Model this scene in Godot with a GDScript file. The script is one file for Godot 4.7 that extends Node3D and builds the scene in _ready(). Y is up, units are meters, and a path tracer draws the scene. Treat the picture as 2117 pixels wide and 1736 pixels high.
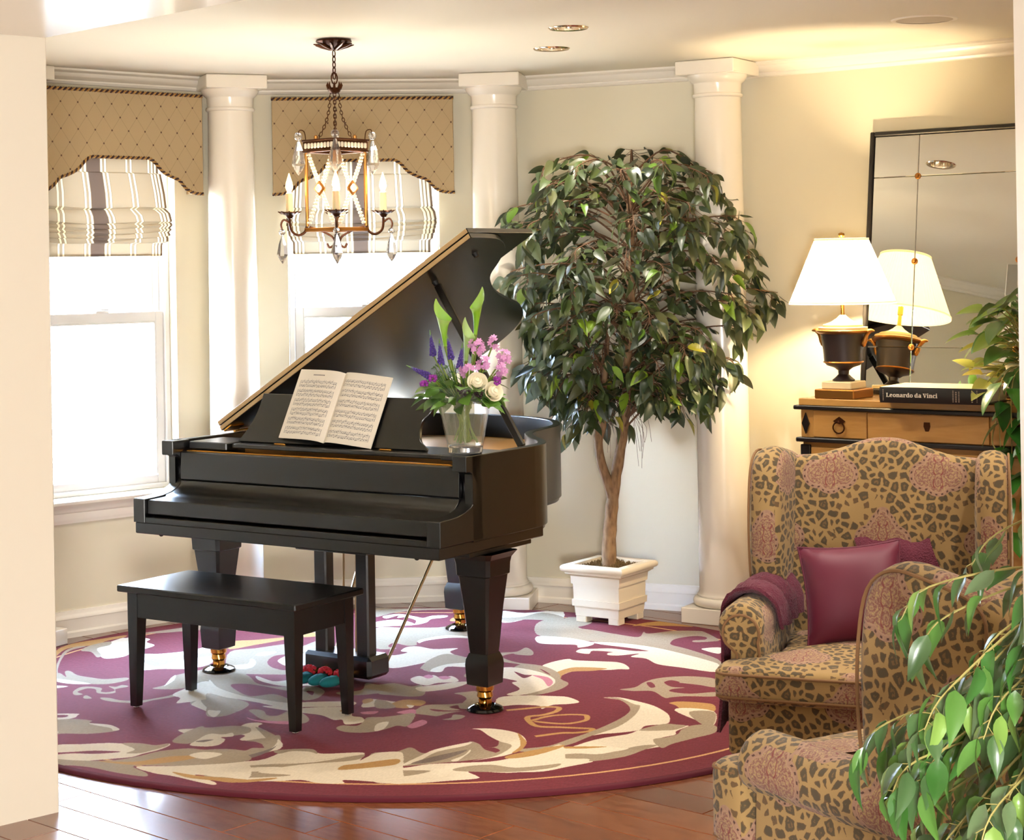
extends Node3D

# ---------------------------------------------------------------- mesh building
class MB:
	const NA := Vector2(1e9, 0)
	var p := PackedVector3Array()   # three corners per triangle, counter-clockwise seen from outside
	var t := PackedVector2Array()
	var xf := Transform3D()

	func tri(a: Vector3, b: Vector3, c: Vector3, ua := NA, ub := NA, uc := NA) -> void:
		p.append(xf * a)
		p.append(xf * b)
		p.append(xf * c)
		t.append(ua)
		t.append(ub)
		t.append(uc)

	func quad(a: Vector3, b: Vector3, c: Vector3, d: Vector3, ua := NA, ub := NA, uc := NA, ud := NA) -> void:
		tri(a, b, c, ua, ub, uc)
		tri(a, c, d, ua, uc, ud)

	func face(q: Array, hint: Vector3) -> void:
		if (q[1] - q[0]).cross(q[2] - q[0]).dot(hint) < 0.0:
			q.reverse()
		for i in range(1, q.size() - 1):
			tri(q[0], q[i], q[i + 1])

	func box(c: Vector3, s: Vector3, b := 0.003) -> MB:
		var h := s * 0.5
		b = minf(b, minf(h.x, minf(h.y, h.z)) * 0.9)
		for a in 3:
			var e := (a + 1) % 3
			var g := (a + 2) % 3
			for sg in [-1.0, 1.0]:
				var n := Vector3.ZERO
				n[a] = sg
				var q := []
				for k in [[-1, -1], [1, -1], [1, 1], [-1, 1]]:
					var v := Vector3.ZERO
					v[a] = sg * h[a]
					v[e] = k[0] * (h[e] - b)
					v[g] = k[1] * (h[g] - b)
					q.append(c + v)
				face(q, n)
				if b > 0.0:
					for s2 in [-1.0, 1.0]:    # chamfer between axis a and axis e
						var r := []
						for k in [[0, -1], [1, -1], [1, 1], [0, 1]]:
							var v := Vector3.ZERO
							v[a] = sg * (h[a] - (b if k[0] == 1 else 0.0))
							v[e] = s2 * (h[e] - (0.0 if k[0] == 1 else b))
							v[g] = k[1] * (h[g] - b)
							r.append(c + v)
						var hn := Vector3.ZERO
						hn[a] = sg
						hn[e] = s2
						face(r, hn)
		if b > 0.0:
			for sx in [-1.0, 1.0]:
				for sy in [-1.0, 1.0]:
					for sz in [-1.0, 1.0]:
						var s3 := Vector3(sx, sy, sz)
						var k := s3 * (h - Vector3(b, b, b))
						face([c + k + Vector3(sx * b, 0, 0), c + k + Vector3(0, sy * b, 0), c + k + Vector3(0, 0, sz * b)], s3)
		return self

	# outer profile from bottom to top, x = radius, y = height, round the y axis
	func lathe(prof: Array, seg := 24, at := Vector3.ZERO) -> MB:
		for i in prof.size() - 1:
			for j in seg:
				var a0 := TAU * j / seg
				var a1 := TAU * (j + 1) / seg
				var d0 := Vector3(cos(a0), 0, sin(a0))
				var d1 := Vector3(cos(a1), 0, sin(a1))
				var lo: Vector2 = prof[i]
				var hi: Vector2 = prof[i + 1]
				var a := at + d0 * lo.x + Vector3.UP * lo.y
				var b := at + d0 * hi.x + Vector3.UP * hi.y
				var c := at + d1 * hi.x + Vector3.UP * hi.y
				var d := at + d1 * lo.x + Vector3.UP * lo.y
				if lo.x < 1e-6:
					tri(a, b, c)
				elif hi.x < 1e-6:
					tri(a, b, d)
				else:
					quad(a, b, c, d)
		return self

	func tube(pts: Array, rad, seg := 8, caps := true) -> MB:
		var n := pts.size()
		var rings := []
		var ref := Vector3.UP
		var first: Vector3 = (pts[1] - pts[0]).normalized()
		if absf(first.dot(ref)) > 0.9:
			ref = Vector3.RIGHT
		for i in n:
			var dir: Vector3 = (pts[mini(i + 1, n - 1)] - pts[maxi(i - 1, 0)]).normalized()
			var nn := (ref - dir * ref.dot(dir)).normalized()
			ref = nn
			var bb := dir.cross(nn)
			var r: float = rad[i] if rad is Array else rad
			var ring := []
			for j in seg:
				var a := TAU * j / seg
				ring.append(pts[i] + (nn * cos(a) + bb * sin(a)) * r)
			rings.append(ring)
		for i in n - 1:
			for j in seg:
				var k := (j + 1) % seg
				quad(rings[i][j], rings[i][k], rings[i + 1][k], rings[i + 1][j], Vector2(float(j) / seg, i), Vector2(float(j + 1) / seg, i), Vector2(float(j + 1) / seg, i + 1), Vector2(float(j) / seg, i + 1))
		if caps:
			for j in range(1, seg - 1):
				tri(rings[0][0], rings[0][j + 1], rings[0][j])
				tri(rings[n - 1][0], rings[n - 1][j], rings[n - 1][j + 1])
		return self

	# polygon in the xy plane, pushed from z0 to z1; chamfered by b where b > 0
	func extrude(poly: PackedVector2Array, z0: float, z1: float, b := 0.0) -> MB:
		var o := PackedVector2Array(poly)
		var area := 0.0
		for i in o.size():
			area += o[i].cross(o[(i + 1) % o.size()])
		if area < 0.0:
			o.reverse()
		var rows := [[o, z0], [o, z1]]
		var cap := o
		if b > 0.0:
			var inset := PackedVector2Array()
			var n := o.size()
			for i in n:
				var e0 := (o[i] - o[(i + n - 1) % n]).normalized()
				var e1 := (o[(i + 1) % n] - o[i]).normalized()
				var n0 := Vector2(-e0.y, e0.x)
				var n1 := Vector2(-e1.y, e1.x)
				inset.append(o[i] + (n0 + n1) * (b / maxf(0.4, 1.0 + n0.dot(n1))))
			cap = inset
			rows = [[cap, z0], [o, z0 + b], [o, z1 - b], [cap, z1]]
		for r in rows.size() - 1:
			var lo: PackedVector2Array = rows[r][0]
			var hi: PackedVector2Array = rows[r + 1][0]
			for i in o.size():
				var k := (i + 1) % o.size()
				quad(Vector3(lo[i].x, lo[i].y, rows[r][1]), Vector3(lo[k].x, lo[k].y, rows[r][1]), Vector3(hi[k].x, hi[k].y, rows[r + 1][1]), Vector3(hi[i].x, hi[i].y, rows[r + 1][1]))
		var ix := Geometry2D.triangulate_polygon(cap)
		for i in range(0, ix.size(), 3):
			var a := cap[ix[i]]
			var c := cap[ix[i + 1]]
			var d := cap[ix[i + 2]]
			if (c - a).cross(d - a) < 0.0:
				var s := c
				c = d
				d = s
			tri(Vector3(a.x, a.y, z1), Vector3(c.x, c.y, z1), Vector3(d.x, d.y, z1))
			tri(Vector3(a.x, a.y, z0), Vector3(d.x, d.y, z0), Vector3(c.x, c.y, z0))
		return self

	# closed profile (x = into the room, y = up) swept along a floor path; left = +1 when the room lies left of the path seen from above
	func sweep(prof: Array, path: Array, left := 1.0) -> MB:
		var n := path.size()
		var rings := []
		for i in n:
			var d0: Vector3 = (path[i] - path[i - 1]).normalized() if i > 0 else (path[1] - path[0]).normalized()
			var d1: Vector3 = (path[i + 1] - path[i]).normalized() if i < n - 1 else d0
			var n0 := Vector3.UP.cross(d0) * left
			var n1 := Vector3.UP.cross(d1) * left
			var m := (n0 + n1) / maxf(0.3, 1.0 + n0.dot(n1))
			var ring := []
			for q in prof:
				ring.append(path[i] + m * q.x + Vector3.UP * q.y)
			rings.append(ring)
		var k := prof.size()
		for i in n - 1:
			for j in k:
				var j2 := (j + 1) % k
				quad(rings[i][j], rings[i][j2], rings[i + 1][j2], rings[i + 1][j])
		for i in [0, n - 1]:
			var flat := PackedVector2Array()
			for q in prof:
				flat.append(q)
			var ix := Geometry2D.triangulate_polygon(flat)
			for s in range(0, ix.size(), 3):
				if i == 0:
					tri(rings[i][ix[s]], rings[i][ix[s + 2]], rings[i][ix[s + 1]])
				else:
					tri(rings[i][ix[s]], rings[i][ix[s + 1]], rings[i][ix[s + 2]])
		return self

	func grid(nu: int, nv: int, f: Callable, us := Vector2.ONE) -> MB:
		var q := []
		for i in nu + 1:
			var row := []
			for j in nv + 1:
				row.append(f.call(float(i) / nu, float(j) / nv))
			q.append(row)
		for i in nu:
			for j in nv:
				var a := Vector2(float(i) / nu, float(j) / nv) * us
				var b := Vector2(float(i + 1) / nu, float(j + 1) / nv) * us
				quad(q[i][j], q[i + 1][j], q[i + 1][j + 1], q[i][j + 1], a, Vector2(b.x, a.y), b, Vector2(a.x, b.y))
		return self

	# a cushion-like body: outline in xy, total thickness th, rounded rim rr, extra crown in front and behind
	func puff(o: PackedVector2Array, th: float, rr: float, front := 0.0, back := 0.0, c := Vector2.INF) -> MB:
		if c == Vector2.INF:
			c = Vector2.ZERO
			for q in o:
				c += q / o.size()
		var rings := []      # [inset, scale, z]
		for s in [0.0, 0.3, 0.6, 0.85]:
			rings.append([rr, s, th * 0.5 + front * (1.0 - s * s)])
		for k in 5:
			var a := PI * 0.5 * k / 4.0
			rings.append([rr * (1.0 - sin(a)), 1.0, th * 0.5 - rr + rr * cos(a)])
		for k in 5:
			var a := PI * 0.5 * k / 4.0
			rings.append([rr * (1.0 - cos(a)), 1.0, -(th * 0.5 - rr) - rr * sin(a)])
		for s in [0.85, 0.6, 0.3, 0.0]:
			rings.append([rr, s, -th * 0.5 - back * (1.0 - s * s)])
		var area := 0.0
		for i in o.size():
			area += o[i].cross(o[(i + 1) % o.size()])
		var n := o.size()
		var prev := []
		for r in rings:
			var ring := []
			for i in n:
				var q := o[i if area > 0.0 else n - 1 - i]
				var d := q - c
				var l := d.length()
				var w: Vector2 = c + d * ((l - r[0]) / l) * r[1]
				ring.append(Vector3(w.x, w.y, r[2]))
			if prev.size():
				for i in n:
					var k := (i + 1) % n
					if (ring[i] - ring[k]).length() > 1e-7 and (prev[i] - prev[k]).length() > 1e-7:
						quad(prev[i], ring[i], ring[k], prev[k])
					elif (prev[i] - prev[k]).length() > 1e-7:
						tri(prev[i], ring[i], prev[k])
					else:
						tri(prev[i], ring[i], ring[k])
			prev = ring
		return self

	func ball(c: Vector3, r: Vector3, su := 12, sv := 8) -> MB:
		for j in sv:
			for i in su:
				var q := []
				for k in [[0, 0], [0, 1], [1, 1], [1, 0]]:
					var th: float = PI * (j + k[1]) / sv
					var ph: float = TAU * (i + k[0]) / su
					q.append(c + Vector3(sin(th) * cos(ph), -cos(th), sin(th) * sin(ph)) * r)
				if j == 0:
					tri(q[0], q[1], q[2])
				elif j == sv - 1:
					tri(q[0], q[1], q[3])
				else:
					quad(q[0], q[1], q[2], q[3])
		return self

	func mesh(smooth := 35.0, fix := true, uv_scale := 1.0) -> ArrayMesh:
		var n := p.size() / 3
		if fix:
			var vol := 0.0
			var o := p[0] if n else Vector3.ZERO
			for i in n:
				vol += (p[i * 3] - o).dot((p[i * 3 + 1] - o).cross(p[i * 3 + 2] - o))
			if vol < 0.0:
				for i in n:
					var s := p[i * 3 + 1]
					p[i * 3 + 1] = p[i * 3 + 2]
					p[i * 3 + 2] = s
					var u := t[i * 3 + 1]
					t[i * 3 + 1] = t[i * 3 + 2]
					t[i * 3 + 2] = u
		var fn := PackedVector3Array()
		var un := PackedVector3Array()
		fn.resize(n)
		un.resize(n)
		for i in n:
			fn[i] = (p[i * 3 + 1] - p[i * 3]).cross(p[i * 3 + 2] - p[i * 3])
			un[i] = fn[i].normalized()
		var nor := PackedVector3Array()
		nor.resize(n * 3)
		var near := {}
		if smooth > 0.0:
			for i in n * 3:
				var k := Vector3i((p[i] * 20000.0).round())
				if near.has(k):
					near[k].append(i / 3)
				else:
					near[k] = [i / 3]
		var lim := cos(deg_to_rad(smooth))
		for i in n * 3:
			var f := i / 3
			if smooth <= 0.0:
				nor[i] = un[f]
				continue
			var s := Vector3.ZERO
			for g in near[Vector3i((p[i] * 20000.0).round())]:
				if un[g].dot(un[f]) > lim:
					s += fn[g]
			nor[i] = s.normalized() if s.length_squared() > 1e-24 else un[f]
		var V := PackedVector3Array()
		var N := PackedVector3Array()
		var U := PackedVector2Array()
		V.resize(n * 3)
		N.resize(n * 3)
		U.resize(n * 3)
		for i in n:
			var a := un[i].abs()
			for k in 3:
				var src = i * 3 + [0, 2, 1][k]
				var v := p[src]
				V[i * 3 + k] = v
				N[i * 3 + k] = nor[src]
				var u := t[src]
				if u.x > 1e8:
					u = (Vector2(v.x, -v.y) if a.z >= a.x and a.z >= a.y else Vector2(v.z, -v.y) if a.x >= a.y else Vector2(v.x, v.z)) * uv_scale
				U[i * 3 + k] = u
		var arr := []
		arr.resize(Mesh.ARRAY_MAX)
		arr[Mesh.ARRAY_VERTEX] = V
		arr[Mesh.ARRAY_NORMAL] = N
		arr[Mesh.ARRAY_TEX_UV] = U
		var m := ArrayMesh.new()
		m.add_surface_from_arrays(Mesh.PRIMITIVE_TRIANGLES, arr)
		return m

# ---------------------------------------------------------------- naming and tagging
var used := {}
var M := {}
var rng := RandomNumberGenerator.new()

func put(n: Node, called: String, parent: Node) -> void:
	var key := str(parent.get_instance_id()) + called
	var k: int = used.get(key, 0)
	used[key] = k + 1
	n.name = called if k == 0 else "%s_%03d" % [called, k]
	parent.add_child(n, true)

func tag(o: Node, label: String, category: String, group := "") -> void:
	o.set_meta("label", label)
	o.set_meta("category", category)
	if group:
		o.set_meta("group", group)

func thing(called: String, label: String, category: String, at := Vector3.ZERO, turn := 0.0, group := "") -> Node3D:
	var o := Node3D.new()
	put(o, called, self)
	o.position = at
	o.rotation.y = turn
	tag(o, label, category, group)
	return o

func node(called: String, m: Mesh, mt: Material, parent: Node) -> MeshInstance3D:
	var o := MeshInstance3D.new()
	o.mesh = m
	o.material_override = mt
	put(o, called, parent)
	return o

func part(called: String, b: MB, mt: Material, parent: Node, smooth := 35.0, uv := 1.0) -> MeshInstance3D:
	return node(called, b.mesh(smooth, true, uv), mt, parent)

func struct(called: String, b: MB, mt: Material, label: String, smooth := 35.0, parent: Node = null) -> MeshInstance3D:
	var o := node(called, b.mesh(smooth), mt, parent if parent else self)
	if parent == null:
		o.set_meta("kind", "structure")
		o.set_meta("label", label)
	return o

func P2(a: Array) -> PackedVector2Array:
	var o := PackedVector2Array()
	for i in range(0, a.size(), 2):
		o.append(Vector2(a[i], a[i + 1]))
	return o

func spline2(pts: PackedVector2Array, closed := true, n := 6) -> PackedVector2Array:
	var o := PackedVector2Array()
	var k := pts.size()
	for i in (k if closed else k - 1):
		var a := pts[(i + k - 1) % k] if closed else pts[maxi(i - 1, 0)]
		var d := pts[(i + 2) % k] if closed else pts[mini(i + 2, k - 1)]
		for j in n:
			o.append(pts[i].cubic_interpolate(pts[(i + 1) % k], a, d, float(j) / n))
	if not closed:
		o.append(pts[k - 1])
	return o

func spline3(pts: Array, n := 6) -> Array:
	var o := []
	var k := pts.size()
	for i in k - 1:
		for j in n:
			o.append(pts[i].cubic_interpolate(pts[i + 1], pts[maxi(i - 1, 0)], pts[mini(i + 2, k - 1)], float(j) / n))
	o.append(pts[k - 1])
	return o

func arc2(c: Vector2, r: float, a0: float, a1: float, n: int) -> PackedVector2Array:
	var o := PackedVector2Array()
	for i in n + 1:
		var a := deg_to_rad(lerpf(a0, a1, float(i) / n))
		o.append(c + Vector2(cos(a), sin(a)) * r)
	return o

func rrect(w: float, h: float, r: float, c := Vector2.ZERO, n := 4) -> PackedVector2Array:
	var o := PackedVector2Array()
	for k in [[1, 1, 0], [-1, 1, 90], [-1, -1, 180], [1, -1, 270]]:
		o.append_array(arc2(c + Vector2(k[0] * (w / 2 - r), k[1] * (h / 2 - r)), r, k[2], k[2] + 90.0, n))
	return o

# ---------------------------------------------------------------- materials
func mat(c: Color, rough := 0.6, metal := 0.0) -> StandardMaterial3D:
	var m := StandardMaterial3D.new()
	m.albedo_color = c
	m.roughness = rough
	m.metallic = metal
	return m

func noise_tex(freq: float, ramp: Array, size := 512, kind := FastNoiseLite.TYPE_SIMPLEX_SMOOTH, sd := 3, oct := 4) -> NoiseTexture2D:
	var f := FastNoiseLite.new()
	f.noise_type = kind
	f.frequency = freq
	f.seed = sd
	f.fractal_octaves = oct
	var x := NoiseTexture2D.new()
	x.width = size
	x.height = size
	x.seamless = true
	x.noise = f
	if ramp.size():
		var g := Gradient.new()
		var offs := PackedFloat32Array()
		var cols := PackedColorArray()
		for r in ramp:
			offs.append(r[0])
			cols.append(r[1])
		g.offsets = offs
		g.colors = cols
		x.color_ramp = g
	return x

func tri_mat(tex: Texture2D, scale: Vector3, rough: float) -> StandardMaterial3D:
	var m := mat(Color.WHITE, rough)
	m.albedo_texture = tex
	m.uv1_triplanar = true
	m.uv1_scale = scale
	return m

func wall_frame(deg: float, dist: float) -> Transform3D:
	var a := deg_to_rad(deg)
	return Transform3D(Basis(Vector3.UP, -a), Vector3(sin(a) * dist, 0, -cos(a) * dist))

# ---------------------------------------------------------------- pictures that are flat print or weave
func fill_poly(im: Image, q: PackedVector2Array, c: Color) -> void:
	var lo := 1e9
	var hi := -1e9
	for v in q:
		lo = minf(lo, v.y)
		hi = maxf(hi, v.y)
	var n := q.size()
	for y in range(maxi(0, int(lo)), mini(im.get_height() - 1, int(hi) + 1) + 1):
		var yy := y + 0.5
		var xs := []
		for i in n:
			var a := q[i]
			var b := q[(i + 1) % n]
			if (a.y <= yy) != (b.y <= yy):
				xs.append(a.x + (yy - a.y) / (b.y - a.y) * (b.x - a.x))
		xs.sort()
		for i in range(0, xs.size() - 1, 2):
			var x0 := int(round(xs[i]))
			var x1 := int(round(xs[i + 1]))
			if x1 > x0:
				im.fill_rect(Rect2i(x0, y, x1 - x0, 1), c)

const RUG_PX := 1600.0
const RUG_M := 3.8
var rug_dyes := [Color(0.55, 0.49, 0.40), Color(0.79, 0.745, 0.66), Color(0.62, 0.47, 0.26), Color(0.68, 0.42, 0.48), Color(0.37, 0.055, 0.125), Color(0.40, 0.34, 0.30)]

func rug_px(q: PackedVector2Array) -> PackedVector2Array:
	var o := PackedVector2Array()
	for v in q:
		o.append((v / 100.0 / RUG_M + Vector2(0.5, 0.5)) * RUG_PX)
	return o

func rug_mark(im: Image, dye: int, width: int, a: Array) -> void:
	var q := spline2(P2(a), width == 0, 4)
	if width > 0:      # a ribbon of even width
		var w := width * 0.075
		var l := PackedVector2Array()
		var r := PackedVector2Array()
		for i in q.size():
			var d := (q[mini(i + 1, q.size() - 1)] - q[maxi(i - 1, 0)]).normalized()
			var nn := Vector2(-d.y, d.x) * w
			l.append(q[i] + nn)
			r.append(q[i] - nn)
		r.reverse()
		l.append_array(r)
		q = l
	fill_poly(im, rug_px(q), rug_dyes[dye])

func rug_ellipse(inset: float, n := 96) -> PackedVector2Array:
	var o := PackedVector2Array()
	var e1 := Vector2(-0.3663, 0.9305)
	var e2 := Vector2(0.9305, 0.3663)
	for i in n:
		var a := TAU * i / n
		o.append(e1 * cos(a) * (1.558 - inset) + e2 * sin(a) * (1.751 - inset))
	return o

func rug_picture() -> Image:
	var im := Image.create_empty(int(RUG_PX), int(RUG_PX), false, Image.FORMAT_RGB8)
	im.fill(rug_dyes[4])
	for k in [[0.138, 3], [0.152, 4]]:
		var q := PackedVector2Array()
		for v in rug_ellipse(k[0]):
			q.append(v * 100.0)
		fill_poly(im, rug_px(q), Color(0.72, 0.55, 0.36) if k[1] == 3 else rug_dyes[4])
	rug_marks(im)
	# uneven dye lots in the wool
	var f := FastNoiseLite.new()
	f.frequency = 0.09
	f.seed = 12
	var grain := f.get_image(400, 400)
	var d := im.get_data()
	var g := grain.get_data()
	var w := int(RUG_PX)
	for y in w:
		var row := y * w * 3
		var gr := (y % 400) * 400
		for x in w:
			var k := (g[gr + (x * 3 + y) % 400] - 128) / 12
			var i := row + x * 3
			d[i] = clampi(d[i] + k, 0, 255)
			d[i + 1] = clampi(d[i + 1] + k, 0, 255)
			d[i + 2] = clampi(d[i + 2] + k, 0, 255)
	return Image.create_from_data(w, w, false, Image.FORMAT_RGB8, d)

# leopard spots on gold with ogee paisley medallions set in half drop
func chair_cloth() -> Image:
	var w := 640
	var h := 768
	var f := FastNoiseLite.new()
	f.noise_type = FastNoiseLite.TYPE_CELLULAR
	f.cellular_return_type = FastNoiseLite.RETURN_DISTANCE2_SUB
	f.frequency = 1.0 / 54.0
	f.cellular_jitter = 0.9
	f.seed = 5
	f.fractal_type = FastNoiseLite.FRACTAL_NONE
	f.domain_warp_enabled = true
	f.domain_warp_amplitude = 14.0
	f.domain_warp_frequency = 0.03
	var cells := f.get_seamless_image(w, h).get_data()
	var f2 := FastNoiseLite.new()
	f2.frequency = 0.045
	f2.seed = 9
	var fine := f2.get_seamless_image(w, h).get_data()
	var gold := Color(0.58, 0.47, 0.29)
	var olive := Color(0.29, 0.245, 0.16)
	var brown := Color(0.36, 0.27, 0.16)
	var mauve := Color(0.47, 0.345, 0.28)
	var pale := Color(0.60, 0.47, 0.38)
	var red := Color(0.45, 0.17, 0.17)
	var d := PackedByteArray()
	d.resize(w * h * 3)
	var lobes := [Vector3(0, 62, 40), Vector3(0, 20, 62), Vector3(-58, -22, 54), Vector3(58, -22, 54), Vector3(0, -50, 50), Vector3(0, 106, 14)]
	for y in h:
		for x in w:
			var i := y * w + x
			var dx := float(x) - w * 0.5
			var dy := h * 0.5 - float(y)
			if absf(dx) / w + absf(dy) / h > 0.5:
				dx = absf(dx) - w * 0.5
				dy = dy - signf(dy) * h * 0.5
			dx *= 0.78
			dy *= 0.82
			var sd := 1e9
			if absf(dx) < 140.0 and absf(dy) < 160.0:
				for l in lobes:
					sd = minf(sd, sqrt((dx - l.x) * (dx - l.x) + (dy - l.y) * (dy - l.y)) - l.z)
			var n := fine[i] / 255.0
			var c: Color
			if sd > 20.0:
				var e := cells[i] / 255.0
				c = gold if e < 0.25 else brown if e < 0.33 else olive
				if e > 0.62 and n > 0.45:
					c = brown.lerp(gold, 0.25)
			elif sd > 3.0:
				c = pale.lerp(mauve, n * 0.6)
				var ang := atan2(dy, dx) * 26.0
				if absf(sd - 11.0) < 3.5 and sin(ang) > 0.45:
					c = Color(0.28, 0.17, 0.14)
			elif sd > -2.0:
				c = pale
			else:
				var s := sin(sd * 0.33 + 9.0 * n + 2.0 * sin(atan2(dy, absf(dx)) * 4.0))
				c = mauve.lerp(pale, n)
				if s > 0.72:
					c = mauve.lerp(red, 0.30)
				elif s < -0.82:
					c = Color(0.62, 0.52, 0.34)
				var petal := absf(sin(absf(dx) * 0.07 + dy * 0.05)) * 9.0
				if absf(absf(dx) - 12.0 - petal) < 2.0 and dy < 70.0 and sd < -16.0:
					c = mauve.lerp(red, 0.7)
			d[i * 3] = int(c.r8)
			d[i * 3 + 1] = int(c.g8)
			d[i * 3 + 2] = int(c.b8)
	return Image.create_from_data(w, h, false, Image.FORMAT_RGB8, d)

func valance_cloth() -> Image:
	var w := 96
	var h := 136
	var im := Image.create_empty(w, h, false, Image.FORMAT_RGB8)
	var base := Color(0.66, 0.57, 0.43)
	for y in h:
		for x in w:
			var u := float(x) / w
			var v := float(y) / h
			var e := minf(absf(fposmod(u + v, 1.0) - 0.5), absf(fposmod(u - v, 1.0) - 0.5))
			var c := base
			if e < 0.012:
				c = base.darkened(0.16)
			var du := minf(absf(u - 0.5), 9.0)
			var d1 := Vector2((u - 0.5) * w, v * h if v < 0.5 else (v - 1.0) * h).length()
			var d2 := Vector2((u if u < 0.5 else u - 1.0) * w, (v - 0.5) * h).length()
			if minf(d1, d2) < 4.5:
				c = Color(0.34, 0.24, 0.18)
			im.set_pixel(x, y, c)
	return im

func stripe_cloth() -> Image:
	var w := 512
	var im := Image.create_empty(w, 8, false, Image.FORMAT_RGB8)
	im.fill(Color(0.62, 0.56, 0.46))
	for k in [[0.0, 0.05, Color(0.36, 0.28, 0.20)], [0.95, 1.0, Color(0.36, 0.28, 0.20)], [0.435, 0.55, Color(0.35, 0.29, 0.24)]]:
		im.fill_rect(Rect2i(int(k[0] * w), 0, int((k[1] - k[0]) * w), 8), k[2])
	for x in [0.025, 0.05, 0.075, 0.20, 0.235, 0.40, 0.43, 0.555, 0.585, 0.75, 0.785, 0.925, 0.95, 0.975]:
		im.fill_rect(Rect2i(int(x * w) - 6, 0, 12, 8), Color(0.50, 0.42, 0.30))
		im.fill_rect(Rect2i(int(x * w) - 4, 0, 8, 8), Color(0.93, 0.90, 0.80))
	return im

func music_page(sd: int, title: bool) -> Image:
	var w := 420
	var h := 580
	var im := Image.create_empty(w, h, false, Image.FORMAT_RGB8)
	im.fill(Color(0.93, 0.90, 0.84))
	var ink := Color(0.30, 0.29, 0.30)
	var r := RandomNumberGenerator.new()
	r.seed = sd
	if title:
		for k in 9:
			im.fill_rect(Rect2i(150 + k * 13, 40, 9, 8), ink)
	for s in 6:
		var y0 := 92 + s * 78 if title else 60 + s * 84
		for st in 2:
			var y := y0 + st * 34
			for l in 5:
				im.fill_rect(Rect2i(38, y + l * 5, w - 70, 1), ink.lightened(0.25))
			var x := 52
			while x < w - 44:
				var ny := y + r.randi_range(-2, 20)
				im.fill_rect(Rect2i(x, ny, 6, 5), ink)
				im.fill_rect(Rect2i(x + 5, ny - 14, 1, 15), ink)
				x += r.randi_range(8, 17)
		im.fill_rect(Rect2i(36, y0, 2, 55), ink)
		im.fill_rect(Rect2i(w - 34, y0, 2, 55), ink)
	return im

func tex(im: Image) -> ImageTexture:
	return ImageTexture.create_from_image(im)

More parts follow.
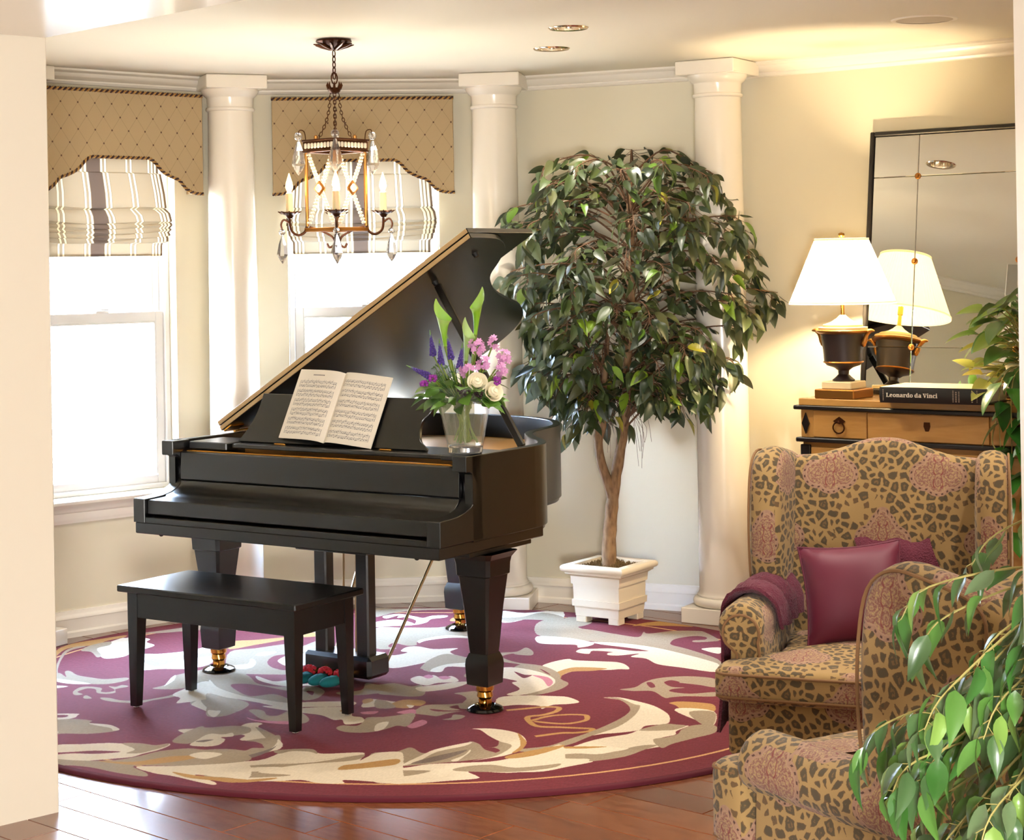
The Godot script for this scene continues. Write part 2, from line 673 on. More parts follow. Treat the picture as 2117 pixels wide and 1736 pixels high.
func make_materials() -> void:
	M.wall = mat(Color(0.87, 0.84, 0.75), 0.75)
	M.trim = mat(Color(0.93, 0.905, 0.86), 0.32)
	M.column = mat(Color(0.93, 0.90, 0.845), 0.22)
	M.ceiling = mat(Color(0.89, 0.86, 0.79), 0.8)
	M.soffit = mat(Color(0.93, 0.905, 0.86), 0.16)
	M.pier = mat(Color(0.915, 0.885, 0.82), 0.35)
	M.vinyl = mat(Color(0.90, 0.90, 0.90), 0.35)
	var g := mat(Color(1, 1, 1, 0.04), 0.0)
	g.transparency = BaseMaterial3D.TRANSPARENCY_ALPHA
	M.pane = g
	M.outside = mat(Color(0.93, 0.93, 0.93), 0.9)
	M.outside_grey = mat(Color(0.66, 0.70, 0.74), 0.7)
	# floor boards: three tones of the same red-brown wood
	var boards := []
	for k in 4:
		var a := Color(0.385 + 0.025 * k, 0.195 + 0.02 * k, 0.095 + 0.012 * k)
		var tx := noise_tex(0.012, [[0.0, a.darkened(0.22)], [0.45, a], [0.7, a.lightened(0.06)], [1.0, a.darkened(0.10)]], 512, FastNoiseLite.TYPE_SIMPLEX_SMOOTH, 20 + k, 5)
		var b := tri_mat(tx, Vector3(0.9, 6.0, 6.0), 0.26)
		b.heightmap_enabled = false
		b.clearcoat_enabled = true
		b.clearcoat = 0.5
		b.clearcoat_roughness = 0.12
		boards.append(b)
	M.boards = boards
	M.subfloor = mat(Color(0.22, 0.10, 0.05), 0.6)
	var r := mat(Color.WHITE, 1.0)
	r.albedo_texture = tex(rug_picture())
	r.texture_repeat = false
	r.heightmap_enabled = true
	r.heightmap_scale = 0.12
	r.heightmap_texture = noise_tex(0.35, [], 512, FastNoiseLite.TYPE_SIMPLEX, 2, 2)
	M.rug = r
	M.rug_edge = mat(Color(0.31, 0.05, 0.115), 1.0)
	var pb := mat(Color(0.016, 0.015, 0.017), 0.34)
	pb.clearcoat_enabled = true
	pb.clearcoat = 0.35
	pb.clearcoat_roughness = 0.2
	M.ebony = pb
	M.bench = mat(Color(0.018, 0.014, 0.013), 0.3)
	M.lid_edge = mat(Color(0.72, 0.60, 0.42), 0.4)
	M.gold_plate = mat(Color(0.80, 0.58, 0.26), 0.35, 0.7)
	M.tan_wood = mat(Color(0.68, 0.50, 0.28), 0.5)
	M.brass = mat(Color(0.83, 0.60, 0.27), 0.22, 1.0)
	M.pale_brass = mat(Color(0.82, 0.74, 0.58), 0.3, 1.0)
	M.steel = mat(Color(0.8, 0.8, 0.8), 0.25, 1.0)
	M.rubber = mat(Color(0.02, 0.02, 0.02), 0.6)
	var cg := mat(Color(0.02, 0.02, 0.022), 0.06)
	M.caster_cup = cg
	M.page_a = mat(Color.WHITE, 0.8)
	M.page_a.albedo_texture = tex(music_page(3, true))
	M.page_b = mat(Color.WHITE, 0.8)
	M.page_b.albedo_texture = tex(music_page(8, false))
	M.paper = mat(Color(0.92, 0.89, 0.82), 0.85)
	var vc := mat(Color.WHITE, 0.85)
	vc.albedo_texture = tex(valance_cloth())
	vc.uv1_scale = Vector3(1.0 / 0.085, 1.0 / 0.12, 1)
	M.valance = vc
	M.cord_dark = mat(Color(0.20, 0.075, 0.06), 0.7)
	M.cord_gold = mat(Color(0.62, 0.46, 0.22), 0.6)
	var bl := mat(Color.WHITE, 0.9)
	bl.albedo_texture = tex(stripe_cloth())
	bl.backlight_enabled = true
	bl.backlight = Color(0.42, 0.42, 0.42)
	M.blind = bl
	M.bronze = mat(Color(0.30, 0.165, 0.08), 0.4, 0.85)
	M.old_gold = mat(Color(0.62, 0.42, 0.20), 0.35, 0.9)
	M.bead = mat(Color(0.92, 0.88, 0.80), 0.12)
	var cr := mat(Color(0.97, 0.97, 0.98, 0.06), 0.02)
	cr.refraction_enabled = true
	cr.refraction_scale = 0.05
	M.crystal = cr
	M.candle = mat(Color(0.93, 0.86, 0.68), 0.5)
	M.candle.subsurf_scatter_enabled = true
	M.candle.subsurf_scatter_strength = 0.3
	var bulb := mat(Color(1, 0.9, 0.7), 0.4)
	bulb.emission_enabled = true
	bulb.emission = Color(1.0, 0.80, 0.50)
	bulb.emission_energy_multiplier = 14.0
	M.bulb = bulb
	var sh := mat(Color(0.96, 0.92, 0.82), 0.9)
	sh.backlight_enabled = true
	sh.backlight = Color(1, 0.97, 0.9)
	sh.emission_enabled = true
	sh.emission = Color(1.0, 0.89, 0.70)
	sh.emission_energy_multiplier = 0.35
	M.shade = sh
	M.urn_dark = mat(Color(0.17, 0.125, 0.12), 0.4, 0.2)
	M.urn_cream = mat(Color(0.86, 0.78, 0.60), 0.35)
	var sat := noise_tex(0.008, [[0.0, Color(0.64, 0.46, 0.235)], [0.5, Color(0.70, 0.52, 0.28)], [1.0, Color(0.67, 0.485, 0.25)]], 512, FastNoiseLite.TYPE_SIMPLEX_SMOOTH, 31, 5)
	M.satinwood = tri_mat(sat, Vector3(0.8, 5.0, 5.0), 0.32)
	M.satin_top = tri_mat(sat, Vector3(0.8, 5.0, 5.0), 0.25)
	M.black_wood = mat(Color(0.06, 0.035, 0.025), 0.35)
	var mr := mat(Color(0.93, 0.93, 0.90), 0.0, 1.0)
	M.mirror = mr
	M.book_cover = mat(Color(0.055, 0.05, 0.05), 0.35)
	M.lettering = mat(Color(0.90, 0.86, 0.78), 0.6)
	M.lettering_dim = mat(Color(0.55, 0.48, 0.42), 0.6)
	var cl := mat(Color.WHITE, 0.9)
	cl.albedo_texture = tex(chair_cloth())
	cl.uv1_scale = Vector3(1.0 / 0.345, 1.0 / 0.41, 1)
	cl.uv1_offset = Vector3(0, 0.83, 0)
	cl.rim_enabled = true
	cl.rim = 0.2
	M.cloth = cl
	M.piping = mat(Color(0.46, 0.33, 0.20), 0.85)
	var pl := mat(Color(0.36, 0.05, 0.17), 0.55)
	pl.rim_enabled = true
	pl.rim = 0.5
	M.pillow = pl
	var th := mat(Color(0.34, 0.11, 0.18), 1.0)
	th.rim_enabled = true
	th.rim = 0.7
	th.heightmap_enabled = true
	th.heightmap_scale = 0.5
	th.heightmap_texture = noise_tex(0.12, [], 256, FastNoiseLite.TYPE_CELLULAR, 4, 2)
	th.uv1_triplanar = true
	th.uv1_scale = Vector3(6, 6, 6)
	M.throw = th
	M.cream_pot = mat(Color(0.86, 0.81, 0.72), 0.6)
	M.moss = mat(Color(0.42, 0.33, 0.19), 1.0)
	M.bark = tri_mat(noise_tex(0.02, [[0.0, Color(0.33, 0.24, 0.16)], [0.5, Color(0.52, 0.40, 0.28)], [1.0, Color(0.60, 0.49, 0.36)]], 256, FastNoiseLite.TYPE_SIMPLEX_SMOOTH, 6, 4), Vector3(9, 2.5, 9), 0.85)
	M.twig = mat(Color(0.36, 0.25, 0.16), 0.8)
	M.green_twig = mat(Color(0.60, 0.56, 0.32), 0.6)
	M.root = mat(Color(0.40, 0.30, 0.22), 0.9)
	var leafs := [Color(0.165, 0.215, 0.10), Color(0.215, 0.27, 0.115), Color(0.115, 0.175, 0.11), Color(0.27, 0.285, 0.15), Color(0.42, 0.53, 0.12), Color(0.30, 0.42, 0.12), Color(0.57, 0.54, 0.14)]
	M.leaf = []
	for c in leafs:
		M.leaf.append(leaf_mat(c, 0.42, 0.25))
	M.fig = []
	for c in [Color(0.20, 0.38, 0.15), Color(0.30, 0.47, 0.20), Color(0.25, 0.37, 0.21), Color(0.45, 0.58, 0.27), Color(0.34, 0.43, 0.29)]:
		M.fig.append(leaf_mat(c, 0.28, 0.35))
	M.pothos = []
	for c in [Color(0.13, 0.35, 0.09), Color(0.19, 0.42, 0.11), Color(0.42, 0.55, 0.16), Color(0.62, 0.62, 0.24)]:  # last tone has lamp light painted into the green
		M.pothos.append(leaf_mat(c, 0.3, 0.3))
	M.stem_green = mat(Color(0.42, 0.50, 0.16), 0.5)
	M.calla = leaf_mat(Color(0.47, 0.68, 0.10), 0.4, 0.5)
	M.calla_pale = leaf_mat(Color(0.62, 0.75, 0.45), 0.4, 0.5)
	M.violet = mat(Color(0.30, 0.22, 0.52), 0.8)
	M.magenta = mat(Color(0.55, 0.18, 0.58), 0.8)
	M.lilac = leaf_mat(Color(0.80, 0.56, 0.76), 0.8, 0.4)
	M.rose = leaf_mat(Color(0.93, 0.90, 0.80), 0.7, 0.4)
	M.berry = mat(Color(0.16, 0.09, 0.10), 0.7)
	M.bouquet_leaf = leaf_mat(Color(0.30, 0.46, 0.13), 0.5, 0.3)
	M.bouquet_dark = leaf_mat(Color(0.20, 0.34, 0.12), 0.5, 0.3)
	var vs := mat(Color(0.93, 0.97, 0.94, 0.025), 0.02)
	vs.transparency = BaseMaterial3D.TRANSPARENCY_ALPHA
	vs.cull_mode = BaseMaterial3D.CULL_DISABLED
	M.vase = vs
	var wt := mat(Color(0.80, 0.84, 0.55, 0.05), 0.02)
	wt.transparency = BaseMaterial3D.TRANSPARENCY_ALPHA
	wt.cull_mode = BaseMaterial3D.CULL_DISABLED
	M.water = wt
	M.teal = mat(Color(0.03, 0.40, 0.42), 0.95)
	M.red_wool = mat(Color(0.66, 0.10, 0.14), 1.0)
	M.red_bead = mat(Color(0.62, 0.04, 0.05), 0.2)
	M.dish = mat(Color(0.85, 0.70, 0.55), 0.25)
	M.chrome = mat(Color(0.86, 0.80, 0.72), 0.12, 1.0)
	M.grille = mat(Color(0.80, 0.76, 0.70), 0.7)
	M.leg_wood = mat(Color(0.14, 0.07, 0.04), 0.4)

func leaf_mat(c: Color, rough: float, back: float) -> StandardMaterial3D:
	var m := mat(c, rough)
	m.cull_mode = BaseMaterial3D.CULL_DISABLED
	m.backlight_enabled = true
	m.backlight = Color(back, back, back * 0.8)
	return m

func rug_marks(im: Image) -> void:
	rug_mark(im, 2, 0, [-131,-101,-140,-94,-150,-85,-154,-73,-152,-57,-149,-46,-151,-60,-150,-74,-143,-79,-139,-81,-136,-90,-130,-97])
	rug_mark(im, 0, 0, [-143,-78,-148,-69,-147,-51,-144,-33,-142,-25,-145,-33,-148,-50,-150,-69,-147,-78])
	rug_mark(im, 1, 0, [-140,-74,-137,-79,-134,-88,-131,-95,-129,-95,-126,-97,-118,-92,-118,-85,-113,-77,-119,-65,-122,-55,-129,-52,-134,-62])
	rug_mark(im, 0, 0, [-143,-69,-142,-79,-135,-88,-133,-80,-137,-73,-132,-59,-133,-55,-138,-66])
	rug_mark(im, 1, 0, [-116,-58,-107,-60,-96,-65,-87,-73,-82,-41,-89,-30,-101,-30,-110,-30])
	rug_mark(im, 0, 0, [-112,-47,-102,-53,-85,-62,-84,-55,-97,-46,-104,-35])
	rug_mark(im, 0, 0, [-125,-104,-113,-113,-103,-120,-88,-131,-84,-109,-99,-110,-115,-105])
	rug_mark(im, 0, 0, [-140,-28,-138,-29,-133,-21,-126,-16,-120,-13,-112,-15,-111,-10,-117,-4,-127,-5,-135,-8,-141,-12,-144,-25,-141,-25,-137,-18])
	rug_mark(im, 1, 0, [-142,-16,-134,-12,-124,-5,-131,-5,-138,-9])
	rug_mark(im, 1, 0, [-138,-3,-132,-1,-137,2])
	rug_mark(im, 0, 0, [-128,8,-127,1,-123,0,-118,3,-117,9,-114,10,-112,7,-116,0,-113,1,-111,-2,-108,1,-112,5,-111,11,-114,13,-118,11,-120,5,-123,3,-125,5,-126,9,-123,13,-126,14])
	rug_mark(im, 0, 0, [-122,16,-121,15,-118,20,-121,20])
	rug_mark(im, 0, 0, [-115,19,-111,20,-106,24,-99,25,-94,22,-88,16,-84,4,-82,12,-87,20,-94,25,-98,29,-107,27,-113,23])
	rug_mark(im, 0, 0, [-98,5,-94,-1,-94,-13,-92,-19,-80,-29,-73,-12,-75,0,-86,6,-91,7])
	rug_mark(im, 1, 0, [-94,-1,-94,-13,-93,-18,-92,-8,-94,2])
	rug_mark(im, 1, 0, [-88,16,-84,4,-79,-6,-71,4,-71,25,-80,29,-84,30,-84,22])
	rug_mark(im, 0, 0, [-79,30,-74,25,-68,21,-57,31,-57,41,-61,48,-65,50,-71,42])
	rug_mark(im, 1, 0, [-78,32,-76,25,-74,31,-68,45,-66,46,-66,51,-71,43,-76,36])
	rug_mark(im, 0, 0, [-78,-61,-68,-68,-55,-76,-49,-70,-41,-84,-38,-58,-42,-58,-44,-48,-42,-38,-45,-32,-49,-29,-55,-41,-54,-51,-53,-54,-58,-51,-59,-39,-55,-28,-49,-24,-48,-16,-53,-16,-60,-17,-68,-19,-74,-27])
	rug_mark(im, 1, 0, [-48,-70,-44,-70,-45,-61,-47,-59])
	rug_mark(im, 1, 0, [-55,-41,-54,-51,-38,-60,-43,-55,-43,-43,-42,-35,-45,-30,-49,-30])
	rug_mark(im, 4, 0, [-58,-38,-56,-51,-53,-52,-55,-44,-54,-36,-49,-30,-49,-24,-53,-26])
	rug_mark(im, 1, 0, [-66,-54,-64,-60,-58,-60,-59,-55,-63,-52])
	rug_mark(im, 1, 0, [-74,-34,-67,-37,-67,-47,-64,-41,-64,-30,-69,-27])
	rug_mark(im, 2, 0, [-81,-83,-70,-86,-57,-91,-57,-86,-69,-75,-79,-67])
	rug_mark(im, 0, 0, [-89,-126,-79,-120,-69,-113,-81,-108,-86,-109])
	rug_mark(im, 1, 0, [-66,-110,-60,-108,-52,-108,-44,-115,-43,-103,-51,-99,-59,-100,-63,-103])
	rug_mark(im, 2, 0, [-51,-97,-43,-100,-42,-93,-50,-90])
	rug_mark(im, 0, 0, [-78,-15,-70,-24,-63,-14,-58,-1,-51,5,-44,7,-44,13,-54,5,-62,0,-68,1,-63,13,-57,21,-49,18,-42,27,-41,34,-54,31,-65,22,-73,12])
	rug_mark(im, 1, 0, [-78,-9,-73,4,-66,14,-56,24,-41,33,-36,32,-18,32,-18,39,-35,40,-43,40,-56,29,-69,20,-75,8])
	rug_mark(im, 1, 0, [-60,-14,-52,-4,-46,-5,-40,2,-32,-2,-34,5,-39,5,-44,6,-51,2,-58,-6])
	rug_mark(im, 0, 0, [-39,8,-34,7,-30,14,-30,20,-32,27,-37,28])
	rug_mark(im, 4, 0, [-37,14,-34,15,-34,21])
	rug_mark(im, 0, 0, [-75,15,-66,23,-60,30,-58,41,-62,51,-69,51,-72,32])
	rug_mark(im, 1, 0, [-70,42,-67,43,-65,44,-66,53,-69,48])
	rug_mark(im, 0, 0, [-55,43,-52,42,-49,45,-47,51,-43,52,-39,43,-34,50,-31,58,-32,64,-37,64,-43,62,-49,56,-52,50])
	rug_mark(im, 3, 0, [-54,54,-50,58,-44,60,-37,61,-37,65,-45,63,-52,58])
	rug_mark(im, 1, 0, [-51,37,-40,39,-35,41,-27,40,-17,42,-16,54,-12,57,-11,64,-17,67,-19,60,-22,60,-27,53,-34,49,-42,44])
	rug_mark(im, 2, 0, [-21,46,-18,42,-17,47,-20,48])
	rug_mark(im, 0, 0, [-20,72,-18,68,-13,69,-11,63,-10,57,-3,57,0,56,6,61,1,70,-5,77,-11,79,-17,77])
	rug_mark(im, 1, 0, [-7,66,-2,63,-3,66,-6,69])
	rug_mark(im, 1, 0, [-13,42,-13,33,-10,29,-1,34,5,34,5,44,-4,40])
	rug_mark(im, 2, 0, [-14,30,-11,28,-10,32,-13,36])
	rug_mark(im, 3, 0, [-13,49,-7,48,-8,52,-12,52])
	rug_mark(im, 0, 0, [-10,7,-4,3,3,9,7,7,9,18,8,25,3,26,-4,23,-9,20])
	rug_mark(im, 0, 0, [-25,17,-16,14,-15,2,-10,5,-3,4,-2,21,-9,20,-14,22,-22,22])
	rug_mark(im, 1, 0, [2,-4,5,-9,8,-7,11,-10,14,-5,18,-8,21,-1,20,3,13,4,9,8,4,3])
	rug_mark(im, 1, 0, [5,11,13,7,20,3,25,3,23,9,17,15,8,18])
	rug_mark(im, 3, 0, [7,-8,9,-11,11,-7,9,-4])
	rug_mark(im, 3, 0, [13,-7,16,-8,18,-5,16,-2,14,-3])
	rug_mark(im, 2, 0, [-3,38,1,31,8,32,10,36,8,41,3,39,4,44,-1,43])
	rug_mark(im, 0, 0, [-9,30,-4,34,-1,43,-8,43])
	rug_mark(im, 0, 0, [0,50,6,48,10,40,20,39,26,36,29,33,30,51,25,50,19,53,15,57,11,55,7,53])
	rug_mark(im, 3, 0, [0,50,6,46,7,53,3,53])
	rug_mark(im, 4, 0, [12,46,19,49,23,48,19,44,22,41,23,46,27,48,25,50,15,50])
	rug_mark(im, 0, 0, [-7,60,0,55,6,52,7,58,5,71,1,70,-6,77])
	rug_mark(im, 1, 0, [-6,67,-2,64,-3,74,-6,77])
	rug_mark(im, 3, 0, [5,71,7,66,10,62,12,66,10,71,7,74])
	rug_mark(im, 0, 0, [17,62,20,60,21,55,25,57,24,61,21,63])
	rug_mark(im, 0, 0, [-24,-156,-14,-155,-1,-154,16,-154,17,-150,-1,-149,-13,-144,-22,-134])
	rug_mark(im, 1, 0, [-18,-136,-11,-141,-3,-134,1,-130,5,-135,12,-135,11,-130,5,-127,3,-119,-2,-114,-2,-124,-7,-132,-11,-131,-11,-137,-16,-130])
	rug_mark(im, 1, 0, [-21,-121,-13,-127,-7,-124,-2,-114,-11,-112,-20,-111])
	rug_mark(im, 0, 0, [-20,-107,-7,-108,9,-107,18,-114,24,-103,24,-82,14,-85,4,-82,1,-75,1,-69,-3,-68,-9,-74,-11,-67,-7,-63,-11,-61,-17,-67])
	rug_mark(im, 1, 0, [2,-80,13,-89,24,-84,14,-83,5,-78,2,-73])
	rug_mark(im, 2, 0, [14,-127,17,-133,18,-122,14,-121])
	rug_mark(im, 1, 0, [-5,-57,-3,-65,2,-66,9,-60,19,-61,16,-54,20,-45,26,-39,26,-24,16,-25,14,-16,10,-16,6,-21,7,-33,3,-30,-6,-24,-14,-32,-15,-49,-7,-49,-2,-54])
	rug_mark(im, 0, 0, [5,-24,8,-39,15,-50,26,-38,26,-33,16,-30,10,-22,9,-16,6,-21])
	rug_mark(im, 1, 0, [37,-144,48,-138,65,-143,64,-118,50,-123,42,-116,37,-118])
	rug_mark(im, 0, 0, [37,-127,46,-128,56,-138,65,-128,64,-118,48,-122,41,-116])
	rug_mark(im, 0, 0, [53,-111,60,-123,69,-120,72,-101,78,-95,89,-84,97,-78,100,-89,102,-85,113,-90,124,-89,127,-85,131,-69,128,-66,120,-65,120,-69,125,-70,126,-75,121,-78,113,-73,110,-66,110,-60,116,-51,126,-31,125,-18,115,-36,105,-48,95,-58,84,-66,74,-72,62,-79,53,-87])
	rug_mark(im, 1, 0, [53,-83,63,-81,71,-75,77,-67,75,-61,70,-58,69,-64,58,-66,53,-70])
	rug_mark(im, 1, 0, [69,-49,71,-55,76,-55,84,-55,94,-49,109,-46,125,-22,123,-7,110,-16,101,-23,97,-34,91,-38,95,-44,87,-41,82,-42,82,-46,84,-48,76,-51,74,-45])
	rug_mark(im, 1, 0, [76,-69,88,-66,102,-56,115,-39,125,-23,121,-24,108,-39,95,-53,81,-63])
	rug_mark(im, 2, 0, [96,-103,103,-110,114,-112,123,-99,114,-101,102,-103])
	rug_mark(im, 0, 0, [68,-126,78,-117,76,-107,67,-100,59,-100])
	rug_mark(im, 1, 0, [122,-52,130,-53,128,-41,123,-47])
	rug_mark(im, 0, 0, [43,-20,47,-28,52,-21,56,-9,59,-5,62,3,64,9,60,19,51,27,45,24,50,20,56,10,58,2,56,-6,52,-11])
	rug_mark(im, 1, 0, [54,-22,58,-30,65,-36,68,-33,79,-30,85,-28,88,-23,89,-15,85,-15,81,-14,73,-14,66,-12,62,-6,61,-3,57,-9])
	rug_mark(im, 2, 0, [59,-8,62,-15,68,-20,80,-17,75,-13,66,-12,62,-6,61,0])
	rug_mark(im, 0, 0, [36,-49,44,-52,48,-60,51,-51,50,-44,44,-46,42,-48,38,-42,44,-31,54,-24,60,-12,61,-1,59,-1,54,-17,44,-28,36,-35])
	rug_mark(im, 1, 0, [36,-19,42,-22,51,-15,57,-5,59,5,56,15,50,23,44,27,40,25,45,17,42,6,44,3,38,-3,36,-5])
	rug_mark(im, 3, 0, [50,-7,56,-3,58,6,56,13,54,1])
	rug_mark(im, 4, 0, [43,-14,47,-8,50,-7,47,-2,45,-6])
	rug_mark(im, 0, 0, [23,-7,24,-13,27,-15,27,-2,25,-4])
	rug_mark(im, 0, 0, [20,22,24,20,29,20,30,39,24,38,25,31,23,25])
	rug_mark(im, 1, 0, [37,30,47,27,57,29,63,31,67,39,63,42,57,43,53,49,52,44,44,42,37,43])
	rug_mark(im, 2, 15, [40,50,47,48,53,46,59,47,58,53,53,58,48,60,48,66,51,74,59,76,67,78,70,79,69,82,64,84,59,84,50,88])
	rug_mark(im, 2, 13, [49,66,55,60,62,58,68,59,69,62,68,67,62,71,56,70,50,67])
	rug_mark(im, 0, 0, [83,20,89,17,93,9,98,3,105,0,113,0,121,5,120,19,114,15,107,11,101,9,103,17,108,19,103,21,102,25,109,29,119,27,118,34,108,33,102,34,99,35,96,25,93,23,88,23])
	rug_mark(im, 4, 0, [94,10,96,9,97,16,95,18])
	rug_mark(im, 4, 0, [101,9,104,6,107,10,103,11])
	rug_mark(im, 2, 0, [100,43,104,41,111,43,116,47,115,57,109,56,104,54,102,47])
	rug_mark(im, 1, 0, [101,55,105,51,115,57,113,76,109,76,108,71])
	rug_mark(im, 0, 0, [106,57,115,58,112,78,108,73])
	rug_mark(im, 1, 0, [76,33,82,33,88,39,94,47,98,59,98,69,96,74,89,76,86,82,79,85,74,86,69,87,80,68,85,57,85,45,82,37])
	rug_mark(im, 0, 0, [76,33,82,34,87,44,89,47,86,61,79,77,69,89,61,100,49,108,43,105,54,101,61,93,70,82,79,68,84,57,85,48,82,37])
	rug_mark(im, 1, 0, [70,94,82,87,86,82,96,74,100,77,104,77,99,84,98,89,92,94,92,102,92,104,87,107,79,113,69,119,68,122,60,127,52,132,43,132,41,128,45,121,55,111])
	rug_mark(im, 0, 0, [86,82,95,74,100,75,103,77,99,82,94,83])
	rug_mark(im, 0, 0, [99,88,101,82,106,76,113,77,112,87,104,94,96,101,92,106,90,95,95,92])
	rug_mark(im, 0, 0, [55,114,63,111,72,112,84,103,91,102,86,108,79,116,68,121,67,118,60,117])
	rug_mark(im, 1, 0, [50,113,61,103,75,102,81,106,72,111,60,111,55,115,50,121])
	rug_mark(im, 2, 0, [52,103,61,102,74,103,66,105,58,104])
	rug_mark(im, 0, 0, [-5,107,3,105,7,100,9,101,12,107,15,106,18,101,26,96,28,93,31,97,33,104,37,109,37,113,26,118,18,120,7,123,-3,125])
	rug_mark(im, 1, 0, [6,122,12,110,17,102,28,94,26,99,17,106,11,118])
	rug_mark(im, 5, 0, [9,120,16,112,27,104,22,113,15,119])
	rug_mark(im, 1, 0, [22,117,26,111,28,104,28,107,26,113,24,118])
	rug_mark(im, 0, 0, [33,103,37,100,38,93,42,99,41,105,37,113,35,111,38,106,36,102])
	rug_mark(im, 1, 0, [28,76,34,76,40,79,45,85,47,95,45,104,41,111,35,115,29,118,37,112,42,100,38,94,34,86,31,78])
	rug_mark(im, 2, 0, [44,83,46,90,47,97,45,106,42,109,45,99])
	rug_mark(im, 1, 0, [-3,126,7,125,15,121,26,120,38,118,52,106,59,100,59,124,55,129,49,131,41,133,32,131,28,131,31,136,31,139,22,141,13,143,5,143,-2,140])
	rug_mark(im, 0, 0, [23,129,26,125,35,123,43,127,52,125,58,123,55,128,43,132,30,131])
	rug_mark(im, 0, 0, [-1,128,7,128,16,129,10,134,3,135])
	rug_mark(im, 2, 0, [40,113,46,108,59,100,58,104,49,113,41,116])
	rug_mark(im, 1, 0, [-58,115,-42,113,-35,103,-30,100,-24,104,-20,106,-9,105,-7,108,-8,115,-6,111,-3,106,4,105,6,110,7,129,8,143,0,141,-11,138,-11,142,-19,141,-25,137,-32,138,-42,138,-47,138,-55,132])
	rug_mark(im, 0, 0, [-38,101,-31,99,-25,100,-23,106,-26,103,-32,102,-36,105])
	rug_mark(im, 0, 0, [-40,127,-27,119,-13,116,-8,113,-7,108,-10,109,-22,116,-33,118,-44,119,-57,122,-55,135,-48,134,-34,133,-29,131])
	rug_mark(im, 2, 0, [-53,133,-45,136,-33,134,-36,137,-44,139,-52,135])
	rug_mark(im, 2, 0, [-13,121,-8,119,4,114,4,121,-7,125,-14,126])
	rug_mark(im, 1, 0, [-56,126,-51,126,-47,131,-52,132,-56,130])
	rug_mark(im, 1, 0, [-49,123,-38,121,-30,123,-35,126,-46,126])
	rug_mark(im, 0, 0, [-57,122,-44,119,-28,116,-10,109,-22,114,-39,119,-53,121])
	rug_mark(im, 0, 0, [-61,99,-53,98,-48,100,-46,97,-42,97,-43,93,-46,89,-50,87,-49,84,-43,84,-39,80,-37,92,-37,99,-41,104,-46,109,-51,113,-59,112])
	rug_mark(im, 1, 0, [-76,71,-70,69,-64,68,-56,69,-53,63,-49,62,-47,64,-48,68,-43,76,-38,87,-36,94,-37,100,-42,102,-39,95,-39,89,-43,84,-50,87,-52,85,-51,80,-56,78,-62,79,-68,80])
	rug_mark(im, 0, 0, [-49,68,-43,76,-39,84,-39,96,-42,102,-42,97,-43,93,-42,88,-45,79])
	rug_mark(im, 5, 0, [-50,110,-44,104,-39,97,-38,92,-39,100,-43,108,-47,111])
	rug_mark(im, 1, 0, [-60,101,-55,103,-50,103,-52,107,-59,110])
	rug_mark(im, 0, 0, [-75,87,-74,78,-70,68,-68,66,-66,68,-57,66,-51,69,-50,76,-55,80,-62,79,-66,86,-68,89,-70,90])
	rug_mark(im, 1, 0, [-68,92,-67,86,-64,77,-59,78,-56,76,-55,81,-59,82,-57,85,-58,92,-62,94])
	rug_mark(im, 5, 0, [-67,87,-64,85,-61,85,-64,88])
	rug_mark(im, 1, 0, [-115,90,-106,88,-97,87,-92,88,-86,88,-80,91,-76,89,-75,92,-78,98,-82,102,-85,106,-92,108,-100,110,-110,111])
	rug_mark(im, 0, 0, [-92,88,-86,88,-80,91,-76,89,-76,93,-80,98,-83,101,-88,101,-86,96])
	rug_mark(im, 4, 0, [-113,99,-106,98,-99,97,-90,99,-98,101,-106,100,-112,101])
	rug_mark(im, 0, 0, [-111,107,-103,109,-92,110,-84,106,-77,99,-68,96,-62,98,-53,98,-46,106,-45,113,-56,117,-67,118,-82,117,-76,126,-76,130,-86,125,-96,118,-105,115,-106,118,-109,115])
	rug_mark(im, 2, 0, [-95,110,-83,112,-72,106,-61,106,-68,112,-79,116,-88,114])
	rug_mark(im, 1, 0, [-66,105,-62,101,-55,104,-60,110])
	rug_mark(im, 1, 0, [-81,118,-67,118,-50,116,-44,118,-42,134,-51,132,-60,129,-52,138,-52,141,-58,137,-67,130,-74,126])
	rug_mark(im, 2, 0, [-68,125,-59,130,-47,134,-42,136,-46,139,-53,136,-62,132])
	rug_mark(im, 0, 0, [-124,53,-117,52,-110,55,-110,58,-103,61,-99,65,-97,69,-100,72,-107,74,-115,73,-120,72])
	rug_mark(im, 1, 0, [-110,59,-103,61,-99,65,-97,69,-99,70,-101,66,-107,62])
	rug_mark(im, 1, 0, [-127,44,-118,44,-117,46,-118,51,-125,52])
	rug_mark(im, 4, 0, [-126,46,-121,46,-121,49,-125,49])
	rug_mark(im, 1, 0, [-121,67,-118,71,-119,73])

# ---------------------------------------------------------------- the room
const CEIL := 2.555
var WF := {}       # wall frames: x along the wall, y up, z into the room

func wp(k: String, s: float, h: float, z := 0.0) -> Vector3:
	return WF[k] * Vector3(s, h, z)

func wall_panels(k: String, list: Array) -> MB:
	var b := MB.new()
	b.xf = WF[k]
	for q in list:
		b.box(Vector3((q[0] + q[1]) / 2, (q[2] + q[3]) / 2, -0.075), Vector3(q[1] - q[0], q[3] - q[2], 0.15), 0.0)
	return b

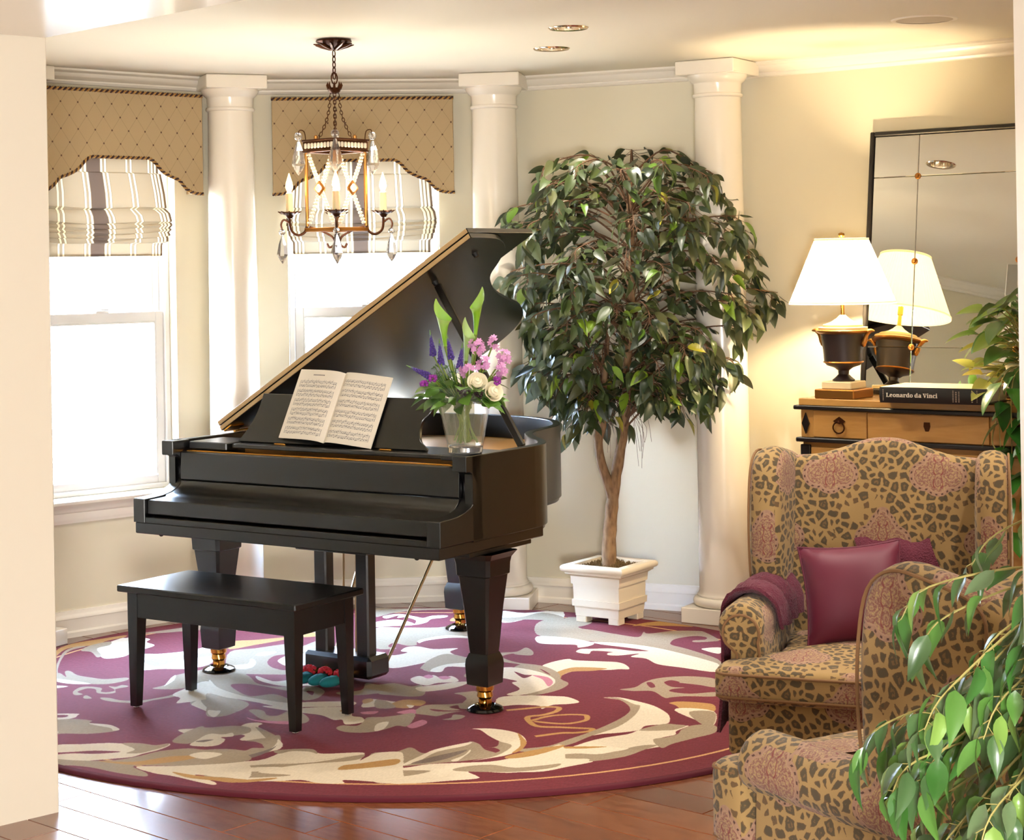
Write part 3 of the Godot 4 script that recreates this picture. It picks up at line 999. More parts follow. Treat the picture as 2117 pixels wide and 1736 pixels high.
func make_room() -> void:
	WF = {"w0": Transform3D(), "w1": wall_frame(-42, 7.50), "w2": wall_frame(-6, 9.02), "w3": wall_frame(24, 8.23), "w4": wall_frame(38, 7.43)}
	# floor: slab and single boards
	var fl := MB.new().box(Vector3(-0.2, -0.06, -3.1), Vector3(7.6, 0.08, 13.0), 0.0)
	var floor_node := struct("floor", fl, M.subfloor, "dark red-brown polished wooden plank floor laid on the diagonal")
	var bw := 0.145
	var dir := Vector3(cos(deg_to_rad(42)), 0, sin(deg_to_rad(42)))
	var across := Vector3(-dir.z, 0, dir.x)
	var lens := [1.05, 1.3, 0.86]
	var shapes := []
	for l in lens:
		shapes.append(MB.new().box(Vector3(0, -0.01, 0), Vector3(l - 0.0015, 0.02, bw - 0.0015), 0.0022).mesh(0.0))
	rng.seed = 4
	for i in range(-26, 22):
		var run := -4.2 + rng.randf() * 1.2
		while run < 3.6:
			var li := rng.randi_range(0, 2)
			var c: Vector3 = Vector3(-0.45, 0, -6.9) + across * (i * bw + 0.055) + dir * (run + lens[li] / 2)
			run += lens[li]
			var rug_far := Vector2(c.x + 0.45, c.z + 7.2).length()
			if c.z > -4.3 or c.z < -9.2 or c.x < -2.6 or c.x > 2.4 or rug_far < 0.9:
				continue
			var o := node("plank", shapes[li], M.boards[rng.randi_range(0, 3)], floor_node)
			o.transform = Transform3D(Basis(Vector3.UP, -deg_to_rad(42)), c)
	# the rest of the floor, behind the camera and under the rug, one boarded sheet just below the boards
	part("boarding", MB.new().box(Vector3(-0.2, -0.0165, -3.1), Vector3(7.6, 0.009, 13.0), 0.0), M.boards[1], floor_node)
	# walls
	var w1o := [3.88, 4.62]
	var w2o := [-0.148, 0.592]
	var hb := 0.62
	var ht := 2.24
	struct("wall_left", wall_panels("w1", [[3.80, w1o[0], -0.02, 2.6], [w1o[1], 5.08, -0.02, 2.6], [w1o[0], w1o[1], -0.02, hb], [w1o[0], w1o[1], ht, 2.6]]), M.wall, "cream bay wall with the window at far left")
	struct("wall_back", wall_panels("w2", [[-0.38, w2o[0], -0.02, 2.6], [w2o[1], 0.90, -0.02, 2.6], [w2o[0], w2o[1], -0.02, hb], [w2o[0], w2o[1], ht, 2.6]]), M.wall, "cream bay wall with the window behind the piano lid")
	struct("wall_bay", wall_panels("w3", [[-3.82, -2.60, -0.02, 2.6]]), M.wall, "plain cream bay wall behind the potted tree")
	struct("wall_right", wall_panels("w4", [[-4.54, -1.70, -0.02, 2.6]]), M.wall, "cream wall behind the chest and mirror")
	var wl := MB.new()
	var q0 := Vector3(-2.15, 0, -8.16)
	var q1 := Vector3(-2.30, 0, -5.0)
	var along := (q1 - q0).normalized()
	wl.xf = Transform3D(Basis(along, Vector3.UP, along.cross(Vector3.UP)), q0)
	wl.box(Vector3(1.5, 1.29, 0.075), Vector3(3.3, 2.62, 0.15), 0.0)
	struct("wall_side", wl, M.wall, "cream bay wall hidden behind the white pier")
	# the white pier that ends the wall at the left edge of the view
	var t := Vector3(0.73, 0, -0.68).normalized()
	var nb := Vector3(-0.68, 0, -0.73).normalized()
	var pier := MB.new()
	pier.xf = Transform3D(Basis(t, Vector3.UP, -nb), Vector3(-1.402, 0, -5.583))
	pier.box(Vector3(-1.6, 1.28, -0.10), Vector3(3.2, 2.6, 0.20), 0.004)
	struct("wall_pier", pier, M.pier, "white painted end of the wall at the left edge")
	var band := MB.new()
	band.xf = pier.xf
	band.box(Vector3(-1.6, 2.46, -0.095), Vector3(3.2, 0.215, 0.214), 0.003)
	struct("trim_1", band, M.ceiling, "beige band above the white pier")
	var foot := MB.new()
	foot.xf = pier.xf
	foot.box(Vector3(-0.09, 0.055, -0.212), Vector3(0.20, 0.11, 0.026), 0.004)
	struct("baseboard_pier", foot, M.trim, "white baseboard on the far side of the pier")
	# room behind the camera
	struct("wall_east", MB.new().box(Vector3(3.28, 1.29, -2.0), Vector3(0.16, 2.62, 10.2), 0.0), M.wall, "cream side wall out of view on the right")
	struct("wall_west", MB.new().box(Vector3(-3.68, 1.29, -0.4), Vector3(0.16, 2.62, 7.2), 0.0), M.wall, "cream side wall out of view on the left")
	struct("wall_front", MB.new().box(Vector3(-0.2, 1.29, 3.1), Vector3(7.2, 2.62, 0.16), 0.0), M.wall, "cream wall behind the viewer")
	struct("trim_2", MB.new().box(Vector3(0.96, 1.278, -2.6), Vector3(0.46, 2.556, 0.12), 0.006), M.trim, "white door casing at the right edge of the view")
	# ceiling with sockets for the recessed lamps
	var c := CSGBox3D.new()
	c.size = Vector3(7.6, 0.16, 13.0)
	c.material = M.ceiling
	put(c, "ceiling", self)
	c.position = Vector3(-0.2, CEIL + 0.08, -3.1)
	c.set_meta("kind", "structure")
	c.set_meta("label", "smooth cream painted ceiling with recessed lamps")
	for k in DOWN:
		var h := CSGCylinder3D.new()
		h.operation = CSGShape3D.OPERATION_SUBTRACTION
		h.radius = 0.066
		h.height = 0.24
		h.sides = 32
		put(h, "socket", c)
		h.position = Vector3(k.x + 0.2, -0.06, k.y + 3.1)
	var so := MB.new()
	so.xf = Transform3D(Basis(Vector3.RIGHT, Vector3.BACK, Vector3.DOWN), Vector3(0, 0, 0))
	so.extrude(PackedVector2Array([Vector2(-1.405, -5.575), Vector2(1.10, -3.07), Vector2(1.10, 3.0), Vector2(-3.6, 3.0), Vector2(-3.6, -3.53)]), -2.565, -2.35)
	struct("ceiling_soffit", so, M.soffit, "glossy white lowered ceiling at the top left")
	# mouldings
	var crown := [Vector2(0, 0), Vector2(0.078, 0), Vector2(0.078, -0.010), Vector2(0.070, -0.016), Vector2(0.058, -0.019), Vector2(0.048, -0.034), Vector2(0.030, -0.046), Vector2(0.022, -0.048), Vector2(0.022, -0.054), Vector2(0.014, -0.064), Vector2(0, -0.068)]
	var base := [Vector2(0, 0), Vector2(0.026, 0), Vector2(0.026, 0.022), Vector2(0.019, 0.030), Vector2(0.018, 0.078), Vector2(0.022, 0.084), Vector2(0.020, 0.094), Vector2(0.012, 0.102), Vector2(0.009, 0.118), Vector2(0, 0.120)]
	var bay := [Vector3(-2.28, 0, -5.3), Vector3(-2.15, 0, -8.16), Vector3(-1.286, 0, -8.934), Vector3(-0.11, 0, -9.058), Vector3(0.97, 0, -8.577)]
	var right := [wp("w4", -4.53, 0), wp("w4", -1.75, 0)]
	var up := Vector3.UP * (CEIL + 0.001)
	struct("trim_3", MB.new().sweep(crown, bay.map(func(v): return v + up), -1.0), M.trim, "white crown moulding round the bay")
	struct("trim_4", MB.new().sweep(crown, right.map(func(v): return v + up), -1.0), M.trim, "white crown moulding above the mirror wall")
	struct("baseboard_bay", MB.new().sweep(base, bay, -1.0), M.trim, "tall white baseboard round the bay")
	struct("baseboard_right", MB.new().sweep(base, right, -1.0), M.trim, "tall white baseboard below the chest wall")
	for k in [["w1", w1o, "window_1", "double-hung white window at far left behind the piano bench"], ["w2", w2o, "window_2", "double-hung white window behind the raised piano lid"]]:
		window(k[0], k[1][0], k[1][1], hb, ht, k[2], k[3])
	column(Vector3(-1.324, 0, -8.72), deg_to_rad(22), "smooth white round column left of the chandelier, between the two windows")
	column(Vector3(-0.0735, 0, -8.83), deg_to_rad(-9), "smooth white round column right of the second window, behind the piano lid")
	column(Vector3(0.955, 0, -8.42), deg_to_rad(-31), "smooth white round column right of the potted tree")
	column(Vector3(-2.20, 0, -8.06), deg_to_rad(62), "white column of which only the plinth shows beside the left pier")
	# neighbouring white house wall seen through the panes
	struct("wall_outside", MB.new().box(Vector3(-3.4, 2.2, -12.6), Vector3(9.0, 4.6, 0.2), 0.0), M.outside, "overexposed white house wall outside the windows")
	struct("trim_5", MB.new().box(Vector3(-2.52, 1.4, -12.42), Vector3(0.16, 3.4, 0.16), 0.01), M.outside, "white corner post on the house wall outside")
	var la := thing("wall_lantern", "pale grey outdoor lantern seen through the upper pane of the left window", "lantern", Vector3(-2.66, 1.52, -12.42))
	part("backplate", MB.new().box(Vector3(0, 0.10, -0.06), Vector3(0.12, 0.34, 0.03), 0.005), M.outside_grey, la)
	part("glass_body", MB.new().box(Vector3(0, 0.0, 0.05), Vector3(0.19, 0.32, 0.17), 0.01), M.outside_grey, la)
	part("cap", MB.new().lathe([Vector2(0, 0.16), Vector2(0.17, 0.16), Vector2(0.10, 0.27), Vector2(0.05, 0.30), Vector2(0.03, 0.34), Vector2(0, 0.35)], 6, Vector3(0, 0, 0.05)), M.outside_grey, la, 10.0)
	for h in [1.14, 0.40]:
		tag(part("wall_box", MB.new().box(Vector3(-3.02, h, -12.46), Vector3(0.13, 0.19, 0.08), 0.01), M.outside_grey, self), "faint grey box on the outside post, %s pair seen through the lower pane" % ("upper of the" if h > 1.0 else "lower of the"), "wall box")

func window(k: String, s0: float, s1: float, h0: float, h1: float, called: String, label: String) -> void:
	var root := Node3D.new()
	put(root, called, self)
	root.transform = WF[k] * Transform3D(Basis(), Vector3((s0 + s1) / 2, 0, 0))
	root.set_meta("kind", "structure")
	root.set_meta("label", label)
	var w := s1 - s0
	var f := MB.new()
	for sg in [-1.0, 1.0]:
		f.box(Vector3(sg * (w / 2 - 0.014), (h0 + h1) / 2, -0.105), Vector3(0.028, h1 - h0, 0.09), 0.003)
	f.box(Vector3(0, h0 + 0.012, -0.105), Vector3(w, 0.024, 0.09), 0.003)
	f.box(Vector3(0, h1 - 0.012, -0.105), Vector3(w, 0.024, 0.09), 0.003)
	part("frame", f, M.vinyl, root)
	for u in 2:
		var y0 := 1.40 if u == 0 else h0 + 0.022
		var y1 := h1 - 0.022 if u == 0 else 1.452
		var z := -0.122 if u == 0 else -0.088
		var st := 0.034 if u == 0 else 0.042
		var iw := w - 0.056
		var sb := MB.new()
		for sg in [-1.0, 1.0]:
			sb.box(Vector3(sg * (iw / 2 - st / 2), (y0 + y1) / 2, z), Vector3(st, y1 - y0, 0.030), 0.003)
		sb.box(Vector3(0, y0 + 0.020, z), Vector3(iw - 2 * st, 0.040, 0.030), 0.003)
		sb.box(Vector3(0, y1 - 0.024, z), Vector3(iw - 2 * st, 0.048, 0.030), 0.003)
		var sash := part("sash", sb, M.vinyl, root)
		var gl := MB.new()
		gl.quad(Vector3(-iw / 2 + st, y0 + 0.035, z), Vector3(iw / 2 - st, y0 + 0.035, z), Vector3(iw / 2 - st, y1 - 0.04, z), Vector3(-iw / 2 + st, y1 - 0.04, z))
		node("pane", gl.mesh(0.0, false), M.pane, sash)
		var bead := MB.new()
		for sg in [-1.0, 1.0]:
			bead.box(Vector3(sg * (iw / 2 - st - 0.004), (y0 + y1) / 2, z + 0.010), Vector3(0.008, y1 - y0 - 0.09, 0.010), 0.002)
		bead.box(Vector3(0, y1 - 0.052, z + 0.010), Vector3(iw - 2 * st, 0.008, 0.010), 0.002)
		part("glazing_bead", bead, M.vinyl, sash)
	var la := MB.new()
	la.box(Vector3(0.02, 1.455, -0.086), Vector3(0.07, 0.012, 0.026), 0.003)
	la.box(Vector3(0.032, 1.466, -0.080), Vector3(0.05, 0.008, 0.012), 0.003)
	part("sash_lock", la, M.vinyl, root)
	part("stool", MB.new().box(Vector3(0, h0 - 0.014, -0.006), Vector3(w + 0.12, 0.028, 0.12), 0.008), M.trim, root)
	var ap := MB.new()
	var pr := [Vector2(0, 0), Vector2(0.012, 0), Vector2(0.014, 0.012), Vector2(0.018, 0.018), Vector2(0.018, 0.046), Vector2(0.026, 0.054), Vector2(0.030, 0.070), Vector2(0.040, 0.082), Vector2(0.0, 0.082)]
	ap.sweep(pr, [Vector3(-w / 2 - 0.03, h0 - 0.109, 0.0), Vector3(w / 2 + 0.03, h0 - 0.109, 0.0)], -1.0)
	part("apron", ap, M.trim, root)

func column(at: Vector3, turn: float, label: String) -> void:
	var c := thing("column", label, "column", at, turn, "white columns round the bay")
	part("plinth", MB.new().box(Vector3(0, 0.035, 0), Vector3(0.31, 0.07, 0.31), 0.003), M.column, c)
	var ba := [Vector2(0, 0.068)]
	ba.append_array(Array(arc2(Vector2(0.128, 0.092), 0.022, -90, 90, 8)))
	ba.append_array([Vector2(0.131, 0.116), Vector2(0.131, 0.122), Vector2(0.124, 0.128), Vector2(0, 0.128)])
	part("base_ring", MB.new().lathe(ba, 48), M.column, c)
	var sp := [Vector2(0, 0.126), Vector2(0.126, 0.127)]
	for k in 13:
		var y := lerpf(0.14, 2.39, k / 12.0)
		var u := k / 12.0
		sp.append(Vector2(0.121 - 0.016 * pow(u, 1.7), y))
	sp.append(Vector2(0, 2.391))
	part("shaft", MB.new().lathe(sp, 56), M.column, c)
	var cp := [Vector2(0, 2.388), Vector2(0.105, 2.388)]
	cp.append_array(Array(arc2(Vector2(0.107, 2.398), 0.009, -80, 80, 6)))
	cp.append_array([Vector2(0.108, 2.410), Vector2(0.110, 2.45), Vector2(0.113, 2.455), Vector2(0.122, 2.462), Vector2(0.134, 2.478), Vector2(0.137, 2.490), Vector2(0, 2.490)])
	part("capital", MB.new().lathe(cp, 48), M.column, c)
	part("abacus", MB.new().box(Vector3(0, 2.5215, 0), Vector3(0.29, 0.063, 0.29), 0.004), M.column, c)

# ---------------------------------------------------------------- window dressing and lamps
func cord(pts: Array, parent: Node) -> void:
	# two strands twisted round each other
	var fine := []
	for i in pts.size() - 1:
		var n := maxi(2, int((pts[i + 1] - pts[i]).length() / 0.005))
		for j in n:
			fine.append(pts[i].lerp(pts[i + 1], float(j) / n))
	fine.append(pts[pts.size() - 1])
	for s in 2:
		var q := []
		var run := 0.0
		for i in fine.size():
			if i:
				run += (fine[i] - fine[i - 1]).length()
			var d: Vector3 = (fine[mini(i + 1, fine.size() - 1)] - fine[maxi(i - 1, 0)]).normalized()
			var a := d.cross(Vector3.BACK).normalized()
			var ph := run / 0.026 * TAU + s * PI
			q.append(fine[i] + (a * cos(ph) + Vector3.BACK * sin(ph)) * 0.0042)
		part("cord_strand", MB.new().tube(q, 0.0050, 5), M.cord_dark if s == 0 else M.cord_gold, parent, 60.0)

func valance(k: String, c: float, where: String) -> void:
	var o := thing("valance", "tan upholstered cornice valance with diamond lattice and rope cord, " + where, "valance", Vector3.ZERO, 0.0, "matching window valances")
	o.transform = WF[k] * Transform3D(Basis(), Vector3(c, 0, 0.0))
	var hw := 0.437
	var low := spline2(PackedVector2Array([Vector2(0.150, 2.160), Vector2(0.180, 2.140), Vector2(0.215, 2.103), Vector2(0.262, 2.078), Vector2(0.305, 2.062), Vector2(0.345, 2.022), Vector2(0.385, 2.004), Vector2(hw, 2.000)]), false, 5)
	var o2 := PackedVector2Array([Vector2(-hw, 2.455), Vector2(hw, 2.455)])
	var edge := []
	for i in range(low.size() - 1, -1, -1):
		o2.append(low[i])
	for i in low.size():
		o2.append(Vector2(-low[i].x, low[i].y))
	part("front_board", MB.new().extrude(o2, 0.098, 0.120, 0.003), M.valance, o)
	for sg in [-1.0, 1.0]:
		part("side_return", MB.new().box(Vector3(sg * (hw - 0.010), 2.2275, 0.048), Vector3(0.02, 0.455, 0.096), 0.002), M.valance, o)
	part("top_board", MB.new().box(Vector3(0, 2.444, 0.048), Vector3(hw * 2 - 0.042, 0.02, 0.096), 0.002), M.valance, o)
	cord([Vector3(-hw, 2.457, 0.120), Vector3(hw, 2.457, 0.120)], o)
	for i in range(low.size() - 1, -1, -1):
		edge.append(Vector3(-low[i].x, low[i].y - 0.001, 0.118))
	for i in low.size():
		edge.append(Vector3(low[i].x, low[i].y - 0.001, 0.118))
	cord(edge, o)

func roman_shade(k: String, c: float, where: String) -> void:
	var o := thing("roman_shade", "striped cream and taupe roman shade half raised in the " + where, "shade", Vector3.ZERO, 0.0, "striped roman shades")
	o.transform = WF[k] * Transform3D(Basis(), Vector3(c, 0, 0.0))
	# side profile: height, distance in front of the wall face, half width
	var pr := [[2.23, -0.03, 0.335], [2.10, -0.028, 0.335], [2.095, -0.010, 0.340], [2.00, 0.014, 0.345], [1.935, 0.020, 0.350], [1.93, -0.004, 0.345], [1.925, 0.010, 0.348], [1.90, 0.034, 0.360], [1.868, 0.042, 0.366], [1.862, 0.020, 0.362], [1.858, 0.036, 0.365], [1.845, 0.044, 0.366], [1.838, 0.026, 0.362], [1.834, 0.036, 0.362], [1.822, 0.044, 0.361], [1.815, 0.026, 0.357], [1.811, 0.036, 0.357], [1.799, 0.042, 0.355], [1.793, 0.024, 0.350], [1.789, 0.032, 0.349], [1.776, 0.036, 0.346], [1.770, 0.004, 0.336], [1.755, 0.000, 0.335], [1.712, 0.0, 0.335]]
	var n := pr.size() - 1
	var f := func(u: float, v: float) -> Vector3:
		var i := u * n
		var a: int = mini(int(round(i)), n)
		var wob := 0.004 * sin(v * 9.0 + a * 1.7) * (1.0 if a > 3 and a < 21 else 0.2)
		return Vector3((v - 0.5) * 2.0 * pr[a][2], pr[a][0] + wob - 0.012 * (sin(v * PI) - 0.5) * (1.0 if a > 4 and a < 21 else 0.0), pr[a][1])
	var b := MB.new()
	b.grid(n, 24, f)
	for i in b.t.size():
		b.t[i] = Vector2(b.t[i].y, b.t[i].x)
	node("cloth", b.mesh(50.0, false), M.blind, o)
	part("hem_bar", MB.new().box(Vector3(0, 1.716, -0.006), Vector3(0.662, 0.012, 0.008), 0.002), M.paper, o)

func pendant(parent: Node, at: Vector3, s := 1.0) -> void:
	part("crystal_ball", MB.new().ball(at, Vector3.ONE * 0.011 * s, 8, 6), M.crystal, parent, 5.0)
	part("crystal_drop", MB.new().lathe([Vector2(0, -0.105 * s), Vector2(0.010 * s, -0.092 * s), Vector2(0.019 * s, -0.074 * s), Vector2(0.013 * s, -0.040 * s), Vector2(0.004 * s, -0.014 * s), Vector2(0, -0.012 * s)], 6, at), M.crystal, parent, 5.0)

func ring_link(b: MB, c: Vector3, along: Vector3, side: Vector3, l: float, w: float, r: float) -> void:
	var pts := []
	for k in 11:
		var a := TAU * k / 10.0
		pts.append(c + along * cos(a) * l + side * sin(a) * w)
	b.tube(pts, r, 5, false)

func chandelier(at: Vector3) -> void:
	var c := thing("chandelier", "bronze lantern chandelier with beaded crossbars, candle bulbs and crystal drops", "chandelier", at, deg_to_rad(45 + 5))
	# at = ceiling point; heights below are absolute minus the ceiling
	var y := func(h: float) -> float: return h - CEIL
	var can := [Vector2(0, y.call(2.515)), Vector2(0.012, y.call(2.512)), Vector2(0.020, y.call(2.520)), Vector2(0.052, y.call(2.531)), Vector2(0.073, y.call(2.546)), Vector2(0.070, y.call(2.552)), Vector2(0, y.call(2.554))]
	part("canopy", MB.new().lathe(can, 20), M.bronze, c, 25.0)
	var leaf := MB.new()
	for k in 10:
		var a := TAU * k / 10.0
		var d := Vector3(cos(a), 0, sin(a))
		leaf.tube([d * 0.020 + Vector3.UP * y.call(2.517), d * 0.055 + Vector3.UP * y.call(2.529), d * 0.082 + Vector3.UP * y.call(2.535)], [0.006, 0.008, 0.002], 5)
	part("canopy_petals", leaf, M.bronze, c)
	var ch := MB.new()
	for k in 5:
		var side := Vector3.RIGHT if k % 2 == 0 else Vector3.BACK
		ring_link(ch, Vector3(0, y.call(2.498 - k * 0.022), 0), Vector3.UP, side, 0.0145, 0.0075, 0.0024)
	ring_link(ch, Vector3(0, y.call(2.400), 0), Vector3.UP, Vector3.RIGHT, 0.024, 0.017, 0.003)
	part("chain", ch, M.bronze, c, 50.0)
	var crown := MB.new()
	crown.lathe([Vector2(0, y.call(2.335)), Vector2(0.010, y.call(2.336)), Vector2(0.022, y.call(2.345)), Vector2(0.027, y.call(2.356)), Vector2(0.021, y.call(2.362)), Vector2(0.0, y.call(2.364))], 14)
	for k in 8:
		var a := TAU * k / 8.0
		var d := Vector3(cos(a), 0, sin(a))
		crown.tube([d * 0.022 + Vector3.UP * y.call(2.355), d * 0.029 + Vector3.UP * y.call(2.372), d * 0.026 + Vector3.UP * y.call(2.385)], [0.006, 0.005, 0.001], 5)
	part("crown", crown, M.bronze, c)
	var hs := 0.083      # half side of the square frame
	for k in 4:
		var sx: float = [1, 1, -1, -1][k]
		var sz: float = [1, -1, -1, 1][k]
		var b := MB.new()
		var from := Vector3(sx * 0.013, y.call(2.34), sz * 0.013)
		var to := Vector3(sx * (hs - 0.035), y.call(2.155), sz * (hs - 0.035))
		for i in 13:
			var u := (i + 0.5) / 13.0
			var sag := from.lerp(to, u) + Vector3(-sx, 0, -sz) * 0.010 * sin(u * PI)
			ring_link(b, sag, (to - from).normalized(), Vector3(sx, 0, -sz).normalized() if i % 2 == 0 else Vector3(sx, 0.3, sz).normalized(), 0.0095, 0.0055, 0.0017)
		part("support_chain", b, M.bronze, c, 50.0)
		var jx := Vector3(sx, 0, sz)
		part("rosette", MB.new().box(Vector3(sx * (hs - 0.028), y.call(2.158), sz * (hs - 0.028)), Vector3(0.016, 0.03, 0.016), 0.005), M.old_gold, c)
		# upright with beads
		part("post", MB.new().box(jx * hs + Vector3.UP * y.call(1.975), Vector3(0.012, 0.34, 0.012), 0.003), M.old_gold, c)
		# corner pendant on top
		var hook := MB.new()
		hook.tube(spline3([jx * hs + Vector3.UP * y.call(2.14), jx * (hs + 0.004) + Vector3.UP * y.call(2.185), jx * (hs + 0.018) + Vector3.UP * y.call(2.192), jx * (hs + 0.022) + Vector3.UP * y.call(2.170)], 4), 0.002, 5)
		part("hook", hook, M.bronze, c, 50.0)
		pendant(c, jx * (hs + 0.022) + Vector3.UP * y.call(2.168), 1.5)
		# arm, cup, candle, bulb
		var dj := jx.normalized()
		var arm := MB.new()
		arm.tube(spline3([jx * hs + Vector3.UP * y.call(1.815), dj * 0.128 + Vector3.UP * y.call(1.785), dj * 0.155 + Vector3.UP * y.call(1.773), dj * 0.183 + Vector3.UP * y.call(1.795), dj * 0.187 + Vector3.UP * y.call(1.850)], 6), 0.0055, 7)
		arm.tube(spline3([dj * 0.186 + Vector3.UP * y.call(1.82), dj * 0.210 + Vector3.UP * y.call(1.835), dj * 0.222 + Vector3.UP * y.call(1.815), dj * 0.216 + Vector3.UP * y.call(1.79)], 5), [0.005, 0.0045, 0.0045, 0.004, 0.004, 0.004, 0.004, 0.004, 0.004, 0.004, 0.004, 0.004, 0.004, 0.003, 0.003, 0.002], 6)
		part("arm", arm, M.bronze, c, 50.0)
		var cc := dj * 0.187
		var cup := MB.new()
		cup.lathe([Vector2(0, y.call(1.838)), Vector2(0.010, y.call(1.840)), Vector2(0.018, y.call(1.852)), Vector2(0.038, y.call(1.862)), Vector2(0.036, y.call(1.866)), Vector2(0, y.call(1.862))], 14, cc)
		for i in 8:
			var a := TAU * i / 8.0
			var d := Vector3(cos(a), 0, sin(a))
			cup.tube([cc + d * 0.030 + Vector3.UP * y.call(1.861), cc + d * 0.047 + Vector3.UP * y.call(1.868)], [0.006, 0.0015], 5)
		part("drip_cup", cup, M.bronze, c, 25.0)
		part("candle_sleeve", MB.new().lathe([Vector2(0, y.call(1.862)), Vector2(0.0145, y.call(1.862)), Vector2(0.014, y.call(1.94)), Vector2(0.010, y.call(1.945)), Vector2(0, y.call(1.945))], 14, cc), M.candle, c)
		var fl := part("candle_bulb", MB.new().lathe([Vector2(0, y.call(1.944)), Vector2(0.008, y.call(1.946)), Vector2(0.0155, y.call(1.965)), Vector2(0.0125, y.call(1.985)), Vector2(0.006, y.call(2.005)), Vector2(0.0015, y.call(2.020)), Vector2(0, y.call(2.022))], 14, cc), M.bulb, c, 50.0)
		var l := OmniLight3D.new()
		l.light_color = Color(1.0, 0.90, 0.74)
		l.light_energy = 0.07
		l.light_size = 0.012
		l.omni_range = 12.0
		l.omni_attenuation = 2.0
		l.shadow_enabled = true
		put(l, "candle_light", fl)
		l.position = cc + Vector3.UP * y.call(1.972)
		pendant(c, dj * 0.218 + Vector3.UP * y.call(1.785), 1.2)
	for h in [2.140, 1.805]:
		var fr := MB.new()
		var th := 0.050 if h > 2.0 else 0.016
		var out := hs + 0.006
		for sg in [-1.0, 1.0]:
			fr.box(Vector3(sg * out, y.call(h - 0.012), 0), Vector3(0.006, th, out * 2 + 0.006), 0.0015)
			fr.box(Vector3(0, y.call(h - 0.012), sg * out), Vector3(out * 2 - 0.006, th, 0.006), 0.0015)
			for e in [-1.0, 1.0]:
				if h > 2.0:
					fr.box(Vector3(sg * (out + 0.003), y.call(h - 0.012 + e * 0.022), 0), Vector3(0.010, 0.008, out * 2 + 0.016), 0.002)
					fr.box(Vector3(0, y.call(h - 0.012 + e * 0.022), sg * (out + 0.003)), Vector3(out * 2 + 0.004, 0.008, 0.010), 0.002)
		part("top_band" if h > 2.0 else "bottom_band", fr, M.bronze if h > 2.0 else M.old_gold, c, 20.0)
	# square glass beads round the top band
	for s in 4:
		var rot := Basis(Vector3.UP, s * PI / 2)
		for i in 9:
			var q := Vector3((i - 4) * 0.0185, y.call(2.128), hs + 0.012)
			var bb := MB.new()
			bb.xf = Transform3D(rot, Vector3.ZERO)
			bb.box(q, Vector3(0.015, 0.022, 0.008), 0.004)
			part("square_bead", bb, M.bead, c, 0.0)
		# crossed strings of beads with a diamond jewel
		var strings := MB.new()
		strings.xf = Transform3D(rot, Vector3.ZERO)
		for sg in [-1.0, 1.0]:
			for off in [-0.006, 0.006]:
				for i in 22:
					var u := (i + 0.5) / 22.0
					strings.ball(Vector3(sg * lerpf(-0.070, 0.070, u) + off, lerpf(y.call(1.815), y.call(2.100), u), hs + 0.003), Vector3.ONE * 0.0056, 6, 4)
		part("bead_strings", strings, M.bead, c, 60.0)
		var jw := MB.new()
		jw.xf = Transform3D(rot * Basis(Vector3.BACK, PI / 4), rot * Vector3(0, y.call(1.957), hs + 0.010))
		jw.box(Vector3.ZERO, Vector3(0.044, 0.044, 0.008), 0.002)
		part("diamond_plate", jw, M.old_gold, c, 10.0)
		var j2 := MB.new()
		j2.xf = jw.xf
		j2.box(Vector3(0, 0, 0.006), Vector3(0.030, 0.030, 0.014), 0.006)
		part("diamond_jewel", j2, M.bead, c, 0.0)
	# scrolls and the bottom finial
	var sc := MB.new()
	for k in 4:
		var a := TAU * k / 4.0 + PI / 4
		var d := Vector3(cos(a), 0, sin(a))
		sc.tube(spline3([d * 0.110 + Vector3.UP * y.call(1.806), d * 0.070 + Vector3.UP * y.call(1.792), d * 0.020 + Vector3.UP * y.call(1.765), d * 0.012 + Vector3.UP * y.call(1.735), d * 0.030 + Vector3.UP * y.call(1.722), d * 0.040 + Vector3.UP * y.call(1.738)], 5), 0.0045, 6)
	sc.lathe([Vector2(0, y.call(1.722)), Vector2(0.010, y.call(1.73)), Vector2(0.014, y.call(1.75)), Vector2(0.008, y.call(1.78)), Vector2(0, y.call(1.80))], 10)
	part("bottom_scroll", sc, M.bronze, c, 50.0)
	part("finial_drop", MB.new().lathe([Vector2(0, y.call(1.652)), Vector2(0.010, y.call(1.668)), Vector2(0.011, y.call(1.70)), Vector2(0.004, y.call(1.718)), Vector2(0, y.call(1.722))], 6), M.crystal, c, 5.0)

const DOWN := [Vector2(0.234, -7.125), Vector2(0.183, -7.795), Vector2(0.75, -5.75), Vector2(1.75, -5.3), Vector2(2.5, -4.6), Vector2(1.9, -3.8)]  # last four are out of view, placed to light the right side

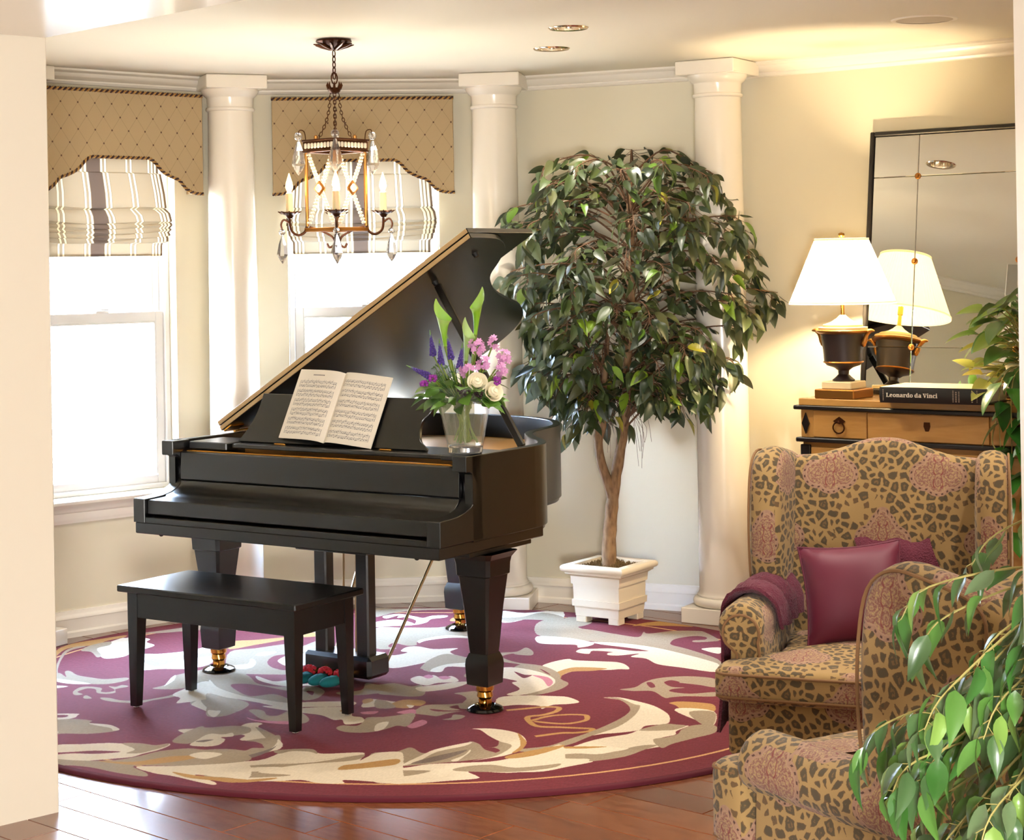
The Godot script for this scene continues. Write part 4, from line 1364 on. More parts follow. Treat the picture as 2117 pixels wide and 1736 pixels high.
func downlight(k: int) -> void:
	var at = DOWN[k]
	var name := ["nearer of two recessed ceiling lamps right of the chandelier", "farther of two recessed ceiling lamps right of the chandelier"]
	var d := thing("downlight", name[k] if k < 2 else "recessed ceiling lamp out of view, lighting the right side, number %s toward the viewer" % ["one", "two", "three", "four"][k - 2], "ceiling light", Vector3(at.x, CEIL, at.y), 0.0, "recessed ceiling lamps")
	part("trim_ring", MB.new().lathe([Vector2(0.060, 0.004), Vector2(0.060, -0.003), Vector2(0.074, -0.006), Vector2(0.079, -0.001), Vector2(0.079, 0.004)], 32), M.chrome, d)
	part("reflector", MB.new().lathe([Vector2(0.062, 0.0), Vector2(0.064, 0.0), Vector2(0.052, 0.065), Vector2(0.036, 0.085), Vector2(0.034, 0.085), Vector2(0.050, 0.064), Vector2(0.0615, 0.0)], 32), M.chrome, d)
	part("lamp_holder", MB.new().lathe([Vector2(0, 0.070), Vector2(0.034, 0.070), Vector2(0.036, 0.10), Vector2(0, 0.10)], 20), M.trim, d)
	var bu := part("bulb", MB.new().ball(Vector3(0, 0.052, 0), Vector3(0.022, 0.018, 0.022), 12, 8), M.down_bulb, d, 60.0)
	var l := SpotLight3D.new()
	l.light_color = Color(1.0, 0.96, 0.90)
	l.light_energy = DOWN_ENERGY
	l.light_size = 0.02
	l.spot_angle = 62.0
	l.spot_angle_attenuation = 0.6
	l.spot_range = 12.0
	l.spot_attenuation = 2.0
	l.shadow_enabled = true
	put(l, "down_light", bu)
	l.position = Vector3(0, 0.046, 0)
	l.rotation.x = -PI / 2

func table_lamp(at: Vector3, turn: float) -> void:
	var t := thing("table_lamp", "lit urn table lamp with pleated cream shade beside the mirror", "lamp", at, turn)
	part("foot", MB.new().box(Vector3(0, 0.0195, 0), Vector3(0.185, 0.039, 0.185), 0.004), M.old_gold, t)
	part("plinth_step", MB.new().box(Vector3(0, 0.055, 0), Vector3(0.140, 0.032, 0.140), 0.004), M.urn_cream, t)
	part("urn", MB.new().lathe([Vector2(0, 0.071), Vector2(0.046, 0.071), Vector2(0.048, 0.077), Vector2(0.036, 0.086), Vector2(0.022, 0.100), Vector2(0.024, 0.116), Vector2(0.040, 0.128), Vector2(0.070, 0.138), Vector2(0.081, 0.150), Vector2(0.085, 0.200), Vector2(0.094, 0.262), Vector2(0.096, 0.275), Vector2(0, 0.276)], 40), M.urn_dark, t)
	part("urn_band", MB.new().lathe([Vector2(0.083, 0.149), Vector2(0.086, 0.152), Vector2(0.083, 0.156)], 40), M.old_gold, t)
	part("urn_rim", MB.new().lathe([Vector2(0, 0.272), Vector2(0.098, 0.272), Vector2(0.114, 0.280), Vector2(0.116, 0.287), Vector2(0.108, 0.291), Vector2(0, 0.291)], 40), M.old_gold, t)
	part("urn_lid", MB.new().lathe([Vector2(0, 0.290), Vector2(0.104, 0.290), Vector2(0.104, 0.300), Vector2(0.086, 0.302), Vector2(0.084, 0.311), Vector2(0.076, 0.313), Vector2(0.050, 0.322), Vector2(0.026, 0.338), Vector2(0.012, 0.352), Vector2(0, 0.352)], 40), M.urn_cream, t)
	for sg in [-1.0, 1.0]:
		var h := MB.new()
		h.tube(spline3([Vector3(sg * 0.090, 0.225, 0), Vector3(sg * 0.100, 0.240, 0), Vector3(sg * 0.112, 0.270, 0), Vector3(sg * 0.128, 0.285, 0), Vector3(sg * 0.148, 0.284, 0)], 4), [0.010, 0.011, 0.012, 0.013, 0.013, 0.012, 0.011, 0.010, 0.010, 0.010, 0.011, 0.011, 0.010, 0.008, 0.007, 0.005, 0.003], 8)
		h.ball(Vector3(sg * 0.096, 0.232, 0), Vector3(0.012, 0.016, 0.014), 8, 6)
		part("ram_handle", h, M.old_gold, t, 60.0)
	part("neck", MB.new().lathe([Vector2(0, 0.350), Vector2(0.009, 0.350), Vector2(0.008, 0.400), Vector2(0.012, 0.404), Vector2(0.012, 0.440), Vector2(0, 0.440)], 16), M.brass, t)
	var bu := part("bulb", MB.new().ball(Vector3(0, 0.50, 0), Vector3(0.032, 0.042, 0.032), 14, 10), M.lamp_bulb, t, 60.0)
	var l := OmniLight3D.new()
	l.light_color = Color(1.0, 0.90, 0.72)
	l.light_energy = LAMP_ENERGY
	l.light_size = 0.03
	l.omni_range = 14.0
	l.omni_attenuation = 2.0
	l.shadow_enabled = true
	put(l, "bulb_light", bu)
	l.position = Vector3(0, 0.50, 0)
	# pleated shade
	var f := func(u: float, v: float) -> Vector3:
		var r := lerpf(0.223, 0.112, v)
		var a := u * TAU
		r += 0.0020 * sin(u * 72.0 * TAU)
		return Vector3(cos(a) * r, 0.405 + v * 0.268, sin(a) * r)
	var sb := MB.new().grid(360, 2, f)
	node("shade", sb.mesh(80.0, false), M.shade, t)
	for q in [[0.223, 0.405], [0.112, 0.673]]:
		part("shade_trim", MB.new().lathe([Vector2(q[0] - 0.003, q[1] - 0.005), Vector2(q[0] + 0.003, q[1] - 0.005), Vector2(q[0] + 0.003, q[1] + 0.005), Vector2(q[0] - 0.003, q[1] + 0.005)], 60), M.shade, t)
	var sp := MB.new()
	for k in 3:
		var a := TAU * k / 3.0
		sp.tube([Vector3(0, 0.668, 0), Vector3(cos(a) * 0.111, 0.668, sin(a) * 0.111)], 0.0018, 5)
	sp.tube([Vector3(0, 0.44, 0), Vector3(0.045, 0.47, 0), Vector3(0.045, 0.60, 0), Vector3(0, 0.668, 0)], 0.0018, 5)
	part("harp", sp, M.brass, t)
	part("finial", MB.new().lathe([Vector2(0, 0.672), Vector2(0.006, 0.672), Vector2(0.005, 0.680), Vector2(0.014, 0.690), Vector2(0.012, 0.700), Vector2(0, 0.704)], 14), M.brass, t)

func unseen_front_lamp(at: Vector3, target: Vector3, size: Vector2, energy: float) -> void:  # out of view behind the camera, lights the bay from the front
	var s := thing("unseen_front_lamp", "unseen softbox lamp on a stand behind the viewer, placed to light the room", "lamp", at)
	var n := (target - at).normalized()
	var side := n.cross(Vector3.UP).normalized()
	var up := side.cross(n)
	var fr := Transform3D(Basis(side, up, -n), Vector3.ZERO)
	var b := MB.new()
	b.xf = fr
	b.box(Vector3(0, 0, 0.14), Vector3(size.x + 0.04, size.y + 0.04, 0.24), 0.01)
	part("housing", b, M.rubber, s)
	var d := MB.new()
	d.xf = fr
	d.box(Vector3(0, 0, 0.008), Vector3(size.x, size.y, 0.012), 0.002)
	part("diffuser_lamp", d, M.softbox, s)
	part("stand", MB.new().tube([Vector3(0, -at.y, 0.15), Vector3(0, 0, 0.15)], 0.015, 8), M.steel, s)
	var l := AreaLight3D.new()
	l.area_size = size
	l.light_color = Color(1.0, 0.985, 0.965)
	l.light_energy = energy
	l.area_range = 16.0
	l.area_attenuation = 2.0
	l.shadow_enabled = true
	put(l, "unseen_front_light", s)
	l.transform = Transform3D(fr.basis, n * 0.01)

func ceiling_speaker(at: Vector3) -> void:
	var s := thing("ceiling_speaker", "flat round speaker grille in the ceiling at upper right", "speaker", at)
	part("rim", MB.new().lathe([Vector2(0.108, -0.004), Vector2(0.124, -0.004), Vector2(0.127, 0.0), Vector2(0.127, 0.003), Vector2(0.108, 0.003)], 40), M.trim, s)
	part("grille", MB.new().lathe([Vector2(0, -0.002), Vector2(0.110, -0.002), Vector2(0.110, 0.003), Vector2(0, 0.003)], 40), M.grille, s)

# ---------------------------------------------------------------- grand piano: x = across the keyboard, y = height, z = -depth from the front
const PW := 1.486

func side_shape(a: Array, x0: float, x1: float, b := 0.0) -> MB:
	# a lists (depth, height); pushed across from x0 to x1
	var m := MB.new()
	m.xf = Transform3D(Basis(Vector3.FORWARD, Vector3.UP, Vector3.RIGHT), Vector3.ZERO)
	m.extrude(P2(a), x0, x1, b)
	return m

func plan_shape(q: PackedVector2Array, y0: float, y1: float, b := 0.0) -> MB:
	# q lists (across, depth)
	var m := MB.new()
	m.xf = Transform3D(Basis(Vector3.RIGHT, Vector3.FORWARD, Vector3.UP), Vector3.ZERO)
	m.extrude(q, y0, y1, b)
	return m

func rim_line(off := 0.0) -> PackedVector2Array:
	# from the treble front round the tail to the bass front, moved inward by off
	var o := PackedVector2Array([Vector2(PW, 0.20), Vector2(PW, 0.45), Vector2(PW, 0.60)])
	o.append_array(spline2(PackedVector2Array([Vector2(PW, 0.60), Vector2(1.470, 0.70), Vector2(1.400, 0.81), Vector2(1.280, 0.93), Vector2(1.175, 1.07), Vector2(1.130, 1.22), Vector2(1.100, 1.37), Vector2(1.030, 1.50), Vector2(0.91, 1.63), Vector2(0.70, 1.735), Vector2(0.45, 1.77), Vector2(0.22, 1.75), Vector2(0.08, 1.67), Vector2(0.02, 1.54), Vector2(0.0, 1.38)]), false, 5).slice(1))
	o.append_array(PackedVector2Array([Vector2(0, 0.9), Vector2(0, 0.45), Vector2(0, 0.20)]))
	if off == 0.0:
		return o
	var r := PackedVector2Array()
	for i in o.size():
		var d := (o[mini(i + 1, o.size() - 1)] - o[maxi(i - 1, 0)]).normalized()
		r.append(o[i] + Vector2(-d.y, d.x) * off)
	return r

func piano_leg(parent: Node, u: float, v: float, top: float, turn := 0.0) -> void:
	var xf := Transform3D(Basis(Vector3.UP, turn), Vector3(u, 0, -v))
	var leg := MB.new()
	leg.xf = xf
	var rows := [[0.225, 0.040], [0.250, 0.043], [0.40, 0.056], [0.510, 0.069], [0.515, 0.075], [0.555, 0.077], [0.575, 0.081], [0.588, 0.090], [top, 0.098]]
	for i in rows.size() - 1:
		for s in 4:
			var rot := Basis(Vector3.UP, s * PI / 2)
			var a: float = rows[i][1]
			var b: float = rows[i + 1][1]
			var ch := 0.16
			var k := [Vector3(-a * (1 - ch), rows[i][0], a), Vector3(a * (1 - ch), rows[i][0], a), Vector3(b * (1 - ch), rows[i + 1][0], b), Vector3(-b * (1 - ch), rows[i + 1][0], b)]
			leg.quad(rot * k[0], rot * k[1], rot * k[2], rot * k[3])
			var c2 := [Vector3(a * (1 - ch), rows[i][0], a), Vector3(a, rows[i][0], a * (1 - ch)), Vector3(b, rows[i + 1][0], b * (1 - ch)), Vector3(b * (1 - ch), rows[i + 1][0], b)]
			leg.quad(rot * c2[0], rot * c2[1], rot * c2[2], rot * c2[3])
	var lg := part("leg", leg, M.ebony, parent, 20.0)
	var ft := MB.new()
	ft.xf = xf
	var fr := [[0.108, 0.034], [0.114, 0.047], [0.185, 0.051], [0.205, 0.049], [0.228, 0.040]]
	for i in fr.size() - 1:
		for s in 4:
			var rot := Basis(Vector3.UP, s * PI / 2)
			var a: float = fr[i][1]
			var b: float = fr[i + 1][1]
			ft.quad(rot * Vector3(-a, fr[i][0], a), rot * Vector3(a, fr[i][0], a), rot * Vector3(b, fr[i + 1][0], b), rot * Vector3(-b, fr[i + 1][0], b))
	ft.face([xf.basis.inverse() * Vector3(-0.034, 0.108, -0.034), Vector3(0.034, 0.108, -0.034), Vector3(0.034, 0.108, 0.034), Vector3(-0.034, 0.108, 0.034)], Vector3.DOWN)
	part("foot_block", ft, M.ebony, lg, 20.0)
	var cs := MB.new()
	cs.xf = xf
	cs.lathe([Vector2(0, 0.058), Vector2(0.022, 0.058), Vector2(0.030, 0.068), Vector2(0.027, 0.085), Vector2(0.033, 0.092), Vector2(0.033, 0.110), Vector2(0, 0.110)], 18)
	cs.box(Vector3(-0.017, 0.050, 0), Vector3(0.006, 0.04, 0.030), 0.002)
	cs.box(Vector3(0.017, 0.050, 0), Vector3(0.006, 0.04, 0.030), 0.002)
	part("caster_socket", cs, M.brass, lg)
	var wh := MB.new()
	wh.xf = xf * Transform3D(Basis(Vector3.BACK, PI / 2), Vector3(0, 0.044, 0))
	wh.lathe([Vector2(0, -0.012), Vector2(0.017, -0.012), Vector2(0.020, -0.008), Vector2(0.020, 0.008), Vector2(0.017, 0.012), Vector2(0, 0.012)], 20)
	part("caster_wheel", wh, M.brass, lg)

func caster_cup(at: Vector3, where: String) -> void:
	var c := thing("caster_cup", "glossy dark caster cup under the piano's %s leg" % where, "caster cup", at, 0.0, "caster cups on the rug")
	part("cup", MB.new().lathe([Vector2(0, 0), Vector2(0.062, 0), Vector2(0.068, 0.004), Vector2(0.064, 0.012), Vector2(0.048, 0.020), Vector2(0.040, 0.022), Vector2(0.034, 0.014), Vector2(0.018, 0.008), Vector2(0, 0.008)], 28), M.caster_cup, c)

func make_piano() -> void:
	var o := thing("grand_piano", "black baby grand piano with its lid raised, seen from the keyboard side", "piano", Vector3(-1.4976, 0.0, -7.1916), -0.5917)
	# case: outer and inner line, front open between the arms
	var outer := rim_line(0.0)
	var inner := rim_line(0.034)
	var ring := PackedVector2Array(outer)
	for i in range(inner.size() - 1, -1, -1):
		ring.append(inner[i])
	part("rim", plan_shape(ring, 0.655, 0.963, 0.0025), M.ebony, o, 40.0)
	var low := rim_line(0.010)
	var b2 := PackedVector2Array([Vector2(PW - 0.010, 0.02), Vector2(PW - 0.010, 0.52), Vector2(PW - 0.06, 0.70)])
	b2 = PackedVector2Array([Vector2(0.010, 0.03), Vector2(PW - 0.010, 0.03)])
	for v in low:
		if v.y > 0.3 and v.y < 1.80:
			b2.append(v)
	part("keybed", plan_shape(PackedVector2Array([Vector2(0.008, 0.004), Vector2(PW - 0.008, 0.004), Vector2(PW - 0.008, 0.665), Vector2(0.008, 0.665)]), 0.616, 0.660, 0.003), M.ebony, o)
	part("bottom_board", plan_shape(b2, 0.640, 0.656, 0.002), M.ebony, o)
	part("brace_board", plan_shape(PackedVector2Array([Vector2(0.03, 0.20), Vector2(PW - 0.02, 0.20), Vector2(PW - 0.02, 0.60), Vector2(0.03, 0.60)]), 0.597, 0.618, 0.002), M.ebony, o)
	for q in [[Vector2(0.1, 0.60), Vector2(0.42, 1.55)], [Vector2(1.3, 0.62), Vector2(0.52, 1.55)]]:
		var bm := MB.new()
		bm.tube([Vector3(q[0].x, 0.605, -q[0].y), Vector3(q[1].x, 0.605, -q[1].y)], 0.045, 4)
		part("beam", bm, M.ebony, o, 20.0)
	# arms with their scrolled fronts
	var arm := [0.0, 0.660, 0.0, 0.748, 0.004, 0.752, 0.060, 0.754, 0.105, 0.757, 0.150, 0.766, 0.190, 0.782, 0.215, 0.805, 0.226, 0.832, 0.224, 0.860, 0.212, 0.884, 0.196, 0.900, 0.184, 0.907, 0.163, 0.907, 0.160, 0.911, 0.160, 0.960, 0.163, 0.963, 0.255, 0.963, 0.262, 0.660]
	for x in [0.0, PW - 0.060]:
		part("arm", side_shape(arm, x, x + 0.060, 0.002), M.ebony, o, 40.0)
	# fallboard closed over the keys
	part("fallboard", side_shape([0.205, 0.806, 0.200, 0.812, 0.205, 0.914, 0.210, 0.919, 0.224, 0.919, 0.226, 0.806], 0.062, PW - 0.062, 0.001), M.ebony, o, 40.0)
	part("key_lid", side_shape([0.020, 0.690, 0.016, 0.694, 0.016, 0.742, 0.020, 0.747, 0.070, 0.749, 0.110, 0.751, 0.118, 0.757, 0.150, 0.763, 0.180, 0.776, 0.196, 0.790, 0.202, 0.804, 0.228, 0.804, 0.228, 0.690], 0.063, PW - 0.063, 0.001), M.ebony, o, 40.0)
	part("key_slip", side_shape([0.004, 0.660, 0.004, 0.680, 0.007, 0.682, 0.05, 0.682, 0.05, 0.660], 0.061, PW - 0.061, 0.001), M.ebony, o, 30.0)
	part("nameboard_felt", MB.new().box(Vector3(PW / 2, 0.918, -0.240), Vector3(PW - 0.14, 0.010, 0.024), 0.002), M.brass, o)
	# music shelf, its slides, the desk
	part("music_shelf", plan_shape(PackedVector2Array([Vector2(0.285, 0.262), Vector2(1.352, 0.262), Vector2(1.352, 0.50), Vector2(0.285, 0.50)]), 0.936, 0.953, 0.003), M.ebony, o)
	part("shelf_slide", MB.new().box(Vector3(0.172, 0.942, -0.340), Vector3(0.20, 0.030, 0.20), 0.004), M.ebony, o)
	part("shelf_slide", MB.new().box(Vector3(1.402, 0.952, -0.310), Vector3(0.098, 0.020, 0.24), 0.003), M.ebony, o)
	for u in [0.50, 1.02]:
		part("desk_hinge", MB.new().box(Vector3(u, 0.956, -0.300), Vector3(0.055, 0.006, 0.012), 0.002), M.brass, o)
	var half := spline2(PackedVector2Array([Vector2(0.455, 0.0), Vector2(0.452, 0.016), Vector2(0.418, 0.040), Vector2(0.402, 0.085), Vector2(0.404, 0.118), Vector2(0.428, 0.148), Vector2(0.436, 0.170)]), false, 4)
	var desk := PackedVector2Array()
	for v in half:
		desk.append(v)
	desk.append(Vector2(0.430, 0.208))
	desk.append(Vector2(-0.418, 0.208))
	# the bass end sweeps out in one long curve
	desk.append_array(spline2(PackedVector2Array([Vector2(-0.418, 0.205), Vector2(-0.418, 0.150), Vector2(-0.428, 0.095), Vector2(-0.448, 0.045), Vector2(-0.475, 0.0)]), false, 4))
	var dm := MB.new()
	dm.xf = Transform3D(Basis(Vector3.RIGHT, -0.47), Vector3(PW / 2 - 0.012, 0.957, -0.325))
	dm.extrude(desk, -0.018, 0.0, 0.002)
	part("music_desk", dm, M.desk, o, 30.0)
	# inside: plate, pin block, soundboard wood
	var pq := PackedVector2Array([Vector2(0.036, 0.66), Vector2(PW - 0.040, 0.66)])
	for v in rim_line(0.036):
		if v.y > 0.68:
			pq.append(v)
	part("iron_plate", plan_shape(pq, 0.845, 0.862, 0.0), M.gold_plate, o)
	part("pin_block", MB.new().box(Vector3(PW / 2 + 0.02, 0.895, -0.585), Vector3(PW - 0.16, 0.06, 0.10), 0.004), M.tan_wood, o)
	var rail := MB.new().box(Vector3(PW / 2 + 0.02, 0.930, -0.545), Vector3(PW - 0.2, 0.014, 0.03), 0.003)
	part("action_rail", rail, M.brass, o)
	# lid: hinged on the bass side
	var lid := Node3D.new()
	put(lid, "lid", o)
	lid.position = Vector3(-0.004, 0.968, 0)
	lid.rotation.z = deg_to_rad(31.0)
	var lo := PackedVector2Array([Vector2(0.0, 0.515), Vector2(1.498, 0.515)])
	lo.append_array(spline2(PackedVector2Array([Vector2(1.498, 0.60), Vector2(1.485, 0.72), Vector2(1.42, 0.84), Vector2(1.32, 0.92), Vector2(1.22, 0.985), Vector2(1.143, 1.085), Vector2(1.06, 1.235), Vector2(0.99, 1.42), Vector2(0.93, 1.58), Vector2(0.83, 1.71), Vector2(0.69, 1.785), Vector2(0.48, 1.81), Vector2(0.24, 1.79), Vector2(0.06, 1.70), Vector2(0.0, 1.58)]), false, 4))
	part("lid_board", plan_shape(lo, 0.006, 0.026, 0.001), M.ebony, lid, 40.0)
	part("lid_flap", plan_shape(PackedVector2Array([Vector2(0.0, 0.515), Vector2(1.498, 0.515), Vector2(1.498, 0.955), Vector2(1.488, 0.965), Vector2(0.0, 0.965)]), 0.029, 0.049, 0.001), M.ebony, lid, 40.0)
	part("lid_edge", MB.new().box(Vector3(0.748, 0.016, -0.513), Vector3(1.492, 0.017, 0.004), 0.001), M.lid_edge, lid)
	part("lid_edge", MB.new().box(Vector3(0.748, 0.039, -0.513), Vector3(1.492, 0.017, 0.004), 0.001), M.lid_edge, lid)
	part("lid_cheek", MB.new().box(Vector3(0.03, 0.002, -0.56), Vector3(0.05, 0.010, 0.08), 0.002), M.brass, lid)
	for q in [[1.385, 0.675], [1.176, 0.655]]:
		part("bumper", MB.new().lathe([Vector2(0, -0.012), Vector2(0.010, -0.010), Vector2(0.014, 0.007), Vector2(0, 0.007)], 14, Vector3(q[0], 0, -q[1])), M.rubber, lid)
	for v in [0.64, 1.2]:
		part("lid_hinge", MB.new().tube([Vector3(0.0, 0.0, -v + 0.05), Vector3(0.0, 0.0, -v - 0.05)], 0.006, 8), M.brass, lid)
	# long prop from the treble side
	var pr := MB.new()
	var foot := Vector3(1.440, 0.958, -0.590)
	var head := Vector3(1.011, 1.566, -0.657)
	var d := (head - foot)
	var bx := d.cross(Vector3.BACK).normalized()
	pr.xf = Transform3D(Basis(bx, d.normalized(), bx.cross(d.normalized())), foot)
	pr.box(Vector3(0, d.length() / 2, 0), Vector3(0.030, d.length(), 0.016), 0.003)
	part("lid_prop", pr, M.prop, o)
	piano_leg(o, 0.090, 0.372, 0.598)
	piano_leg(o, PW - 0.078, 0.366, 0.598)
	piano_leg(o, 0.4516, 1.55, 0.642)
	# lyre with pedal box, pedals and rods
	var ly := Node3D.new()
	put(ly, "lyre", o)
	var lx := 0.648
	part("top_block", MB.new().box(Vector3(lx - 0.01, 0.578, -0.50), Vector3(0.46, 0.045, 0.22), 0.003), M.ebony, ly)
	part("top_block", MB.new().box(Vector3(lx, 0.545, -0.50), Vector3(0.36, 0.03, 0.17), 0.003), M.ebony, ly)
	for sg in [-1.0, 1.0]:
		part("post", MB.new().box(Vector3(lx + sg * 0.105, 0.32, -0.50), Vector3(0.062, 0.43, 0.055), 0.006), M.ebony, ly)
	part("pedal_box", MB.new().box(Vector3(lx, 0.085, -0.505), Vector3(0.335, 0.085, 0.135), 0.014), M.ebony, ly)
	for k in 3:
		var x := lx - 0.082 + k * 0.078
		var pm := MB.new()
		pm.tube([Vector3(x, 0.060, -0.46), Vector3(x, 0.058, -0.40), Vector3(x, 0.050, -0.345)], [0.010, 0.012, 0.016], 8)
		part("pedal", pm, M.brass, ly)
	for x in [-0.035, 0.028]:
		part("pedal_rod", MB.new().tube([Vector3(lx + x, 0.12, -0.53), Vector3(lx + x + 0.01, 0.60, -0.53)], 0.0045, 7), M.pale_brass, ly)
	for x in [-0.115, 0.15]:
		part("brace_rod", MB.new().tube([Vector3(lx + x, 0.09, -0.57), Vector3(lx + x * 1.55, 0.645, -0.92)], 0.0065, 8), M.pale_brass, ly)
	for u in [0.10, PW - 0.14]:
		part("screw_cap", MB.new().ball(Vector3(u, 0.612, -0.05), Vector3(0.010, 0.010, 0.010), 8, 6), M.rubber, o)
	# cups under the casters
	for q in [[0.090, 0.372, "left front"], [PW - 0.078, 0.366, "right front"], [0.4516, 1.55, "rear"]]:
		var w := o.transform * Vector3(q[0], 0.0, -q[1])
		caster_cup(Vector3(w.x, 0.016, w.z), q[2])
	sheet_music(o.transform)
	pedal_covers(o.transform, lx)
	beaded_dish(o.transform * Vector3(1.30, 0.862, -0.70))

func sheet_music(base: Transform3D) -> void:
	var s := thing("sheet_music", "open booklet of printed sheet music on the piano's music desk", "sheet music")
	s.transform = base * Transform3D(Basis(Vector3.RIGHT, -0.47) , Vector3(PW / 2 - 0.012, 0.957, -0.325)) * Transform3D(Basis(Vector3.BACK, -0.035), Vector3(-0.025, 0.004, 0.010))
	var w := 0.232
	var h := 0.292
	for sg in [-1.0, 1.0]:
		var f := func(u: float, v: float) -> Vector3:
			var x: float = u * w * sg
			var z := 0.004 + 0.020 * sin(pow(u, 0.55) * PI) * (1.0 - 0.25 * u)
			return Vector3(x, v * h + (0.006 * u if sg < 0.0 else -0.004 * u), z)
		var b := MB.new().grid(14, 4, f)
		for i in b.t.size():
			b.t[i] = Vector2(1.0 - b.t[i].x if sg < 0.0 else b.t[i].x, 1.0 - b.t[i].y)
		node("page", b.mesh(60.0, false), M.page_a if sg < 0.0 else M.page_b, s)
		var g := func(u: float, v: float) -> Vector3:
			return f.call(u, v) + Vector3(0.002 * sg, 0.0, -0.004 + 0.0035 * (1.0 - u))
		var st := MB.new().grid(14, 4, g)
		for k in 14:
			for v in [0.0, 1.0]:
				st.quad(f.call(k / 14.0, v), f.call((k + 1) / 14.0, v), g.call((k + 1) / 14.0, v), g.call(k / 14.0, v))
		st.quad(f.call(1.0, 0.0), f.call(1.0, 1.0), g.call(1.0, 1.0), g.call(1.0, 0.0))
		node("page_stack", st.mesh(60.0, false), M.paper, s)

func pedal_covers(base: Transform3D, lx: float) -> void:
	var which := ["leftmost", "middle", "rightmost"]
	for k in 3:
		var t := thing("pedal_cover", "teal knitted pedal slipper with red pompom, %s of three under the piano" % which[k], "pedal cover", base * Vector3(lx - 0.075 + k * 0.075, 0.016, -0.36), base.basis.get_euler().y + 0.35 - 0.25 * k, "pedal slippers")
		var f := MB.new()
		f.ball(Vector3(0, 0.036, 0.035), Vector3(0.027, 0.021, 0.060), 16, 12)
		part("slipper", f, M.teal, t, 70.0)
		var pm := MB.new()
		rng.seed = 40 + k
		for i in 40:
			var d := Vector3(rng.randf_range(-1, 1), rng.randf_range(-0.4, 1), rng.randf_range(-1, 1)).normalized()
			pm.ball(Vector3(0, 0.054, -0.012) + d * Vector3(0.024, 0.016, 0.022), Vector3.ONE * 0.0075, 6, 4)
		part("pompom", pm, M.red_wool, t, 70.0)

func beaded_dish(at: Vector3) -> void:
	var d := thing("beaded_dish", "small pale dish with red beaded rim inside the open piano", "dish", at)
	part("bowl", MB.new().lathe([Vector2(0, 0), Vector2(0.045, 0), Vector2(0.062, 0.020), Vector2(0.072, 0.046), Vector2(0.069, 0.048), Vector2(0.056, 0.024), Vector2(0.040, 0.008), Vector2(0, 0.008)], 28), M.dish, d)
	for k in 20:
		var a := TAU * k / 20.0
		part("bead", MB.new().ball(Vector3(cos(a) * 0.072, 0.052, sin(a) * 0.072), Vector3.ONE * 0.007, 8, 6), M.red_bead, d, 70.0)
	part("filling", MB.new().lathe([Vector2(0, 0.010), Vector2(0.055, 0.020), Vector2(0.045, 0.036), Vector2(0, 0.046)], 20), M.red_bead, d)

func make_bench() -> void:
	var o := thing("piano_bench", "black wooden piano bench with hinged lid and tapered legs", "bench", Vector3(-1.49, 0.016, -6.8278), -0.5822)
	var l := 0.8615
	var d := 0.387
	var h := 0.459
	part("seat_lid", MB.new().box(Vector3(l / 2, h - 0.012, -d / 2), Vector3(l, 0.024, d), 0.004), M.bench, o)
	var m := 0.030
	var ap := MB.new()
	for z in [-m - 0.012, -d + m + 0.012]:
		part("apron", MB.new().box(Vector3(l / 2, h - 0.074, z), Vector3(l - 2 * m - 0.06, 0.092, 0.022), 0.002), M.bench, o)
	for x in [m + 0.012, l - m - 0.012]:
		part("apron", MB.new().box(Vector3(x, h - 0.074, -d / 2), Vector3(0.022, 0.092, d - 2 * m - 0.05), 0.002), M.bench, o)
	for x in [m + 0.022, l - m - 0.022]:
		for z in [-m - 0.022, -d + m + 0.022]:
			var lg := MB.new()
			var sx := signf(l / 2 - x)
			var sz := signf(-d / 2 - z)
			var a := 0.024
			var b := 0.0155
			var top := [Vector3(x - a, h - 0.026, z - a), Vector3(x + a, h - 0.026, z - a), Vector3(x + a, h - 0.026, z + a), Vector3(x - a, h - 0.026, z + a)]
			var bx = x - sx * (a - b) * 0.6
			var bz = z - sz * (a - b) * 0.6
			var mid := []
			for q in top:
				mid.append(Vector3(q.x, h - 0.125, q.z))
			var bot := [Vector3(bx - b, 0.008, bz - b), Vector3(bx + b, 0.008, bz - b), Vector3(bx + b, 0.008, bz + b), Vector3(bx - b, 0.008, bz + b)]
			for k in 4:
				var k2 := (k + 1) % 4
				lg.quad(mid[k2], mid[k], top[k], top[k2])
				lg.quad(bot[k2], bot[k], mid[k], mid[k2])
			lg.face([bot[0], bot[1], bot[2], bot[3]], Vector3.DOWN)
			var leg := part("leg", lg, M.bench, o, 10.0)
			part("glide", MB.new().lathe([Vector2(0, 0), Vector2(0.010, 0), Vector2(0.012, 0.004), Vector2(0.010, 0.009), Vector2(0, 0.009)], 12, Vector3(bx, 0, bz)), M.steel, leg)
	for x in [0.20, 0.66]:
		part("hinge", MB.new().box(Vector3(x, h - 0.0265, -m - 0.0), Vector3(0.045, 0.006, 0.006), 0.001), M.brass, o)

